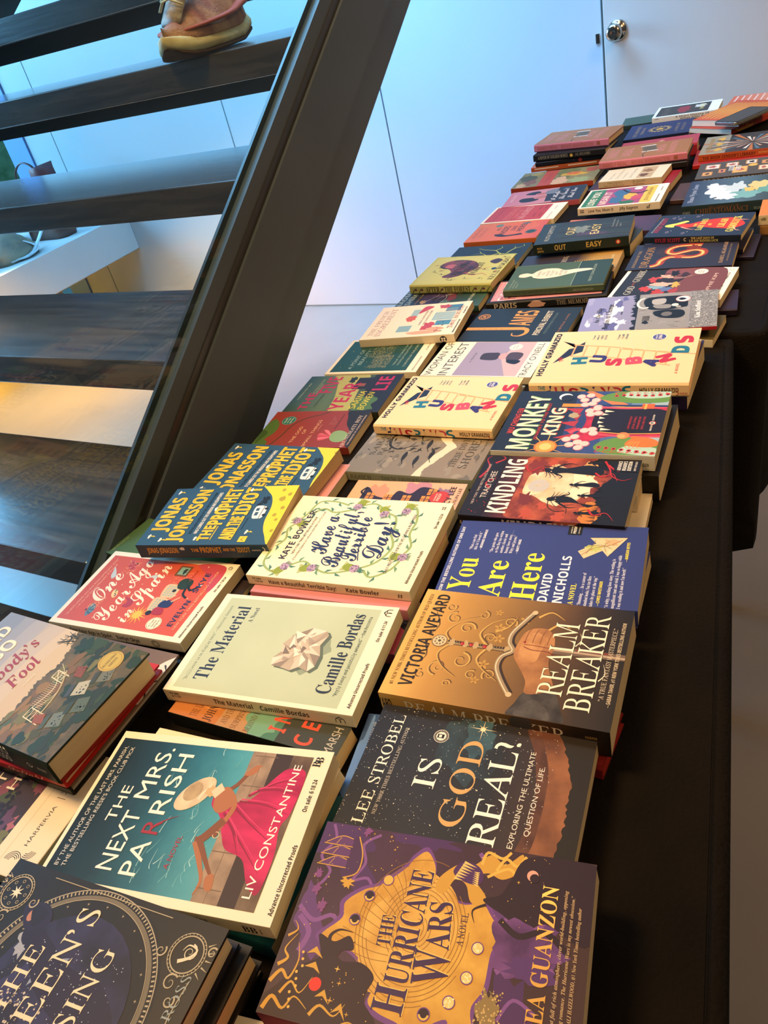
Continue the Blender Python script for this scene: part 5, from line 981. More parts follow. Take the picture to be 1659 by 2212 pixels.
def c_hur(a):
    a.R(0, 0, 93, 110, '3a2f36')
    rr = random.Random(5)
    for k in range(26): a.N(rr.uniform(5, 90), rr.uniform(5, 106), rr.uniform(5, 12), rr.uniform(4, 9), ['7a4450', '4a5234', 'a0606a', '2c2428', '5c3c58', '6a6a3c'][k % 6], k, .4, 14)
    for k in range(5): x, y = 30 + k * 12, 92 - k * 3; [a.E(x + 4 * cos(q), y + 4 * sin(q), 2.6, '241c22', 1.8, q * 57) for q in (0, 1.26, 2.5, 3.8, 5)]
    for k in range(4): x, y = 78, 60 + k * 12; [a.E(x + 3 * cos(q), y + 3 * sin(q), 1.8, 'b87078') for q in (0, 1.26, 2.5, 3.8, 5)]
    a.T('ANTON', 34, 70, 58, 8, 'e6dcc8', 's'); a.T('HUR', 56, 84, 34, 8, 'e6dcc8', 's')
    a.R(0, 110, 100, 150, 'e6d8ba'); a.R(93, 0, 100, 150, 'e6d8ba'); a.R(0, 118, 100, 118.5, 'cbb990')
    a.T('HARPERVIA', 22, 132, 32, 3.2, '2c2620', 's'); a.R(60, 126, 60.5, 134, '5a5040'); a.T('DEDICATED TO PUBLISHING', 64, 128, 34, 2.2, '2c2620', 's'); a.T('INTERNATIONAL VOICES', 64, 132, 30, 2.2, '2c2620', 's')
    for k in range(4): a.O(10, 128, 7 - k * 1.3, .5, '2c2620', a0=270, a1=420); a.O(20, 136, 7 - k * 1.3, .5, '2c2620', a0=90, a1=200)
book('hur', 'dark floral cover with wide cream foot, lying under the bridge-scene pile', 'e6d8ba', c_hur, spbase='e6d8ba')

def c_one(a):
    R_, W_, Cx = 'c6523c', 'f3e3cc', 'e9d9bc'
    a.R(5.3, 5, 94, 141.5, R_); a.B([(94, 141.5), (94, 110), (80, 128), (60, 141.5)], 'b9485a')
    a.T('“An utterly romantic story about dreams and the power of love”', 10, 13.4, 80, 2.5, 'e0a080', 'q'); a.T('— It’s New York Times bestselling author Ali Hazelwood', 20, 18, 62, 2.4, 'e0a080', 'q')
    a.T('One', 32, 37.5, 38, 19, W_, 'k', 0, step=True); a.T('Year', 10, 61, 40, 18, W_, 'k'); a.T('Ago', 53, 59, 38, 18, W_, 'k'); a.T('in', 12, 82, 16, 15, W_, 'k'); a.T('Spain', 34, 83, 54, 18, W_, 'k')
    def fan(x, y, rot, m, m2):
        for k in range(7):
            q = radians(rot + k * 20); q2 = radians(rot + k * 20 + 19)
            a.P([(x + 2 * cos(q), y + 2 * sin(q)), (x + 9 * cos(q), y + 9 * sin(q)), (x + 9.4 * cos((q + q2) / 2), y + 9.4 * sin((q + q2) / 2)), (x + 9 * cos(q2), y + 9 * sin(q2)), (x + 2 * cos(q2), y + 2 * sin(q2))], m if k % 2 else m2)
        a.E(x, y, 1.1, '2a2c38')
    fan(20, 29, 10, '3d6478', '557f90'); fan(86, 40, 160, 'a32c38', 'b8434a'); a.D(90, 22, 28, 38, 40, .15, .45, 'eec88a', 3); a.D(90, 70, 30, 88, 44, .15, .45, 'eec88a', 4); a.D(80, 66, 92, 82, 112, .15, .45, 'eec88a', 5)
    a.B([(62, 26), (66, 22), (72, 20), (78, 18), (72, 24), (66, 28)], 'b9c2c4'); a.B([(68, 66), (72, 68), (74, 74), (68, 76), (70, 70)], 'b9c2c4'); a.B([(30, 64), (36, 66), (42, 60), (38, 72), (30, 72)], 'a03848')
    a.E(44, 44.5, 6, 'e6c48c', 3.2, -30)
    for k in range(6): a.E(41 + k * 1.5, 46.5 - k * .8 + (k % 2), .8, ['8f2c2c', '2c4a6a', '3c3a34', 'c89a3a', '4a6a3a', '2a2624'][k])
    a.X(23, 88, 12, 'e6a83c', 14, .35); a.E(23, 88, 4.4, 'eab748')
    for x, y, r in ((88, 30, 1.1), (56, 44, 1), (12, 44, 1.4), (60, 66, 1), (92, 122, 1.4), (50, 126, 1.2), (76, 84, .8)): a.X(x, y, r, W_)
    for x0, y0 in ((30, 94), (48, 96)):
        a.B([(x0, y0), (x0 + 15, y0 - 2), (x0 + 17, y0 + 8), (x0 + 14, y0 + 14), (x0 + 2, y0 + 14), (x0 - 1, y0 + 7)], 'd8b48c')
        for i in range(5):
            for j in range(4): a.E(x0 + 2.4 + i * 2.8, y0 + 2 + j * 3.1, 1.1, '92b0aa')
    a.B([(26, 102), (32, 100), (36, 104), (34, 110), (27, 112)], 'a02c3c'); a.B([(36, 102), (44, 104), (44, 114), (36, 113)], '26305c'); a.E(27, 98, 3, '221c20'); a.S([(44, 106), (52, 112)], 1.4, 'e0b090'); a.S([(43, 112), (50, 118)], 1.4, 'e0b090')
    a.B([(60, 108), (68, 104), (74, 108), (72, 118), (62, 118)], '24382c'); a.S([(66, 116), (60, 122), (66, 128)], 2.4, '1c2428', True); a.S([(62, 116), (54, 118), (50, 124)], 2.2, '1c2428'); a.E(57, 106, 2, '2a2020'); a.E(68, 129, 1.4, 'e8e0d0')
    a.P([(76, 92), (90, 92), (90, 106), (76, 106)], '6e4a34'); a.P([(78, 94), (88, 94), (88, 104), (78, 104)], '7fa8a4'); a.N(83, 101, 4, 2, '2c4048', 3)
    a.T('A Novel', 70, 115, 16, 2.6, 'a03a34', 'q'); a.T('EVELYN', 15.5, 132, 32, 5.4, '27325c', 'b'); a.T('SKYE', 58, 130.5, 26, 5.4, '27325c', 'b'); a.T('NEW YORK TIMES BESTSELLING AUTHOR', 12.6, 137.6, 75, 2.6, 'e8b48c', 's')
    a.E(16, 112.5, 7.4, 'f0e4c8'); a.O(16, 112.5, 6.7, .3, '2a2522')
    for i, t in enumerate(['A Trade', 'Paperback', 'Original']): a.T(t, 16, 110.6 + i * 2.9, 8.5, 1.8, '2a2522', 'b', 0, 'c')
    proof(a, 153, '7.30.24', 149); a.O(93.5, 146, 2.2, .35, '2a2522'); a.O(93.5, 146, 1.4, .25, '2a2522')
def s_one(a): a.T('On sale: 7.30.24', 5, 6, 10, 2, '2a2522', 'b'); a.T('One Year Ago in Spain', 24, 8.2, 50, 4.6, '2a2522', 'b'); a.T('Evelyn Skye', 80, 8.2, 26, 4.6, '2a2522', 'b'); a.O(124, 6, 4, .5, '2a2522'); a.O(124, 6, 2.6, .4, '2a2522')
book('oneyear', 'cream proof with orange-red panel and white cursive title, left side', CR, c_one, s_one, bow=.001)
book('oneunder', 'dark paperback barely showing under the orange-red panel proof', '2a1f22')
book('green', 'thin green paperback under the front blue moon book', ([(0, '4c6c48'), (.5, '5c7a48'), (1, '7d8a34')], 6, .2), lambda a: (a.T('“Your tribe of your own”', 8, 8, 40, 3, 'b0c0a0', 'q'), a.N(30, 120, 24, 16, '2a2c20', 2, .4)), spbase='3c5238')

def c_proph(a):
    Y, N_ = 'e9c42c', '1c2026'
    mo = [(104, 112), (92, 120), (80, 130), (62, 136), (36, 138), (16, 146), (2, 160), (104, 160)]
    a.B([(x, y) for x, y in mo] + [(110, 140)], 'e8cc34')
    for x, y, r in ((76, 144, 4.6), (84, 150, 3), (48, 145, 3), (40, 150, 2.4), (22, 152, 2.4), (60, 150, 3), (92, 140, 2.6)): a.N(x, y, r, r * .8, 'a8942c', int(x), .2)
    for o, m in ((.9, N_), (0, Y)):
        a.TB('JONAS', 22 - o * .5, 24 + o, 60, 18, m, 'b'); a.TB('JONASSON', 5 - o * .5, 50 + o, 91, 17, m, 'b')
        a.TB('THE', 7 - o * .5, 84 + o, 24, 13, m, 'b'); a.TB('PROPHET', 33 - o * .5, 89 + o, 64, 18, m, 'b'); a.TB('AND THE', 8 - o * .5, 111 + o, 38, 15, m, 'b'); a.TB('IDIOT', 49 - o * .5, 112 + o, 49, 18, m, 'b')
    a.R(8, 86, 30, 87, Y); a.R(10, 110.6, 44, 111.6, Y)
    a.T('BESTSELLING AUTHOR OF THE 100-YEAR-OLD MAN', 18, 59, 72, 3.4, '1d2c3a', 'b'); a.T('WHO CLIMBED OUT THE WINDOW AND DISAPPEARED', 18, 66, 72, 4.2, 'ece6d8', 'b')
    for x, y in ((92, 8), (14, 10), (8, 26), (94, 100), (10, 68), (20, 124), (60, 70)): a.N(x, y, 3.2, 1.6, 'e6e4d8', int(x + y), .3); a.P([(x, y + 1), (x + 1.6, y + 1), (x + .4, y + 4), (x + 2, y + 4), (x - 1, y + 8)], Y)
    a.N(74, 124, 6, 4, N_, 5, .4); a.N(66, 121, 4, 3, N_, 7, .4)
    a.B([(44, 120), (62, 118), (64, 126), (60, 132), (44, 132), (42, 126)], 'efeadf', 3); a.R(47, 121, 53, 125, '3a5468'); a.R(55, 120, 60, 124, '3a5468'); a.E(48, 132.5, 2, N_); a.E(59, 131.5, 2, N_); a.R(42, 128, 64, 128.8, N_)
    a.R(4, 120, 13, 129, Y); a.S([(6, 126), (8, 123), (11, 126)], .7, N_); a.T('TRANSLATED BY RACHEL WILLSON-BROYLES', 24, 117, 20, 1.6, '1d2c3a', 'b')
def s_proph(a): a.T('JONAS JONASSON', 12, 10.5, 38, 7, 'dfa83a', 'b'); a.N(56, 5, 3, 2, 'e6e4d8', 3); a.T('THE', 66, 9, 9, 4.4, 'dfa83a', 'b'); a.T('PROPHET', 77, 10, 25, 7, 'dfa83a', 'b'); a.T('AND THE', 104, 8, 14, 3.8, 'dfa83a', 'b'); a.T('IDIOT', 120, 9.6, 15, 6.4, 'dfa83a', 'b'); a.T('HARPERVIA', 137, 8, 10, 1.8, 'e0d8c8', 'b'); a.S([(150, 3), (152, 6), (150, 9)], .8, 'e0d8c8')
book('prophet1', 'slate blue paperback with yellow block letters and moon, front copy', '2f5068', c_proph, s_proph, '2c4658', pages='tan', bow=.002)
book('prophet2', 'slate blue paperback with yellow block letters and moon, back copy', '2f5068', c_proph, s_proph, '2c4658', pages='tan', bow=.004)
book('woh', 'red and pink book under the back blue moon book', 'b84a4a', lambda a: (a.T('WON OH', 60, 120, 34, 6, 'e8c8b8', 's'), a.R(0, 130, 100, 151, 'c88a84')), spbase='9c2c34')
def c_small(a):
    a.B([(60, 0), (78, 8), (62, 22), (40, 24), (22, 16), (14, 24), (0, 20), (0, 0)], '4c6a30'); a.B([(46, 0), (40, 12), (24, 10), (10, 4)], '3a5426')
    a.S([(0, 30), (30, 40), (60, 46), (80, 62), (90, 84), (100, 96)], 1.8, '2c3a26'); a.E(73.5, 33.5, 12, '1f6a68'); a.O(73.5, 33.5, 11, .4, 'b0c8b0')
    for i, t in enumerate(['WINNER', 'OF THE', 'BOOKER PRIZE']): a.T(t, 73.5, 29.5 + i * 5, 14, 2.2, 'd0d8b8', 'b', 0, 'c')
    a.T('THE GOD', 12, 67, 44, 5, 'd8a878', 's'); a.T('OF', 36, 77, 12, 5, 'd8a878', 's'); a.T('SMALL THINGS', 2, 92, 72, 5, 'd8a878', 's'); a.T('A NOVEL', 44, 97, 18, 2, 'c89078')
    for q in range(8): a.B([(28, 126), (20 + q * 3.4, 112 + abs(q - 3.5)), (18 + q * 4, 100 + abs(q - 3.5) * 2), (26 + q * 2.6, 108)], ['c8505c', 'd87078', 'b83c4c'][q % 3], 3)
    a.B([(14, 134), (24, 124), (40, 124), (44, 136), (34, 150), (16, 148)], '7d9a68'); a.R(48, 122, 90, 123, '2c2a20'); a.B([(0, 164), (20, 152), (44, 148), (60, 138), (80, 132), (100, 128), (100, 164)], '241e1a')
    a.T('ARUNDHATI ROY', -2, 155, 88, 6, 'd8c0a8', 'l'); a.T('THE MINISTRY OF UTMOST HAPPINESS', 6, 161, 80, 2.4, 'c8a890', 'b'); a.BL(['“Dazzling . . . as subtle as it is', 'powerful . . . a novel of', 'real ambition”'], 60, 110, 24, 2, 4, 'c08a70', 'i')
book('godsmall', 'brick red paperback with pink lotus flower and teal award circle', ([(0, '8f3a30'), (1, '86352c')], 8, .2), c_small, bow=.002)
def c_five(a):
    a.B([(0, 70), (40, 62), (80, 50), (100, 40), (100, 90), (60, 90), (0, 96)], 'a8a860'); a.R(0, 100, 100, 140, '201c1e'); a.N(20, 112, 24, 16, '4a6a3a', 3, .3); a.N(86, 70, 8, 5, '1c2420', 5); a.R(60, 78, 92, 104, '241f22'); a.R(68, 84, 76, 94, '8a4a34')
    for k in range(6): a.S([(30 + k * 10, 76), (32 + k * 10, 60 + k)], .5, '2c3a28', False)
    P_ = 'b01e50'
    a.T('THE', 8, 33, 44, 13, P_, 'b'); a.T('FIVE', 52, 52, 44, 21, P_, 'b'); a.T('YEAR', 6, 86, 72, 21, P_, 'b'); a.T('LIE', 56, 130, 38, 21, P_, 'b'); a.T('SARINA', 8, 104, 46, 9, 'd8c838', 'o'); a.T('BOWEN', 6, 117, 46, 9, 'd8c838', 'o')
    a.T('COMING MAY 2024', 34, 10, 46, 2.6, 'b0b898', 's'); a.BL(['YOU THOUGHT HE WAS LONG', 'GONE. HE WASN’T.'], 50, 26, 40, 2.4, 4, 'b0b898', 's'); a.T('A DOMESTIC THRILLER', 14, 44, 34, 2.6, '2a3a2c', 's')
book('fiveyear', 'dark green paperback with tall crimson letters and a misty field', ([(0, '2c4640'), (.4, '5a7050'), (.7, '3c4a34'), (1, '2a2a24')], 6, .12), c_five)
def c_beau(a):
    a.R(5, 5, 95, 116, '204a46'); a.T('A POINT OF', 12, 34, 56, 5.4, '8fa89c', 's'); a.T('BEAUTY', 24, 44, 42, 5.4, '8fa89c', 's')
    a.D(620, 14, 56, 50, 84, .3, .8, '8a8a62', 4); a.D(520, 44, 46, 84, 78, .3, .8, '8a8a62', 6); a.D(40, 8, 10, 92, 112, .3, .8, 'a8a070', 7)
    for i, t in enumerate(['TRUE STORIES OF', 'HOLDING ON AND LETTING GO']): a.T(t, 20, 94 + i * 6, 60, 2.8, '9ab0a0', 's')
    a.T('CURATED BY THE MOTH', 16, 110, 64, 3, 'a8b8a0', 's'); proof(a, 132, '6.4.24', 126)
book('beauty', 'cream-bordered proof with dark green panel and dotted gold figure', CR, c_beau, bow=.001)
def c_fren(a):
    a.T('THE FRENCH', 10, 14, 76, 6.4, '9a5450', 'l'); a.T('INGREDIENT', 8, 25, 84, 8, '9a5450', 'l')
    rr = random.Random(7)
    for x0, y0, x1, y1, m in ((16, 44, 34, 62, '86aab4'), (52, 50, 84, 60, '9ab8bc'), (30, 92, 44, 112, '4a86a4'), (46, 84, 70, 112, '8fb4bc'), (72, 96, 92, 116, '3f7898'), (18, 76, 30, 90, 'c04848')): a.R(x0, y0, x1, y1, m)
    a.N(56, 54, 9, 7, 'c85a44', 3, .2); a.B([(70, 60), (92, 64), (90, 76), (80, 70)], 'b8404e'); a.N(30, 84, 10, 7, 'b84450', 5, .3); a.N(20, 96, 5, 12, 'd8a080', 6, .1); a.N(88, 92, 6, 9, 'b04a54', 8, .3); a.B([(12, 60), (16, 80), (14, 104), (8, 100), (6, 72)], 'dba484')
    for k in range(14): a.E(rr.uniform(10, 44), rr.uniform(96, 116), 1.1, '3c3430' if k % 2 else 'a84a48')
    for k in range(8): a.S([(50 + k * 4, 86), (52 + k * 4, 112)], .6, 'f0e6d0', False)
    a.T('MAKING A LIFE IN PARIS', 34, 72, 44, 2.6, '3a3430', 'l'); a.T('ONE LESSON AT A TIME', 34, 78, 44, 2.6, '3a3430', 'l'); a.T('JANE BERTCH', 20, 118.5, 66, 5.4, '9a4640', 'l'); proof(a, 126, '4.9.24', 124)
book('french', 'cream paperback with watercolour Paris street sketch in pink and blue', 'ecdfc4', c_fren, lambda a: (a.E(112, 6, 4.4, '2a2624'), a.E(110.4, 5, 1.4, CR), a.E(113.6, 5, 1.4, CR), a.E(110.4, 8, 1.4, CR), a.E(113.6, 8, 1.4, CR)), 'e6d8bc')
def c_nomi(a):
    a.T('NAOMI', 6, 14, 86, 12, '8fa09c', 'b'); a.T('ISHIMA', 8, 32, 84, 12, '8fa09c', 'b'); a.E(72, 40, 0.1, '8fa09c')
    for i, (x, y, rx, ry, m) in enumerate([(50, 70, 34, 16, '3a3052'), (40, 96, 26, 20, '2c2840'), (70, 92, 20, 18, '4a3a5c'), (30, 60, 9, 7, 'b08a5a'), (72, 110, 8, 7, 'b08a6a'), (20, 110, 16, 12, '4a6a6a'), (50, 120, 18, 10, '6a3444')]): a.N(x, y, rx, ry, m, i, .3)
    for p in ([(20, 54), (60, 80), (90, 70)], [(70, 120), (50, 90), (30, 84)], [(10, 96), (50, 104), (80, 84)]): a.S(p, 3, '14141c', True, True); a.S([(x + 2, y + 3) for x, y in p], 1.4, 'b4b8c0', True, True)
    a.E(76, 132, 9, 'c8a040'); a.O(76, 132, 7.6, .5, '6a5020'); a.T('JONAS SUGIURA', 10, 168, 84, 7, 'b8c0b4', 'b'); a.T('A STORY OF DEMONS', 20, 46, 70, 3, 'b09468', 's')
book('nomi', 'dark teal and purple illustrated paperback behind the watercolour Paris one', ([(0, '1e302e'), (.4, '2c2c44'), (.8, '2f4a48'), (1, '3c5a4c')], 8, .15), c_nomi)
def c_after(a):
    a.R(3, 3, 97, 128, 'a8ac4c'); a.R(4, 4, 96, 127, 'bcbc68')
    K, Pk = '32202a', 'a84a58'
    a.B([(66, 20), (80, 26), (86, 44), (80, 70), (60, 84), (36, 74), (22, 56), (26, 40), (40, 48), (52, 40), (56, 28)], paint('32202a', '7a3c44', 70)); a.B([(60, 30), (70, 34), (68, 46), (56, 44)], 'b05a5c'); a.N(74, 62, 8, 5, '3c242e', 3, .5)
    rr = random.Random(6)
    for k in range(26): x, y = rr.uniform(8, 92), rr.uniform(10, 122); a.S([(x, y), (x + rr.uniform(-5, 5), y + rr.uniform(4, 9)), (x + rr.uniform(-8, 8), y + rr.uniform(8, 15))], 1.1, '44501f', True, True); a.E(x + 2, y + 3, 1.6, ['2c5040', K, Pk, '4a5a2a'][k % 4], 1)
    a.S([(40, 70), (30, 86), (34, 100), (24, 112)], 2.4, Pk, True, True); a.S([(56, 80), (50, 94), (58, 106)], 1.6, Pk, True, True); a.B([(76, 96), (86, 104), (80, 114), (68, 108)], '3c2a3a'); a.E(50, 112, 4, '24465a')
    for i, t in enumerate(['AFTER', 'THE', 'FOREST']): a.T(t, 30, 62 + i * 14, 44 if i != 1 else 26, 10, '3a2a20', 'f')
    a.T('KELL WOODS', 12, 124, 76, 8, '3a2a24', 'l')
def s_after(a): a.T('AFTER', 26, 11, 22, 8, '2c2418', 'f'); a.T('THE FOREST', 56, 11, 40, 8, '2c2418', 'f'); [a.S([(x, 12), (x + 4, 6), (x + 9, 3)], 1.6, '3c4a20', True, True) for x in (4, 14, 48, 98, 110, 120)]; [a.E(x, 7, 2, '6a3040', 1.4) for x in (10, 20, 52, 104, 116)]
book('after', 'yellow-green hardcover jacket with a long dark haired woman among vines', 'b8b864', c_after, s_after, 'b4b060', hard=True, bow=.004, back='6a6a3a')
def c_bran(a):
    g = 'a8b84a'
    for p, w_ in (([(50, 120), (56, 90), (72, 76), (80, 52), (90, 40)], 3), ([(72, 76), (84, 84), (92, 80)], 2), ([(60, 88), (50, 70), (62, 54), (58, 36)], 2.4), ([(58, 100), (76, 108), (86, 122)], 2.6), ([(76, 108), (90, 106)], 1.6), ([(86, 122), (96, 118)], 1.4), ([(62, 54), (76, 46)], 1.6), ([(56, 90), (30, 84), (20, 60), (34, 44)], 2.2)): a.S(p, w_, g, True, True)
    a.T('ALICE HARMAN', 8, 16, 50, 5, '6a7a70', 'l')
book('branches', 'black paperback with yellow-green branches, behind the yellow-green jacket', '1d2426', c_bran, spbase='171c1e')
def c_rho(a):
    a.E(82, 52, 8, '6a8a84') if False else a.E(84, 46, 8, '5f7a6c'); K = '3a2622'
    for i, (t, x, y, w_, h) in enumerate([('ALL', 56, 54, 18, 7), ('RHODES', 32, 72, 46, 13), ('LEAD', 50, 86, 26, 9), ('HERE', 44, 102, 40, 12)]): a.T(t, x, y, w_, h, K, 'b')
    a.B([(24, 56), (34, 52), (32, 66), (26, 76), (28, 92), (32, 104), (24, 108), (20, 90), (18, 72)], '2a2024'); a.B([(88, 90), (94, 100), (90, 108), (84, 100)], '4a6064')
    a.T('MARIANA', 20, 14, 60, 6, '8a3c24', 'l'); a.T('ZAPATA', 24, 26, 50, 6, '8a3c24', 'l'); a.E(38, 122, 11, '2f4444'); a.O(38, 122, 9.6, .6, 'b09a70'); a.BL(['“The queen of', 'slow burn', 'romance”'], 60, 118, 30, 2.4, 5, 'd8a070', 's')
book('rhodes', 'orange paperback with dark walking figure and block letters', ([(0, 'cf6c34'), (.7, 'cf6238'), (1, 'c05240')], 6, .15), c_rho, None, 'cf6a2c')
def c_eter(a):
    a.R(5, 5, 95, 124, 'b23a34'); a.T('FUNDAMENTAL', 12, 24, 74, 2.6, '7a1f20', 'b'); a.T('ETERNAL', 14, 56, 76, 13, 'd0745c', 'l'); a.T('LOVE IN', 20, 70, 52, 9, 'd0745c', 'l'); a.T('MADRID', 14, 86, 76, 13, 'd8a494', 'l')
    for x, y in ((20, 106), (64, 106), (20, 118), (64, 118)): a.T('LADEE', x, y, 24, 5, '7a1f20', 'b')
    a.R(5, 116, 95, 116.6, '7a1f20') if False else None; proof(a, 152, '9.10.24', 138)
book('eternal', 'cream-bordered proof with plain red panel beside the orange paperback', CR, c_eter)
def c_hope(a):
    a.B([(72, 36), (84, 44), (88, 60), (78, 68), (64, 60)], '221e24'); a.B([(34, 30), (46, 36), (44, 62), (28, 72), (18, 56), (20, 38)], '221e24'); a.B([(70, 58), (60, 66), (62, 80), (74, 78)], 'b06458'); a.B([(34, 66), (46, 60), (54, 80), (40, 92)], 'b06a60'); a.B([(58, 84), (86, 82), (94, 118), (60, 116)], '6f7478'); a.R(0, 104, 100, 161, '262a32')
    a.P([(10, 88), (60, 84), (60, 110), (10, 108)], '262a32')
    for i, (t, x, w_) in enumerate([('I Hope', 12, 62), ('This Doesn’t', 14, 74), ('Find You', 18, 64)]): a.T(t, x, 110 + i * 17, w_, 11, 'd8d0c8', 'k')
    a.T('ANN LIANG', 30, 16, 50, 6, 'd8b8b0', 's')
book('hope', 'rose pink paperback with two dark haired heads and white cursive title', ([(0, 'c07078'), (.6, 'c08484'), (1, '262a32')], 5, .1), c_hope, None, 'b85a68')
def c_art(a):
    for i, (x, y, rx, ry, m) in enumerate([(60, 20, 22, 16, '4a4a28'), (30, 30, 20, 12, '7a5038'), (86, 30, 12, 10, '9a8a4a'), (70, 96, 30, 22, '6a6a34'), (60, 110, 14, 22, 'c89a2c'), (64, 106, 8, 14, 'c8602c'), (20, 90, 24, 16, 'c8a078'), (16, 130, 20, 20, '8f9a64'), (80, 140, 16, 14, 'a04a30'), (10, 16, 16, 10, 'b89a70')]): a.N(x, y, rx, ry, m, i, .3)
    a.P([(0, 50), (100, 46), (100, 72), (0, 76)], 'b0442c'); a.T('FRIDAY', 20, 66, 60, 7, '8a2c20', 'l')
book('art', 'olive painted cover with a red band across it, left edge of the far table', ([(0, '7a7240'), (1, '8a7a48')], 10, .2), c_art, None, 'a83c20', pages='cream')
book('artlow', 'orange spined paperback under two black books on the left', 'c8642c', lambda a: a.R(4, 6, 60, 12, 'e8d8b8'), lambda a: (a.R(8, 2, 60, 4, 'e8dcc0'), a.R(80, 2, 140, 4, 'e8dcc0')), 'b8582c')
book('navyblk', 'slim black book with a blue patch on its spine in the left stack', '1a1a22', None, lambda a: (a.R(86, 0, 150, 10, '2c2c50'), a.E(96, 5, 4, 'a8342c'), a.T('—', 80, 5, 4, 3, '9a9aa0')), '17171c', hard=True, back='17171c')
book('river', 'thick black hardcover with a yellow flower on its spine', '181512', None, lambda a: (a.T('A RIVER OF GOLDEN BONES', 10, 9, 66, 6, 'b0a890', 'l'), a.X(84, 7, 4, 'd8b44a', 6, .6), a.T('A.K. MULFORD', 92, 8.6, 32, 5, 'a09a84', 'l')), '181512', hard=True, back='14110f')
def c_fam(a):
    g, p = 'c8707c', 'a06a38'
    a.T('FAMILY', 14, 44, 72, 22, 'c47a72', 'b') if False else None
    a.T('FAMILY', 18, 28, 62, 18, 'bd7468', 'b'); a.T('MEAL', 22, 56, 54, 18, 'bd7468', 'b'); a.T('BRYAN', 28, 118, 46, 14, 'bd7468', 'b'); a.T('WASHINGTON', 10, 138, 80, 12, 'bd7468', 'b')
    a.P([(40, 78), (76, 70), (80, 96), (44, 104)], '6a5c44'); a.P([(36, 76), (40, 74), (44, 104), (40, 106)], 'e0d8c8'); a.P([(76, 68), (80, 67), (84, 94), (80, 98)], 'e0d8c8'); a.S([(0, 84), (20, 80), (40, 84)], 2, '4a4030')
    for k in range(5): a.R(48 + k * 6, 76, 50 + k * 6, 98, '3c3626')
def s_fam(a): a.T('FAMILY MEAL', 8, 11, 46, 6.6, 'a85c50', 'b'); a.T('BRYAN WASHINGTON', 62, 11, 70, 6.6, 'a85c50', 'b'); a.R(140, 4, 147, 11, '9a5a40')
book('fam1', 'brown and pink hardcover on top of the far left black stack', ([(0, 'a06a3a'), (1, '9a6436')], 9, .2), c_fam, s_fam, 'c47480', hard=True, pages='cream', back='1c1a18')
book('fam2', 'brown and pink hardcover in the middle of the far table', ([(0, 'a06a3a'), (1, '9a6436')], 9, .2), c_fam, s_fam, 'c47480', hard=True, pages='cream', back='1c1a18')

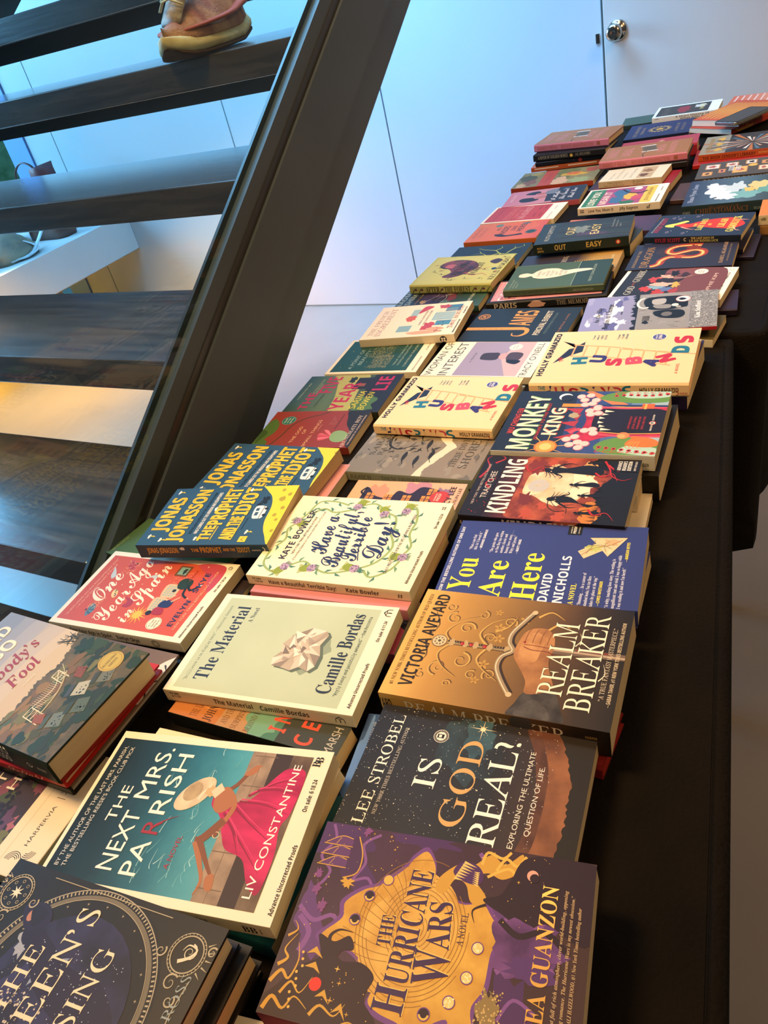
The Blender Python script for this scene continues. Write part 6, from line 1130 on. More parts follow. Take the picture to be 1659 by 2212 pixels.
# ---------------------------------------------------------------- middle column
def c_parr(a):
    x0, x1, y0, y1 = 5, 95, 2.5, 134
    a.R(x0, y0, x1, y1, mat_print('pool', [(0, '16242c'), (.22, '1c3a48'), (.45, '2a6c80'), (.62, '4a9aa8'), (.8, '6aa8ac')], LAY['parrish'][4], LAY['parrish'][3], 26, .1, 'Y', .35))
    rr = random.Random(12)
    for k in range(30):
        x, y = rr.uniform(8, 92), rr.uniform(46, 92); a.S([(x, y), (x + rr.uniform(2, 8), y + rr.uniform(-3, 3)), (x + rr.uniform(6, 15), y + rr.uniform(-2, 5))], .45, ['8ec4c8', '6cb0b8', 'b4dcdc'][k % 3], True, True)
    a.P([(x0, 97.5), (x1, 95), (x1, 110), (x0, 113)], paint('7d6856', 'a48c74', 50)); a.P([(x0, 113), (x1, 110), (x1, 121), (x0, 123)], '3a2a24'); a.P([(x0, 123), (x1, 121), (x1, y1), (x0, y1)], paint('503c30', '74604c', 40))
    for k in range(5): x = 12 + k * 20; a.R(x, 97, x + .5, 112, '6a5646')
    a.S([(5, 105), (95, 103)], .4, '7a6654', False)
    a.B([(44, 97), (56, 96), (60, 104), (46, 108)], '57473a')
    sk, sk2, dr, dr2 = 'a86a44', '7d4a2e', 'c01850', '8a0f3a'
    a.S([(66, 88), (72, 94), (80, 98)], 2.6, sk2); a.B([(79, 96), (84, 99), (86, 103), (82, 103), (79, 100)], sk)
    for k in range(4): a.S([(83, 100), (86, 101 + k * 1.2)], .7, sk)
    a.B([(68, 84), (62, 96), (64, 106), (80, 116), (86, 122), (84, 133), (60, 133), (50, 130), (34, 133), (14, 132), (18, 124), (30, 116), (34, 104), (42, 98), (52, 92), (58, 84)], paint('9c1044', 'd02460', 50, (1, .4, 1)))
    for p in ([(60, 96), (50, 112), (40, 130)], [(62, 100), (62, 116), (58, 132)], [(66, 104), (76, 118), (80, 130)], [(50, 98), (38, 112), (24, 128)], [(54, 94), (44, 104), (32, 112)], [(70, 108), (72, 120), (70, 132)]): a.S(p, 1.6, dr2, True, True); a.S([(x + 1.6, y + .8) for x, y in p], .8, 'd83a6c', True, True)
    a.B([(56, 86), (66, 84), (70, 90), (62, 98), (54, 92)], sk); a.S([(66, 90), (60, 98), (48, 96), (40, 93)], 3, sk); a.E(42, 94, 2.6, sk2, 2); a.O(41, 95, 2, .4, 'd8c8a0')
    a.S([(50, 96), (38, 88), (36, 84)], 5, sk2); a.S([(36, 85), (26, 92), (16, 98), (8, 97)], 4.2, sk, True, True); a.S([(38, 86), (26, 96), (18, 103), (14, 104)], 3.6, sk2, True, True); a.B([(12, 102), (18, 100), (20, 104), (12, 106)], sk)
    a.E(63.5, 70.5, 13.6, paint('b49c7a', 'dccaa8', 60), 7.6, 40); a.E(64.5, 68.6, 6.6, paint('9c8460', 'bca47c', 70), 5, 30); a.S([(60, 74), (66, 76), (70, 79)], 1.2, 'e0d4b8'); a.N(66, 80, 4, 3, 'c9a878', 4, .3); a.P([(66, 80), (72, 84), (68, 88), (62, 84)], 'd8c8a8')
    w_ = 'f0ece2'
    a.T('BY THE AUTHOR OF THE LAST MRS. PARRISH,', 11, 9, 78, 2.5, 'd0d0cc', 's'); a.T('THE BESTSELLING REESE’S BOOK CLUB PICK', 11, 13.8, 78, 2.5, 'd0d0cc', 's')
    a.T('THE', 40, 28.5, 23, 6.6, w_, 's'); a.T('NEXT', 13, 43.5, 35, 10.5, w_, 's'); a.T('MRS.', 56, 42.5, 35, 10.5, w_, 's')
    a.T('PA', 12, 59, 20, 10.5, w_, 's'); a.T('R', 36, 59.5, 9, 10.5, '9a2434', 's'); a.S([(42, 56), (46, 62), (49, 68)], .9, '9a2434', True, True); a.T('RISH', 48, 57.5, 40, 10.5, w_, 's')
    a.T('A NOVEL', 18.6, 76, 19, 2.8, 'a8344a', 's'); a.T('LIV CONSTANTINE', 11, 129, 78, 4.6, w_, 's')
    a.T('Advance Uncorrected Proofs', 4.9, 144, 37, 2.5, '2a2522', 'b'); a.T('On sale: 6.18.24', 61, 141.6, 20, 2.6, '2a2522', 'b')
    a.T('B', 89, 139.6, 3.6, 4.8, '1c1a18', 'f'); a.T('B', 92, 140.6, 3.6, 4.8, '1c1a18', 'f')
def s_parr(a): a.T('The Next Mrs. Parrish', 30, 8, 42, 4.6, '2a2522', 'b'); a.T('Liv Constantine', 78, 8, 30, 4.6, '2a2522', 'b'); a.T('BB', 128, 9, 8, 5.6, '1c1a18', 'f'); a.R(138, 4, 138.5, 9, '1c1a18')
book('parrish', 'cream-bordered proof showing a woman in sun hat and magenta dress by a pool', 'f0e3c6', c_parr, s_parr, 'dfd0ac', bow=.0015)
book('parrlow', 'plain cream paperback directly under the sun hat proof', 'eee0c2', spbase='e4d4b0')
book('teal', 'brushed teal paperback below the sun hat proof and black hardcovers', ([(0, '1f6a74'), (.5, '2a8088'), (1, '1f5a60')], 9, .3, 'Y', .4, (1, 8, 1)), pages='tan')
def c_ince(a):
    a.T('THE LIVES OF', 60, 20, 34, 3, '6a3a20', 'l')
    k = LAY['ince'][4] / LAY['ince'][3] * 100 / 151
    def s(x, y): return x, y * k
    for y0, y1, m in ((0, 46, 'b5743c'), (46, 76, 'b08a62'), (76, 100, '4a7a66'), (100, 160, '3a3f38')): a.R(0, y0 * k, 100, y1 * k, m)
    a.N(50, 82 * k, 50, 14 * k, '6fa088', 3, .2); a.N(70, 30 * k, 30, 12 * k, 'c8884a', 4, .3)
    for t, x, y, w_, h, m, st_ in (('THE LIFE', 8, 26, 60, 12, '5a3420', 'l'), ('JOHN N', 4, 40, 74, 14, '4a2c1c', 'f'), ('AND THE', 10, 54, 60, 10, '5a3420', 'l'), ('SURPRISING', 4, 64, 90, 9, '5a3420', 'l'), ('BEHIND HIM', 4, 76, 90, 9, '5a3420', 'l'), ('I N', 30, 104, 60, 26, 'd8523a', 'b'), ('C E', 10, 128, 76, 26, 'd8523a', 'b'), ('MARSH', 6, 146, 84, 12, 'b8b4a8', 's'), ('CASE', 20, 158, 60, 12, 'b8b4a8', 's')): a.T(t, x, y * k, w_, h * .55 * k, m, st_)
book('ince', 'orange to dark green paperback with red capitals, between two cream proofs', '3a3f38', c_ince, spbase='20241f', pages='cream')

def c_mat(a):
    a.R(3.5, 6.4, 96, 138.6, paint('b3c0a2', 'bcc9ab', 8))
    a.T('“Brilliance is on display here.” —Percival Everett', 10.5, 13.4, 77, 2.3, '3a4a4a', 'm'); a.T('The Material', 12.5, 29.8, 75, 11.6, '273247', 'f'); a.T('A Novel', 71.5, 37.8, 15.5, 3.8, '273247', 'f')
    a.N(48, 94, 19, 18, '8f9c84', 5, .2)
    P_ = [(33, 74), (40, 72), (46, 76), (54, 74), (64, 80), (72, 92), (70, 104), (66, 107), (56, 104), (46, 108), (36, 108), (31, 104), (34, 96), (30, 90), (32, 82)]
    a.P([(x - 1.5, y + 3) for x, y in P_], '5f6c5c'); a.P(P_, 'c9bca8')
    rr = random.Random(8)
    cen = (50, 90)
    for i in range(len(P_)):
        p, q = P_[i], P_[(i + 1) % len(P_)]
        m1 = (cen[0] + (p[0] - cen[0]) * rr.uniform(.35, .65), cen[1] + (p[1] - cen[1]) * rr.uniform(.35, .65))
        a.P([p, q, m1], ['e0d6c4', 'a89a88', 'cfc2ae', 'b8aa96', '8f8274'][i % 5]); a.P([q, m1, (cen[0] + rr.uniform(-5, 5), cen[1] + rr.uniform(-5, 5))], ['d8ccb8', 'b4a692', '9c8e7e', 'e6dccb'][i % 4])
    for k in range(14): x, y = rr.uniform(36, 64), rr.uniform(78, 102); a.P([(x, y), (x + rr.uniform(3, 9), y + rr.uniform(-4, 4)), (x + rr.uniform(0, 5), y + rr.uniform(3, 8))], ['e9dfce', 'a4968a', 'c2b4a0', '7d7168'][k % 4])
    a.T('Camille Bordas', 14, 128.2, 75.5, 11, '273247', 'f'); a.T('“Wryly funny and painfully awkward.” —Tom Perrotta', 13, 134, 75, 2.3, '3a4a4a', 'm')
    a.T('Advance Uncorrected Proofs', 5, 147.6, 39, 2.5, '2a2522', 'b'); a.T('On sale: 6.11.24', 64.5, 147, 20.5, 2.5, '2a2522', 'b')
    house(a, 93.4, 145)
def house(a, x, y):
    for dx in (-1.6, 1.6): a.O(x + dx, y, 2, .5, '1c1a18', a0=180, a1=360); a.R(x + dx - 2, y, x + dx - 1.5, y + 2.4, '1c1a18'); a.R(x + dx + 1.5, y, x + dx + 2, y + 2.4, '1c1a18')
    a.P([(x - 3.8, y - 1.2), (x, y - 4), (x + 3.8, y - 1.2), (x, y - 3)], '1c1a18')
def s_mat(a): a.T('On sale:', 5, 4, 8, 2.2, '2a2522', 'b'); a.T('6.11.24', 6, 7, 7.4, 2.2, '2a2522', 'b'); a.T('The Material', 42, 8, 32, 4.8, '2a2522', 'b'); a.T('Camille Bordas', 80, 8, 38, 4.8, '2a2522', 'b'); house(a, 141, 6.5)
book('material', 'cream-bordered pale green proof with crumpled paper ball in the centre', 'f0e5cb', c_mat, s_mat, 'e9dab6', bow=.0015)
def c_pink(a):
    H = a.H; a.B([(20, 20), (60, 60), (30, 110), (0, 100), (0, 30)], 'dd8a70'); a.B([(50, 90), (90, 100), (100, 150), (60, 160), (30, 130)], 'd8786c'); a.R(0, H - 88, 100, H, '24242f'); a.B([(0, H - 90), (60, H - 66), (40, H), (0, H)], 'd0555e')
    for k in range(8): a.S([(10, 60 + k * 8), (60, 90 + k * 7)], 2, ['e08a78', 'c84c50', 'e9a58c'][k % 3])
book('pink4', 'coral pink paperback with navy end between the two cream proofs', ([(0, 'd8605e'), (1, 'd06a64')], 7, .2), c_pink, spbase='9a4a58')

def c_bea(a):
    gr, gd, pu, na = '7d9a50', '4a7a68', '8a6f90', '26325c'
    for p in ([(10, 30), (6, 20), (14, 8), (30, 6)], [(66, 12), (76, 16), (92, 20), (94, 34), (90, 48)], [(12, 28), (20, 40), (14, 52), (10, 66), (16, 84)], [(88, 56), (94, 70), (84, 84), (78, 94), (62, 98)], [(34, 116), (20, 112), (10, 100), (16, 92)], [(34, 114), (46, 118), (60, 112), (76, 112), (92, 106), (88, 98)], [(16, 84), (26, 98), (44, 104), (60, 96)], [(66, 14), (56, 8), (44, 12), (34, 8)], [(86, 56), (80, 40), (84, 28), (76, 20)]):
        a.S(p, 1.7, gr); a.S(p, .6, 'a8b878')
        q = smooth(p, False, 4)
        for i in range(1, len(q) - 1, 2):
            x, y = q[i]; dx, dy = q[i + 1][0] - q[i - 1][0], q[i + 1][1] - q[i - 1][1]; l = math.hypot(dx, dy) or 1; nx_, ny_ = -dy / l, dx / l; sg = 1 if i % 4 == 1 else -1
            a.P([(x, y), (x + dx / l * 2.4 + nx_ * sg * 1.6, y + dy / l * 2.4 + ny_ * sg * 1.6), (x + dx / l * 5.4 + nx_ * sg * 4.6, y + dy / l * 5.4 + ny_ * sg * 4.6), (x + dx / l * 1 + nx_ * sg * 3.6, y + dy / l * 1 + ny_ * sg * 3.6)], gd if i % 3 else '6a9470')
    for x, y, r in ((12.9, 27.4, 30), (13.6, 50.3, 80), (17.3, 84.1, 100), (33.7, 116.1, 90), (86.5, 99.5, 190), (81.5, 82.4, 160), (88.7, 56.2, 200), (66.2, 11.4, 300)):
        q = radians(r); ux, uy = cos(q), sin(q)
        a.E(x - ux * 5, y - uy * 5, 5, '8a9a34', 3.8, r); [a.S([(x - ux * 6 + j * .9 * uy, y - uy * 6 - j * .9 * ux), (x - ux * 10.5 + j * 1.6 * uy, y - uy * 10.5 - j * 1.6 * ux)], .7, '8a9a34', False) for j in range(-3, 4)]
        a.E(x, y, 4.2, 'b39ab0', 3.8); a.D(34, x - 3.4, y - 3.2, x + 3.4, y + 3.2, .3, .55, '5a4668', int(x)); [a.S([(x + ux * 3 + j * uy, y + uy * 3 - j * ux), (x + ux * 5.6 + j * 1.2 * uy, y + uy * 5.6 - j * 1.2 * ux)], .7, gd, False) for j in (-2, -1, 0, 1, 2)]
    a.T('KATE BOWLER', 20.5, 23, 60, 5.6, '2c2c40', 'b'); a.T('NEW YORK TIMES BESTSELLING AUTHOR', 27, 27.4, 46, 2, '2c2c40', 's'); a.T('of Everything Happens for a Reason (And Other Lies I’ve Loved)', 20, 31.5, 60, 2, '2c2c40', 'i')
    for i, (t, x, y, w_, h, r) in enumerate([('Have a', 30, 54, 46, 15, -10), ('Beautiful,', 17, 70, 66, 15, -7), ('Terrible', 25, 81, 52, 14, -7), ('Day!', 30, 99, 42, 16, -4)]): a.T(t, x, y, w_, h, na, 'k', r); a.T(t, x + .35, y + .3, w_, h, na, 'k', r)
    a.S([(26, 83), (40, 78), (56, 76), (60, 74)], .8, na); a.T('DAILY MEDITATIONS FOR THE UPS, DOWNS & IN-BETWEENS', 15.4, 110, 68, 2.3, '3a3f50', 's')
    a.T('Advance Uncorrected Proofs', 7, 129.6, 35, 2.3, '2a2522', 'b'); a.T('On sale: 1.23.24', 68, 130.6, 18, 2.3, '2a2522', 'b')
    for dx, dy in ((-1, -1), (1, -1), (-1, 1), (1, 1)): a.R(93 + dx * 1 - .2, 128.6 + dy * .6 - 1, 93 + dx * 1 + .2, 128.6 + dy * .6 + 1, '1c1a18'); a.R(93 + dx * .9 - 1, 128.6 + dy * 1 - .2, 93 + dx * .9 + 1, 128.6 + dy * 1 + .2, '1c1a18')
def s_bea(a): a.T('On sale:', 5, 3.4, 8, 1.8, '2a2522', 'b'); a.T('1.23.24', 6, 6.2, 7.4, 1.8, '2a2522', 'b'); a.T('Have a Beautiful, Terrible Day!', 19, 6.6, 57, 3.8, '2a2522', 'b'); a.T('Kate Bowler', 84, 6.6, 26, 3.8, '2a2522', 'b'); a.T('#', 124, 6.6, 4, 4, '1c1a18', 'b')
book('beautiful', 'cream proof with blue cursive title wreathed in green thistles', 'f2e6c4', c_bea, s_bea, 'e6d4a8', bow=.0015)
book('beaulow', 'rose-edged paperback directly under the thistle proof', 'c8848a', spbase='b87478', pages='tan')
def c_hou(a):
    H = a.H
    a.N(70, 30, 26, 12, 'c88a6a', 3, .3); a.N(84, 70, 16, 14, 'b87f88', 5, .3); a.N(80, 100, 12, 10, '8a6a80', 7, .3)
    a.B([(88, 16), (74, 30), (72, 46), (84, 52), (80, 66), (92, 76), (84, 100), (70, 104), (0, 104), (0, 12), (60, 14)], '2c2030')
    for x, y in ((74, 24), (60, 22), (46, 20), (72, 44), (56, 42), (72, 64), (56, 62), (40, 42), (40, 62), (72, 84), (56, 84), (40, 84), (84, 88)):
        a.R(x - 5, y - 4.5, x + 5, y + 4.5, 'e08a3c'); a.R(x - .5, y - 4.5, x + .5, y + 4.5, '2c2030'); a.R(x - 5, y - .5, x + 5, y + .5, '2c2030'); a.R(x - 2.8, y - 4.5, x - 2.2, y + 4.5, '2c2030')
    a.E(76, 98, 10, 'b83a34', 10); a.T('UNCORRECTED', 70, 95, 12, 1.8, 'e8c8b0', 'b'); a.T('PROOF', 70, 99, 12, 3, 'e8c8b0', 'b'); a.T('TO BE SOLD', 30, 8, 24, 3, '4a3428', 's'); a.S([(88, 16), (80, 12), (74, 18)], 2, '1c1620')
    a.T('STACY LEE', 50, H - 9, 44, 6, '3a2a30', 'b'); a.T('& RANDY JOOSUN LEE', 30, H - 3, 62, 3, '4a3a40', 's')
book('house', 'peach cover with dark mansion and orange lit windows and red proof sticker', ([(0, 'd8a470'), (1, 'd8a888')], 6, .2), c_hou)

def c_sho(a):
    K = '24221e'; rr = random.Random(3)
    for k in range(60): a.N(rr.uniform(0, 100), rr.uniform(0, 150), rr.uniform(2, 7), rr.uniform(2, 5), ['7d7668', '8d8474', '6a6458', '948a78'][k % 4], k, .4, 9)
    to = [(100, 84), (96, 92), (90, 96), (84, 92), (76, 100), (68, 104), (58, 112), (50, 108), (40, 104), (26, 98), (14, 92), (0, 92)]
    a.P([(x, y + rr.uniform(-.8, .8)) for x, y in smooth(to, False, 5)] + [(0, 82), (10, 84), (24, 88), (40, 92), (52, 98), (60, 100), (70, 90), (80, 84), (90, 84), (100, 76)], 'd8cdb0')
    a.S([(80, 34), (68, 30), (54, 34), (48, 46), (54, 58), (64, 62)], 4.4, K, True, True); a.S([(80, 34), (74, 44), (72, 52)], 2, K)
    for k in range(56):
        x = 62 + rr.gauss(0, 17); y = 56 + rr.gauss(0, 19); q = rr.uniform(0, 6.3); l = rr.uniform(3, 12); a.P([(x, y), (x + l * .5 * cos(q) + l * .16 * sin(q), y + l * .5 * sin(q) - l * .16 * cos(q)), (x + l * cos(q), y + l * sin(q)), (x + l * .5 * cos(q) - l * .14 * sin(q), y + l * .5 * sin(q) + l * .14 * cos(q))], [K, '38352e', '4c483e', '2c2a24', '8a816e'][k % 5])
    for x, y in ((34, 60), (28, 76), (40, 90), (60, 80), (80, 66)): a.B([(x - 9, y), (x, y - 3), (x + 10, y - 1), (x + 3, y + 2)], K, 4); a.S([(x - 8, y), (x - 14, y + 3)], .8, K)
    a.T('SARA', 34, 22, 40, 6.4, '4a463c', 'l'); a.T('RAASCH', 34, 32, 50, 6.4, '4a463c', 'l')
    a.T('THESE DIVIDED', 19, 122.5, 74, 6.6, '4a4236', 'l'); a.T('SHORES', 19, 136, 62, 9, '4a4236', 'l'); a.T('A Sequel to These Rebel Waves', 30, 144, 52, 2.4, '5a5244', 'i')
book('shores', 'stone grey paperback with black crow shapes and jagged pale coastline', ([(0, '7a7366'), (1, '8a7c68')], 14, .2), c_sho, lambda a: (a.T('RAASCH', 8, 8.4, 26, 5, '4a463a', 'l'), a.T('THESE DIVIDED SHORES', 46, 8.4, 70, 5, '4a463a', 'l')), '8a8c78')
def c_wom(a):
    a.R(2, 44.6, 98, 131, '9a8ea4'); a.P([(2, 131), (2, 116), (50, 96), (98, 106), (98, 131)], 'c8a8a8')
    a.B([(64, 68), (66, 80), (64, 90), (46, 90), (46, 70), (54, 66)], '3c3038'); a.E(56, 98, 9, 'c89a98', 7); a.B([(46, 104), (66, 104), (64, 122), (44, 120)], '4a3c44'); a.B([(38, 108), (46, 106), (44, 124), (34, 120)], '1c181c')
    a.T('WOMAN OF', 2, 14, 94, 10, '3c3a38', 's'); a.T('INTEREST', 2, 36, 94, 12.5, '3c3a38', 's'); a.T('A MEMOIR', 38, 58, 28, 3, '4a4450', 's')
    a.E(82.4, 106.2, 9, 'f0ead8'); a.O(82.4, 106.2, 7.6, .5, '8a8a7a'); a.T('TRACY O’NEILL', -4, 143, 98, 8.4, '4a4846', 's')
    for i, t in enumerate(['UNCORRECTED', 'PROOF']): a.T(t, 77, 105 + i * 4, 11, 1.8, '4a4a44', 'b')
book('woman', 'cream cover with lilac panel and perfume bottle, thin tall lettering', 'efe4cc', c_wom)
def c_jam(a):
    o = 'd8923c'
    a.E(74.3, 11.6, 8.4, o); a.E(74.3, 11.6, 7.2, '20241f'); a.O(74.3, 11.6, 5.6, 1, o); a.X(74.3, 11.6, 3.4, o, 5, .5)
    a.R(33, -2, 41, 80, o); a.S([(37, 76), (34, 84), (24, 86), (16, 80), (17, 70), (24, 68)], 8, o, True, True); curl(a, 20, 74, 6, 1.4, '20241f')
    a.T('AMES', 46, 84, 46, 30, o, 'b'); a.T('PERCIVAL EVERETT', 18, 104, 72, 8, 'd8c8a4', 'b'); a.T('PULITZER PRIZE FINALIST', 22, 112, 62, 3, '6f8478', 'l'); a.T('A NOVEL', 56, 110 - 120 + 20, 20, 2) if False else None
    a.T('NATIONAL BESTSELLER . A NOVEL', 10, 128, 70, 2.4, 'a87048', 's'); [a.E(36, 10 + k * 8, .8, '6a4a24') for k in range(6)]
book('james', 'black book with orange letters and long orange bar across it', ([(0, '1c2120'), (1, '20221d')], 6, .2), c_jam)
def c_par(a):
    a.R(6, 6, 94, 196, 'c88a90'); a.R(10, 10, 90, 60, 'd0989c'); a.T('PARIS', 8, 52, 84, 34, 'f0e2d8', 'b'); a.T('PARIS', 10, 51, 82, 30, 'a85a68', 'b'); a.N(50, 130, 36, 40, 'd8a898', 4, .2); a.N(50, 150, 20, 24, 'c07a6c', 6, .3); a.R(0, 196, 100, 205, '1c1a18')
def s_par(a): a.T('PARIS', 14, 11, 40, 9, 'c8b8a4', 'b'); a.R(66, 0, 112, 14, 'c8808a'); a.N(88, 8, 16, 6, 'd8a890', 4, .2); a.T('THE MEMOIR', 122, 11, 54, 8, 'b8a894', 'l')
book('paris', 'black-edged pink memoir hardcover with portrait under the green tube book', '1c1a18', c_par, s_par, '1c1a18', hard=True, back='1c1a18')
def c_thi(a):
    for k in range(24): a.R(k * 4.2, 0, k * 4.2 + 1.4, 106, '52684c' if k % 2 else '4a6046')
    for k in range(26): a.S([(k * 4, 0), (k * 4 + 1, 106)], .5, '607654', False)
    a.R(0, 106, 100, 155, '2c3d2e'); a.R(0, 105.4, 100, 106.4, '8a9a7c')
    a.B([(50, 14), (60, 14), (64, 24), (60, 34), (70, 40), (78, 52), (76, 72), (66, 86), (68, 104), (66, 126), (60, 128), (54, 108), (46, 90), (40, 78), (36, 56), (42, 40), (50, 34), (46, 24)], 'e2d4b4')
    for i, t in enumerate(['THINGS', 'YOU', 'WANTED', 'TO SAY', 'BUT', 'NEVER', 'DID']): a.T(t, 57, 48 + i * 7, 22 if len(t) > 3 else 12, 4.4, '5a5846', 's', 0, 'c')
    a.T('GELOY CONCEPCION', 12, 134, 70, 4, 'a0ac90', 's'); a.BL(['“A moving, honest and beautiful', 'collection of the things', 'people never say”'], 4, 10, 36, 2.4, 5, 'a8b494', 's')
book('things', 'green book with pale seated silhouette filled with words', '445a42', c_thi, lambda a: (a.R(106, 0, 156, 14, '26342a'), a.T('THINGS YOU WANTED TO SAY BUT NEVER DID', 14, 8, 88, 4, '2c3a2a', 's'), a.T('GELOY CONCEPCION', 110, 8, 30, 3, 'a0ac90', 's')), '4a5c44', pages='cream', hard=True, back='3c4c3a')
book('quest', 'dusky purple paperback with golden treeline, beneath the wine-and-gold lettered stack', ([(0, '2c2830'), (.55, '3a3440'), (.75, 'a8864a'), (1, 'b08a50')], 14, .12), lambda a: (a.T('QUESTORING', 20, 80, 66, 9, 'b8b0a0', 'l'), [a.S([(60 + k * .5, 96 + k * 4), (20, 98 + k * 4)], .8, 'd8b060', True, True) for k in range(12)], a.T('T. KINGFISHER', 30, 160, 50, 4, 'd8c8a0', 's')), pages='cream')
def c_out(a):
    for k in range(22): rr = random.Random(k); x = rr.uniform(0, 100); a.S([(x, 30), (x + 3, 80), (x - 3, 150)], rr.uniform(.5, 2), ['2c342e', '485048', '3a2c38'][k % 3]); 
    a.N(56, 70, 16, 14, '6f7a70', 3, .4); a.N(30, 90, 12, 20, '4a3a4a', 4, .4)
    Y = 'd8c070'
    a.T('RUTA SEPETYS', 14, 22, 74, 7, 'b8b8a8', 's'); a.T('OUT', 34, 60, 36, 14, Y, 's'); a.T('of the', 42, 78, 28, 7, '8a8a78', 'k'); a.T('EASY', 26, 100, 48, 14, Y, 's'); a.BL(['“A beautiful, thrilling story', 'that will stay with you', 'long after”'], 50, 120, 40, 2.6, 6, '9aa090', 's')
def s_out(a): a.T('RUTA', 6, 8, 8, 3, Y_, 'b'); a.T('SEPETYS', 6, 13, 10, 3, Y_, 'b'); a.T('OUT', 34, 11.6, 18, 8.4, Y_, 'b'); a.T('EASY', 84, 11.6, 24, 8.4, Y_, 'b'); a.E(133, 7.5, 3.6, 'c0502c'); a.E(133, 7.5, 1.5, 'e8d8c0', 2.2)
Y_ = 'd0b060'
og = ([(0, '26302c'), (.5, '2e3632'), (1, '242c2a')], 8, .15)
book('outeasy', 'thick dark forest green paperback with gold sans lettering, upper of two', og, c_out, s_out, '202c28', pages='cream')
book('outlow', 'dark forest green paperback stacked under its gold-lettered twin', og, c_out, s_out, '202c28', pages='cream')
def c_love(a):
    a.R(5, 4, 95, 108, '9c4a70'); a.R(5, 4, 95, 30, '2f6a4c'); a.R(5, 100, 95, 118, 'd8b84a'); [a.R(5 + k * 9, 4, 9 + k * 9, 30, '3a8058') for k in range(10)]
    a.N(68, 62, 20, 14, '3c6688', 3, .2); a.N(30, 58, 18, 12, '3c6688', 5, .2); a.N(46, 80, 16, 12, 'd8a83c', 6, .2); a.N(36, 92, 14, 9, 'b8485c', 7, .2); a.S([(86, 60), (66, 74), (60, 94), (70, 104)], 4, '2a2030'); a.N(14, 78, 8, 14, '2c6a44', 8, .2)
    a.T('LOVE YOU,', 10, 24, 76, 12, 'f0e4cc', 'b'); a.T('MEAN IT', 12, 44, 66, 12, 'e8d4c0', 'b'); a.E(86, 86, 7, 'efe6d2'); a.T('JILLY GAGNON', 14, 112, 68, 6, '8a7424', 'b'); proof(a, 135, '1.9.24', 128)
book('loveyou', 'small cream-edged proof in green, magenta and yellow stripes and figures', 'efe4cc', c_love, lambda a: (a.T('Love You, Mean It', 18, 8, 42, 4.8, '2a2522', 'b'), a.T('Jilly Gagnon', 70, 8, 30, 4.8, '2a2522', 'b'), a.T('d', 114, 9, 6, 6, '1c1a18', 'q'), a.R(4, 3, 11, 4.6, '4a4540'), a.R(4, 6, 11, 7.6, '4a4540')), 'e6d8bc')
book('lovepurple', 'purple paperback with peach end under the striped small proof', ([(0, 'c8764a'), (.3, 'b0546a'), (.5, '5a3a58'), (1, '3c3048')], 7, .1), lambda a: a.T('I LOVE IT', 12, 120, 60, 12, 'd8a8b0', 'b'), pages='cream')
book('once', 'small cream paperback with faces in boxes and long serif text', 'ded0ae', lambda a: (a.BL(['Once Upon a', 'Time in Hollywood', 'A novel by', 'Quentin Tarantino'], 14, 26, 74, 6.4, 15, '7d7050', 'l'), a.R(8, 84, 92, 118, 'b8a078'), a.N(30, 98, 12, 10, '6a4a34', 3, .3), a.N(64, 100, 14, 10, '8a6a4c', 4, .3), a.R(46, 84, 48, 118, 'ded0ae')), lambda a: (a.T('Once Upon a', 22, 6.4, 34, 4.4, '6a6048', 'l'), a.T('Time in Hollywood', 12, 12.4, 48, 4.4, '6a6048', 'l'), a.R(62, 0, 72, 14, '9a6a3a'), a.T('By Quentin', 80, 6.4, 28, 4.4, '6a6048', 'l'), a.T('Tarantino', 80, 12.4, 26, 4.4, '6a6048', 'l')), 'cdb992')
book('oncered', 'red and black book with cream pages peeking from under the faces paperback', ([(0, '1c1614'), (.5, 'a02428'), (1, '8a1c24')], 6, .1), pages='cream')
book('famblk', 'black spined book with small face oval under brown and pink hardcover', '1c1916', None, lambda a: (a.E(128, 6, 5, '8a5a3c', 3),), '1a1714', hard=True, back='1a1714')
book('famred', 'pinkish red book with pale sunburst behind the brown and pink hardcover', 'a83c48', lambda a: [a.X(x, y, 12, 'd8a078', 8, .3) for x, y in ((30, 50), (70, 110), (40, 150))], spbase='a02838', pages='cream', hard=True, back='a02838')
def c_navy(a):
    g = ink('b08a50', .4, .3)
    a.X(50, 56, 22, g, 18, .7); a.E(50, 56, 13, '1f2842'); a.X(50, 56, 9, 'c8903c', 5, .6); a.T('THE PRISONER’S', 12, 20, 76, 6, g, 'l'); a.T('THRONE', 24, 30, 50, 5, g, 'l'); a.T('A NOVEL BY', 18, 88, 60, 5, g, 'l'); a.T('HOLLY BLACK', 24, 98, 50, 4.6, g, 'l')
book('navy', 'navy blue book with gold sunburst emblem on the far table', '22294a', c_navy, spbase='1f2744')
book('white', 'white-bordered book with dark red letters at the far end', 'e6e0d2', lambda a: (a.R(7, 6, 92, 116, '3a332c'), a.T('THE LOVE', 12, 30, 70, 12, '6a5c4c', 'l'), a.N(50, 62, 30, 14, '8a2c30', 3, .2), a.N(64, 94, 14, 12, 'c8b8a0', 5, .3), a.T('OF MY AFTERLIFE', 30, 104, 50, 8, 'c8b060', 'b')), lambda a: (a.T('A Short History of', 50, 5, 70, 3, '1f1c1a', 'b'), a.T('William Wilder Poyer', 60, 9.6, 60, 3.4, '1f1c1a', 'b'), a.R(6, 3, 14, 4, '6a6458')), 'ddd5c2')
book('greenfar', 'dark green book with white striped end, furthest left on the far table', '3a4a3c', lambda a: (a.R(0, 110, 100, 190, 'd8d0be'), a.R(20, 120, 80, 126, 'b8604a'), a.R(20, 140, 80, 144, '4a6a4c')), spbase='2c382e')
def s_trav(a): a.T('Traveling', 10, 10, 52, 8, 'e0b83c', 'q'); a.X(66, 7, 3, '4a6a4a', 6, .5)
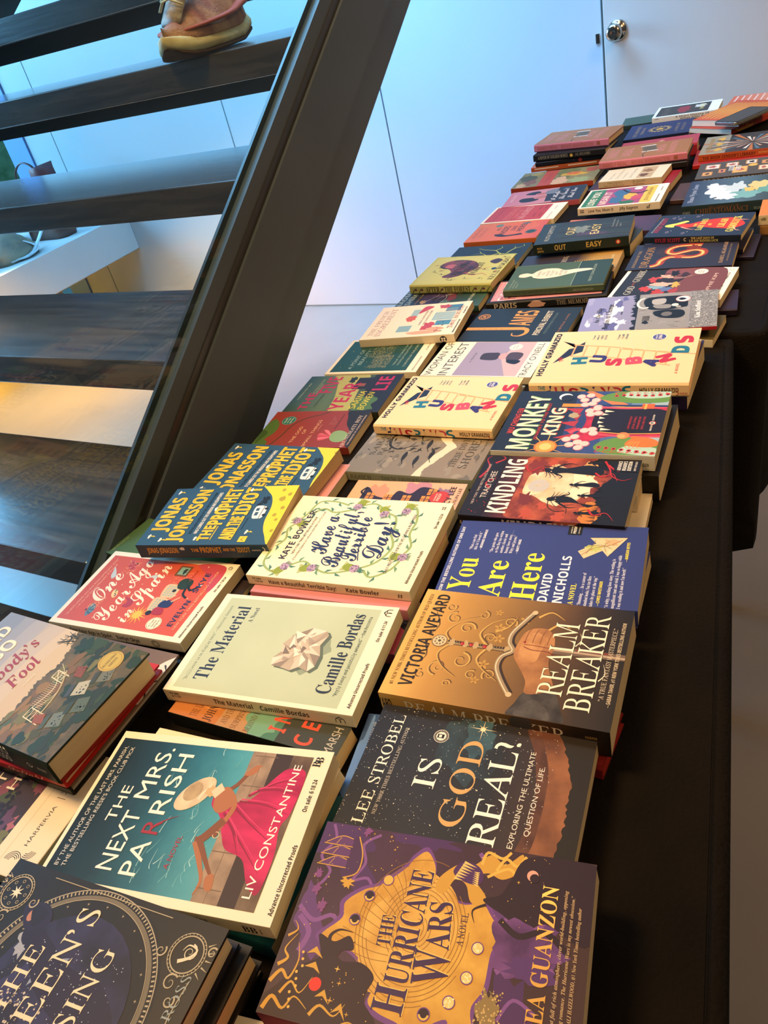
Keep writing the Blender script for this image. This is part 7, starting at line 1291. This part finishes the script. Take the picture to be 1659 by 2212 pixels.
book('trav', 'orange book with yellow spine lettering turned sideways under the phone', ([(0, 'c8502c'), (.5, 'd07a34'), (1, 'b8442c')], 8, .2), lambda a: [a.S([(5 + k * 9, 10), (10 + k * 9, 60), (5 + k * 9, 120)], 2.4, 'd8a040') for k in range(10)], s_trav, 'c04a28', pages='white')
book('travtwo', 'orange-red book turned sideways, second from the top under the phone', ([(0, 'b8402c'), (1, 'c05a34')], 8, .2), None, s_trav, 'a83824', pages='white')
book('trav3', 'coral book lying behind the sideways orange pair', ([(0, 'c85a3c'), (1, 'd8906c')], 8, .2), lambda a: [a.R(6, 10 + k * 16, 94, 14 + k * 16, 'e0b49a') for k in range(7)], spbase='c04a34')
book('orangetop', 'orange-topped cream rolled paperback at the right frame edge', 'c8783a', None, lambda a: a.N(10, 8, 5, 3, '8a8068', 3), 'd8ccae', pages='tan')
book('tanlow', 'brown tan book at the right frame edge under the orange-topped one', '8a6038', None, None, '9a7040', pages='tan')

# ================================================================ small things
ph = empty('phone', Vector((1.262, 2.262, Z0 + .0452)), radians(24)); tag(ph, 'black-screened phone with silver rim lying on the sideways orange book', 'phone')
def slab(w, l, z0, z1, r, m, nm):
    rings = []
    for z, i in ((z0, .001), (z0 + .001, 0), (z1 - .001, 0), (z1, .001)):
        rings.append([Vector((sx * (w / 2 - r) + (r - i) * cos(q), sy * (l / 2 - r) + (r - i) * sin(q), z)) for sx, sy, q0 in ((1, 1, 0), (-1, 1, 90), (-1, -1, 180), (1, -1, 270)) for q in [radians(q0 + k * 15) for k in range(7)]])
    V, F = loft(rings); return mesh(nm, V, F, m, None, ph)
slab(.155, .075, 0, .009, .010, ink('a8a294', .25, 1.0), 'frame'); slab(.149, .069, .0088, .0094, .008, ink('0c0a0a', .12), 'screen'); slab(.155, .0755, .002, .005, .010, ink('6f6a58', .5), 'case_band')
cr = mesh('paper_scrap', [(-.002, -.0012, 0), (.002, -.001, 0), (.0018, .0014, 0), (-.0016, .0015, 0), (-.002, -.0012, .0012), (.002, -.001, .0005), (.0018, .0014, .0014), (-.0016, .0015, .0006)], box(0, 0, 0, 1, 1, 1)[1], ink('e8dcc4', .8)); tag(cr, 'tiny white paper crumb on the black cloth near the right edge', 'scrap')
cr.location = (0.020, 0.443, Z0 + .0006)
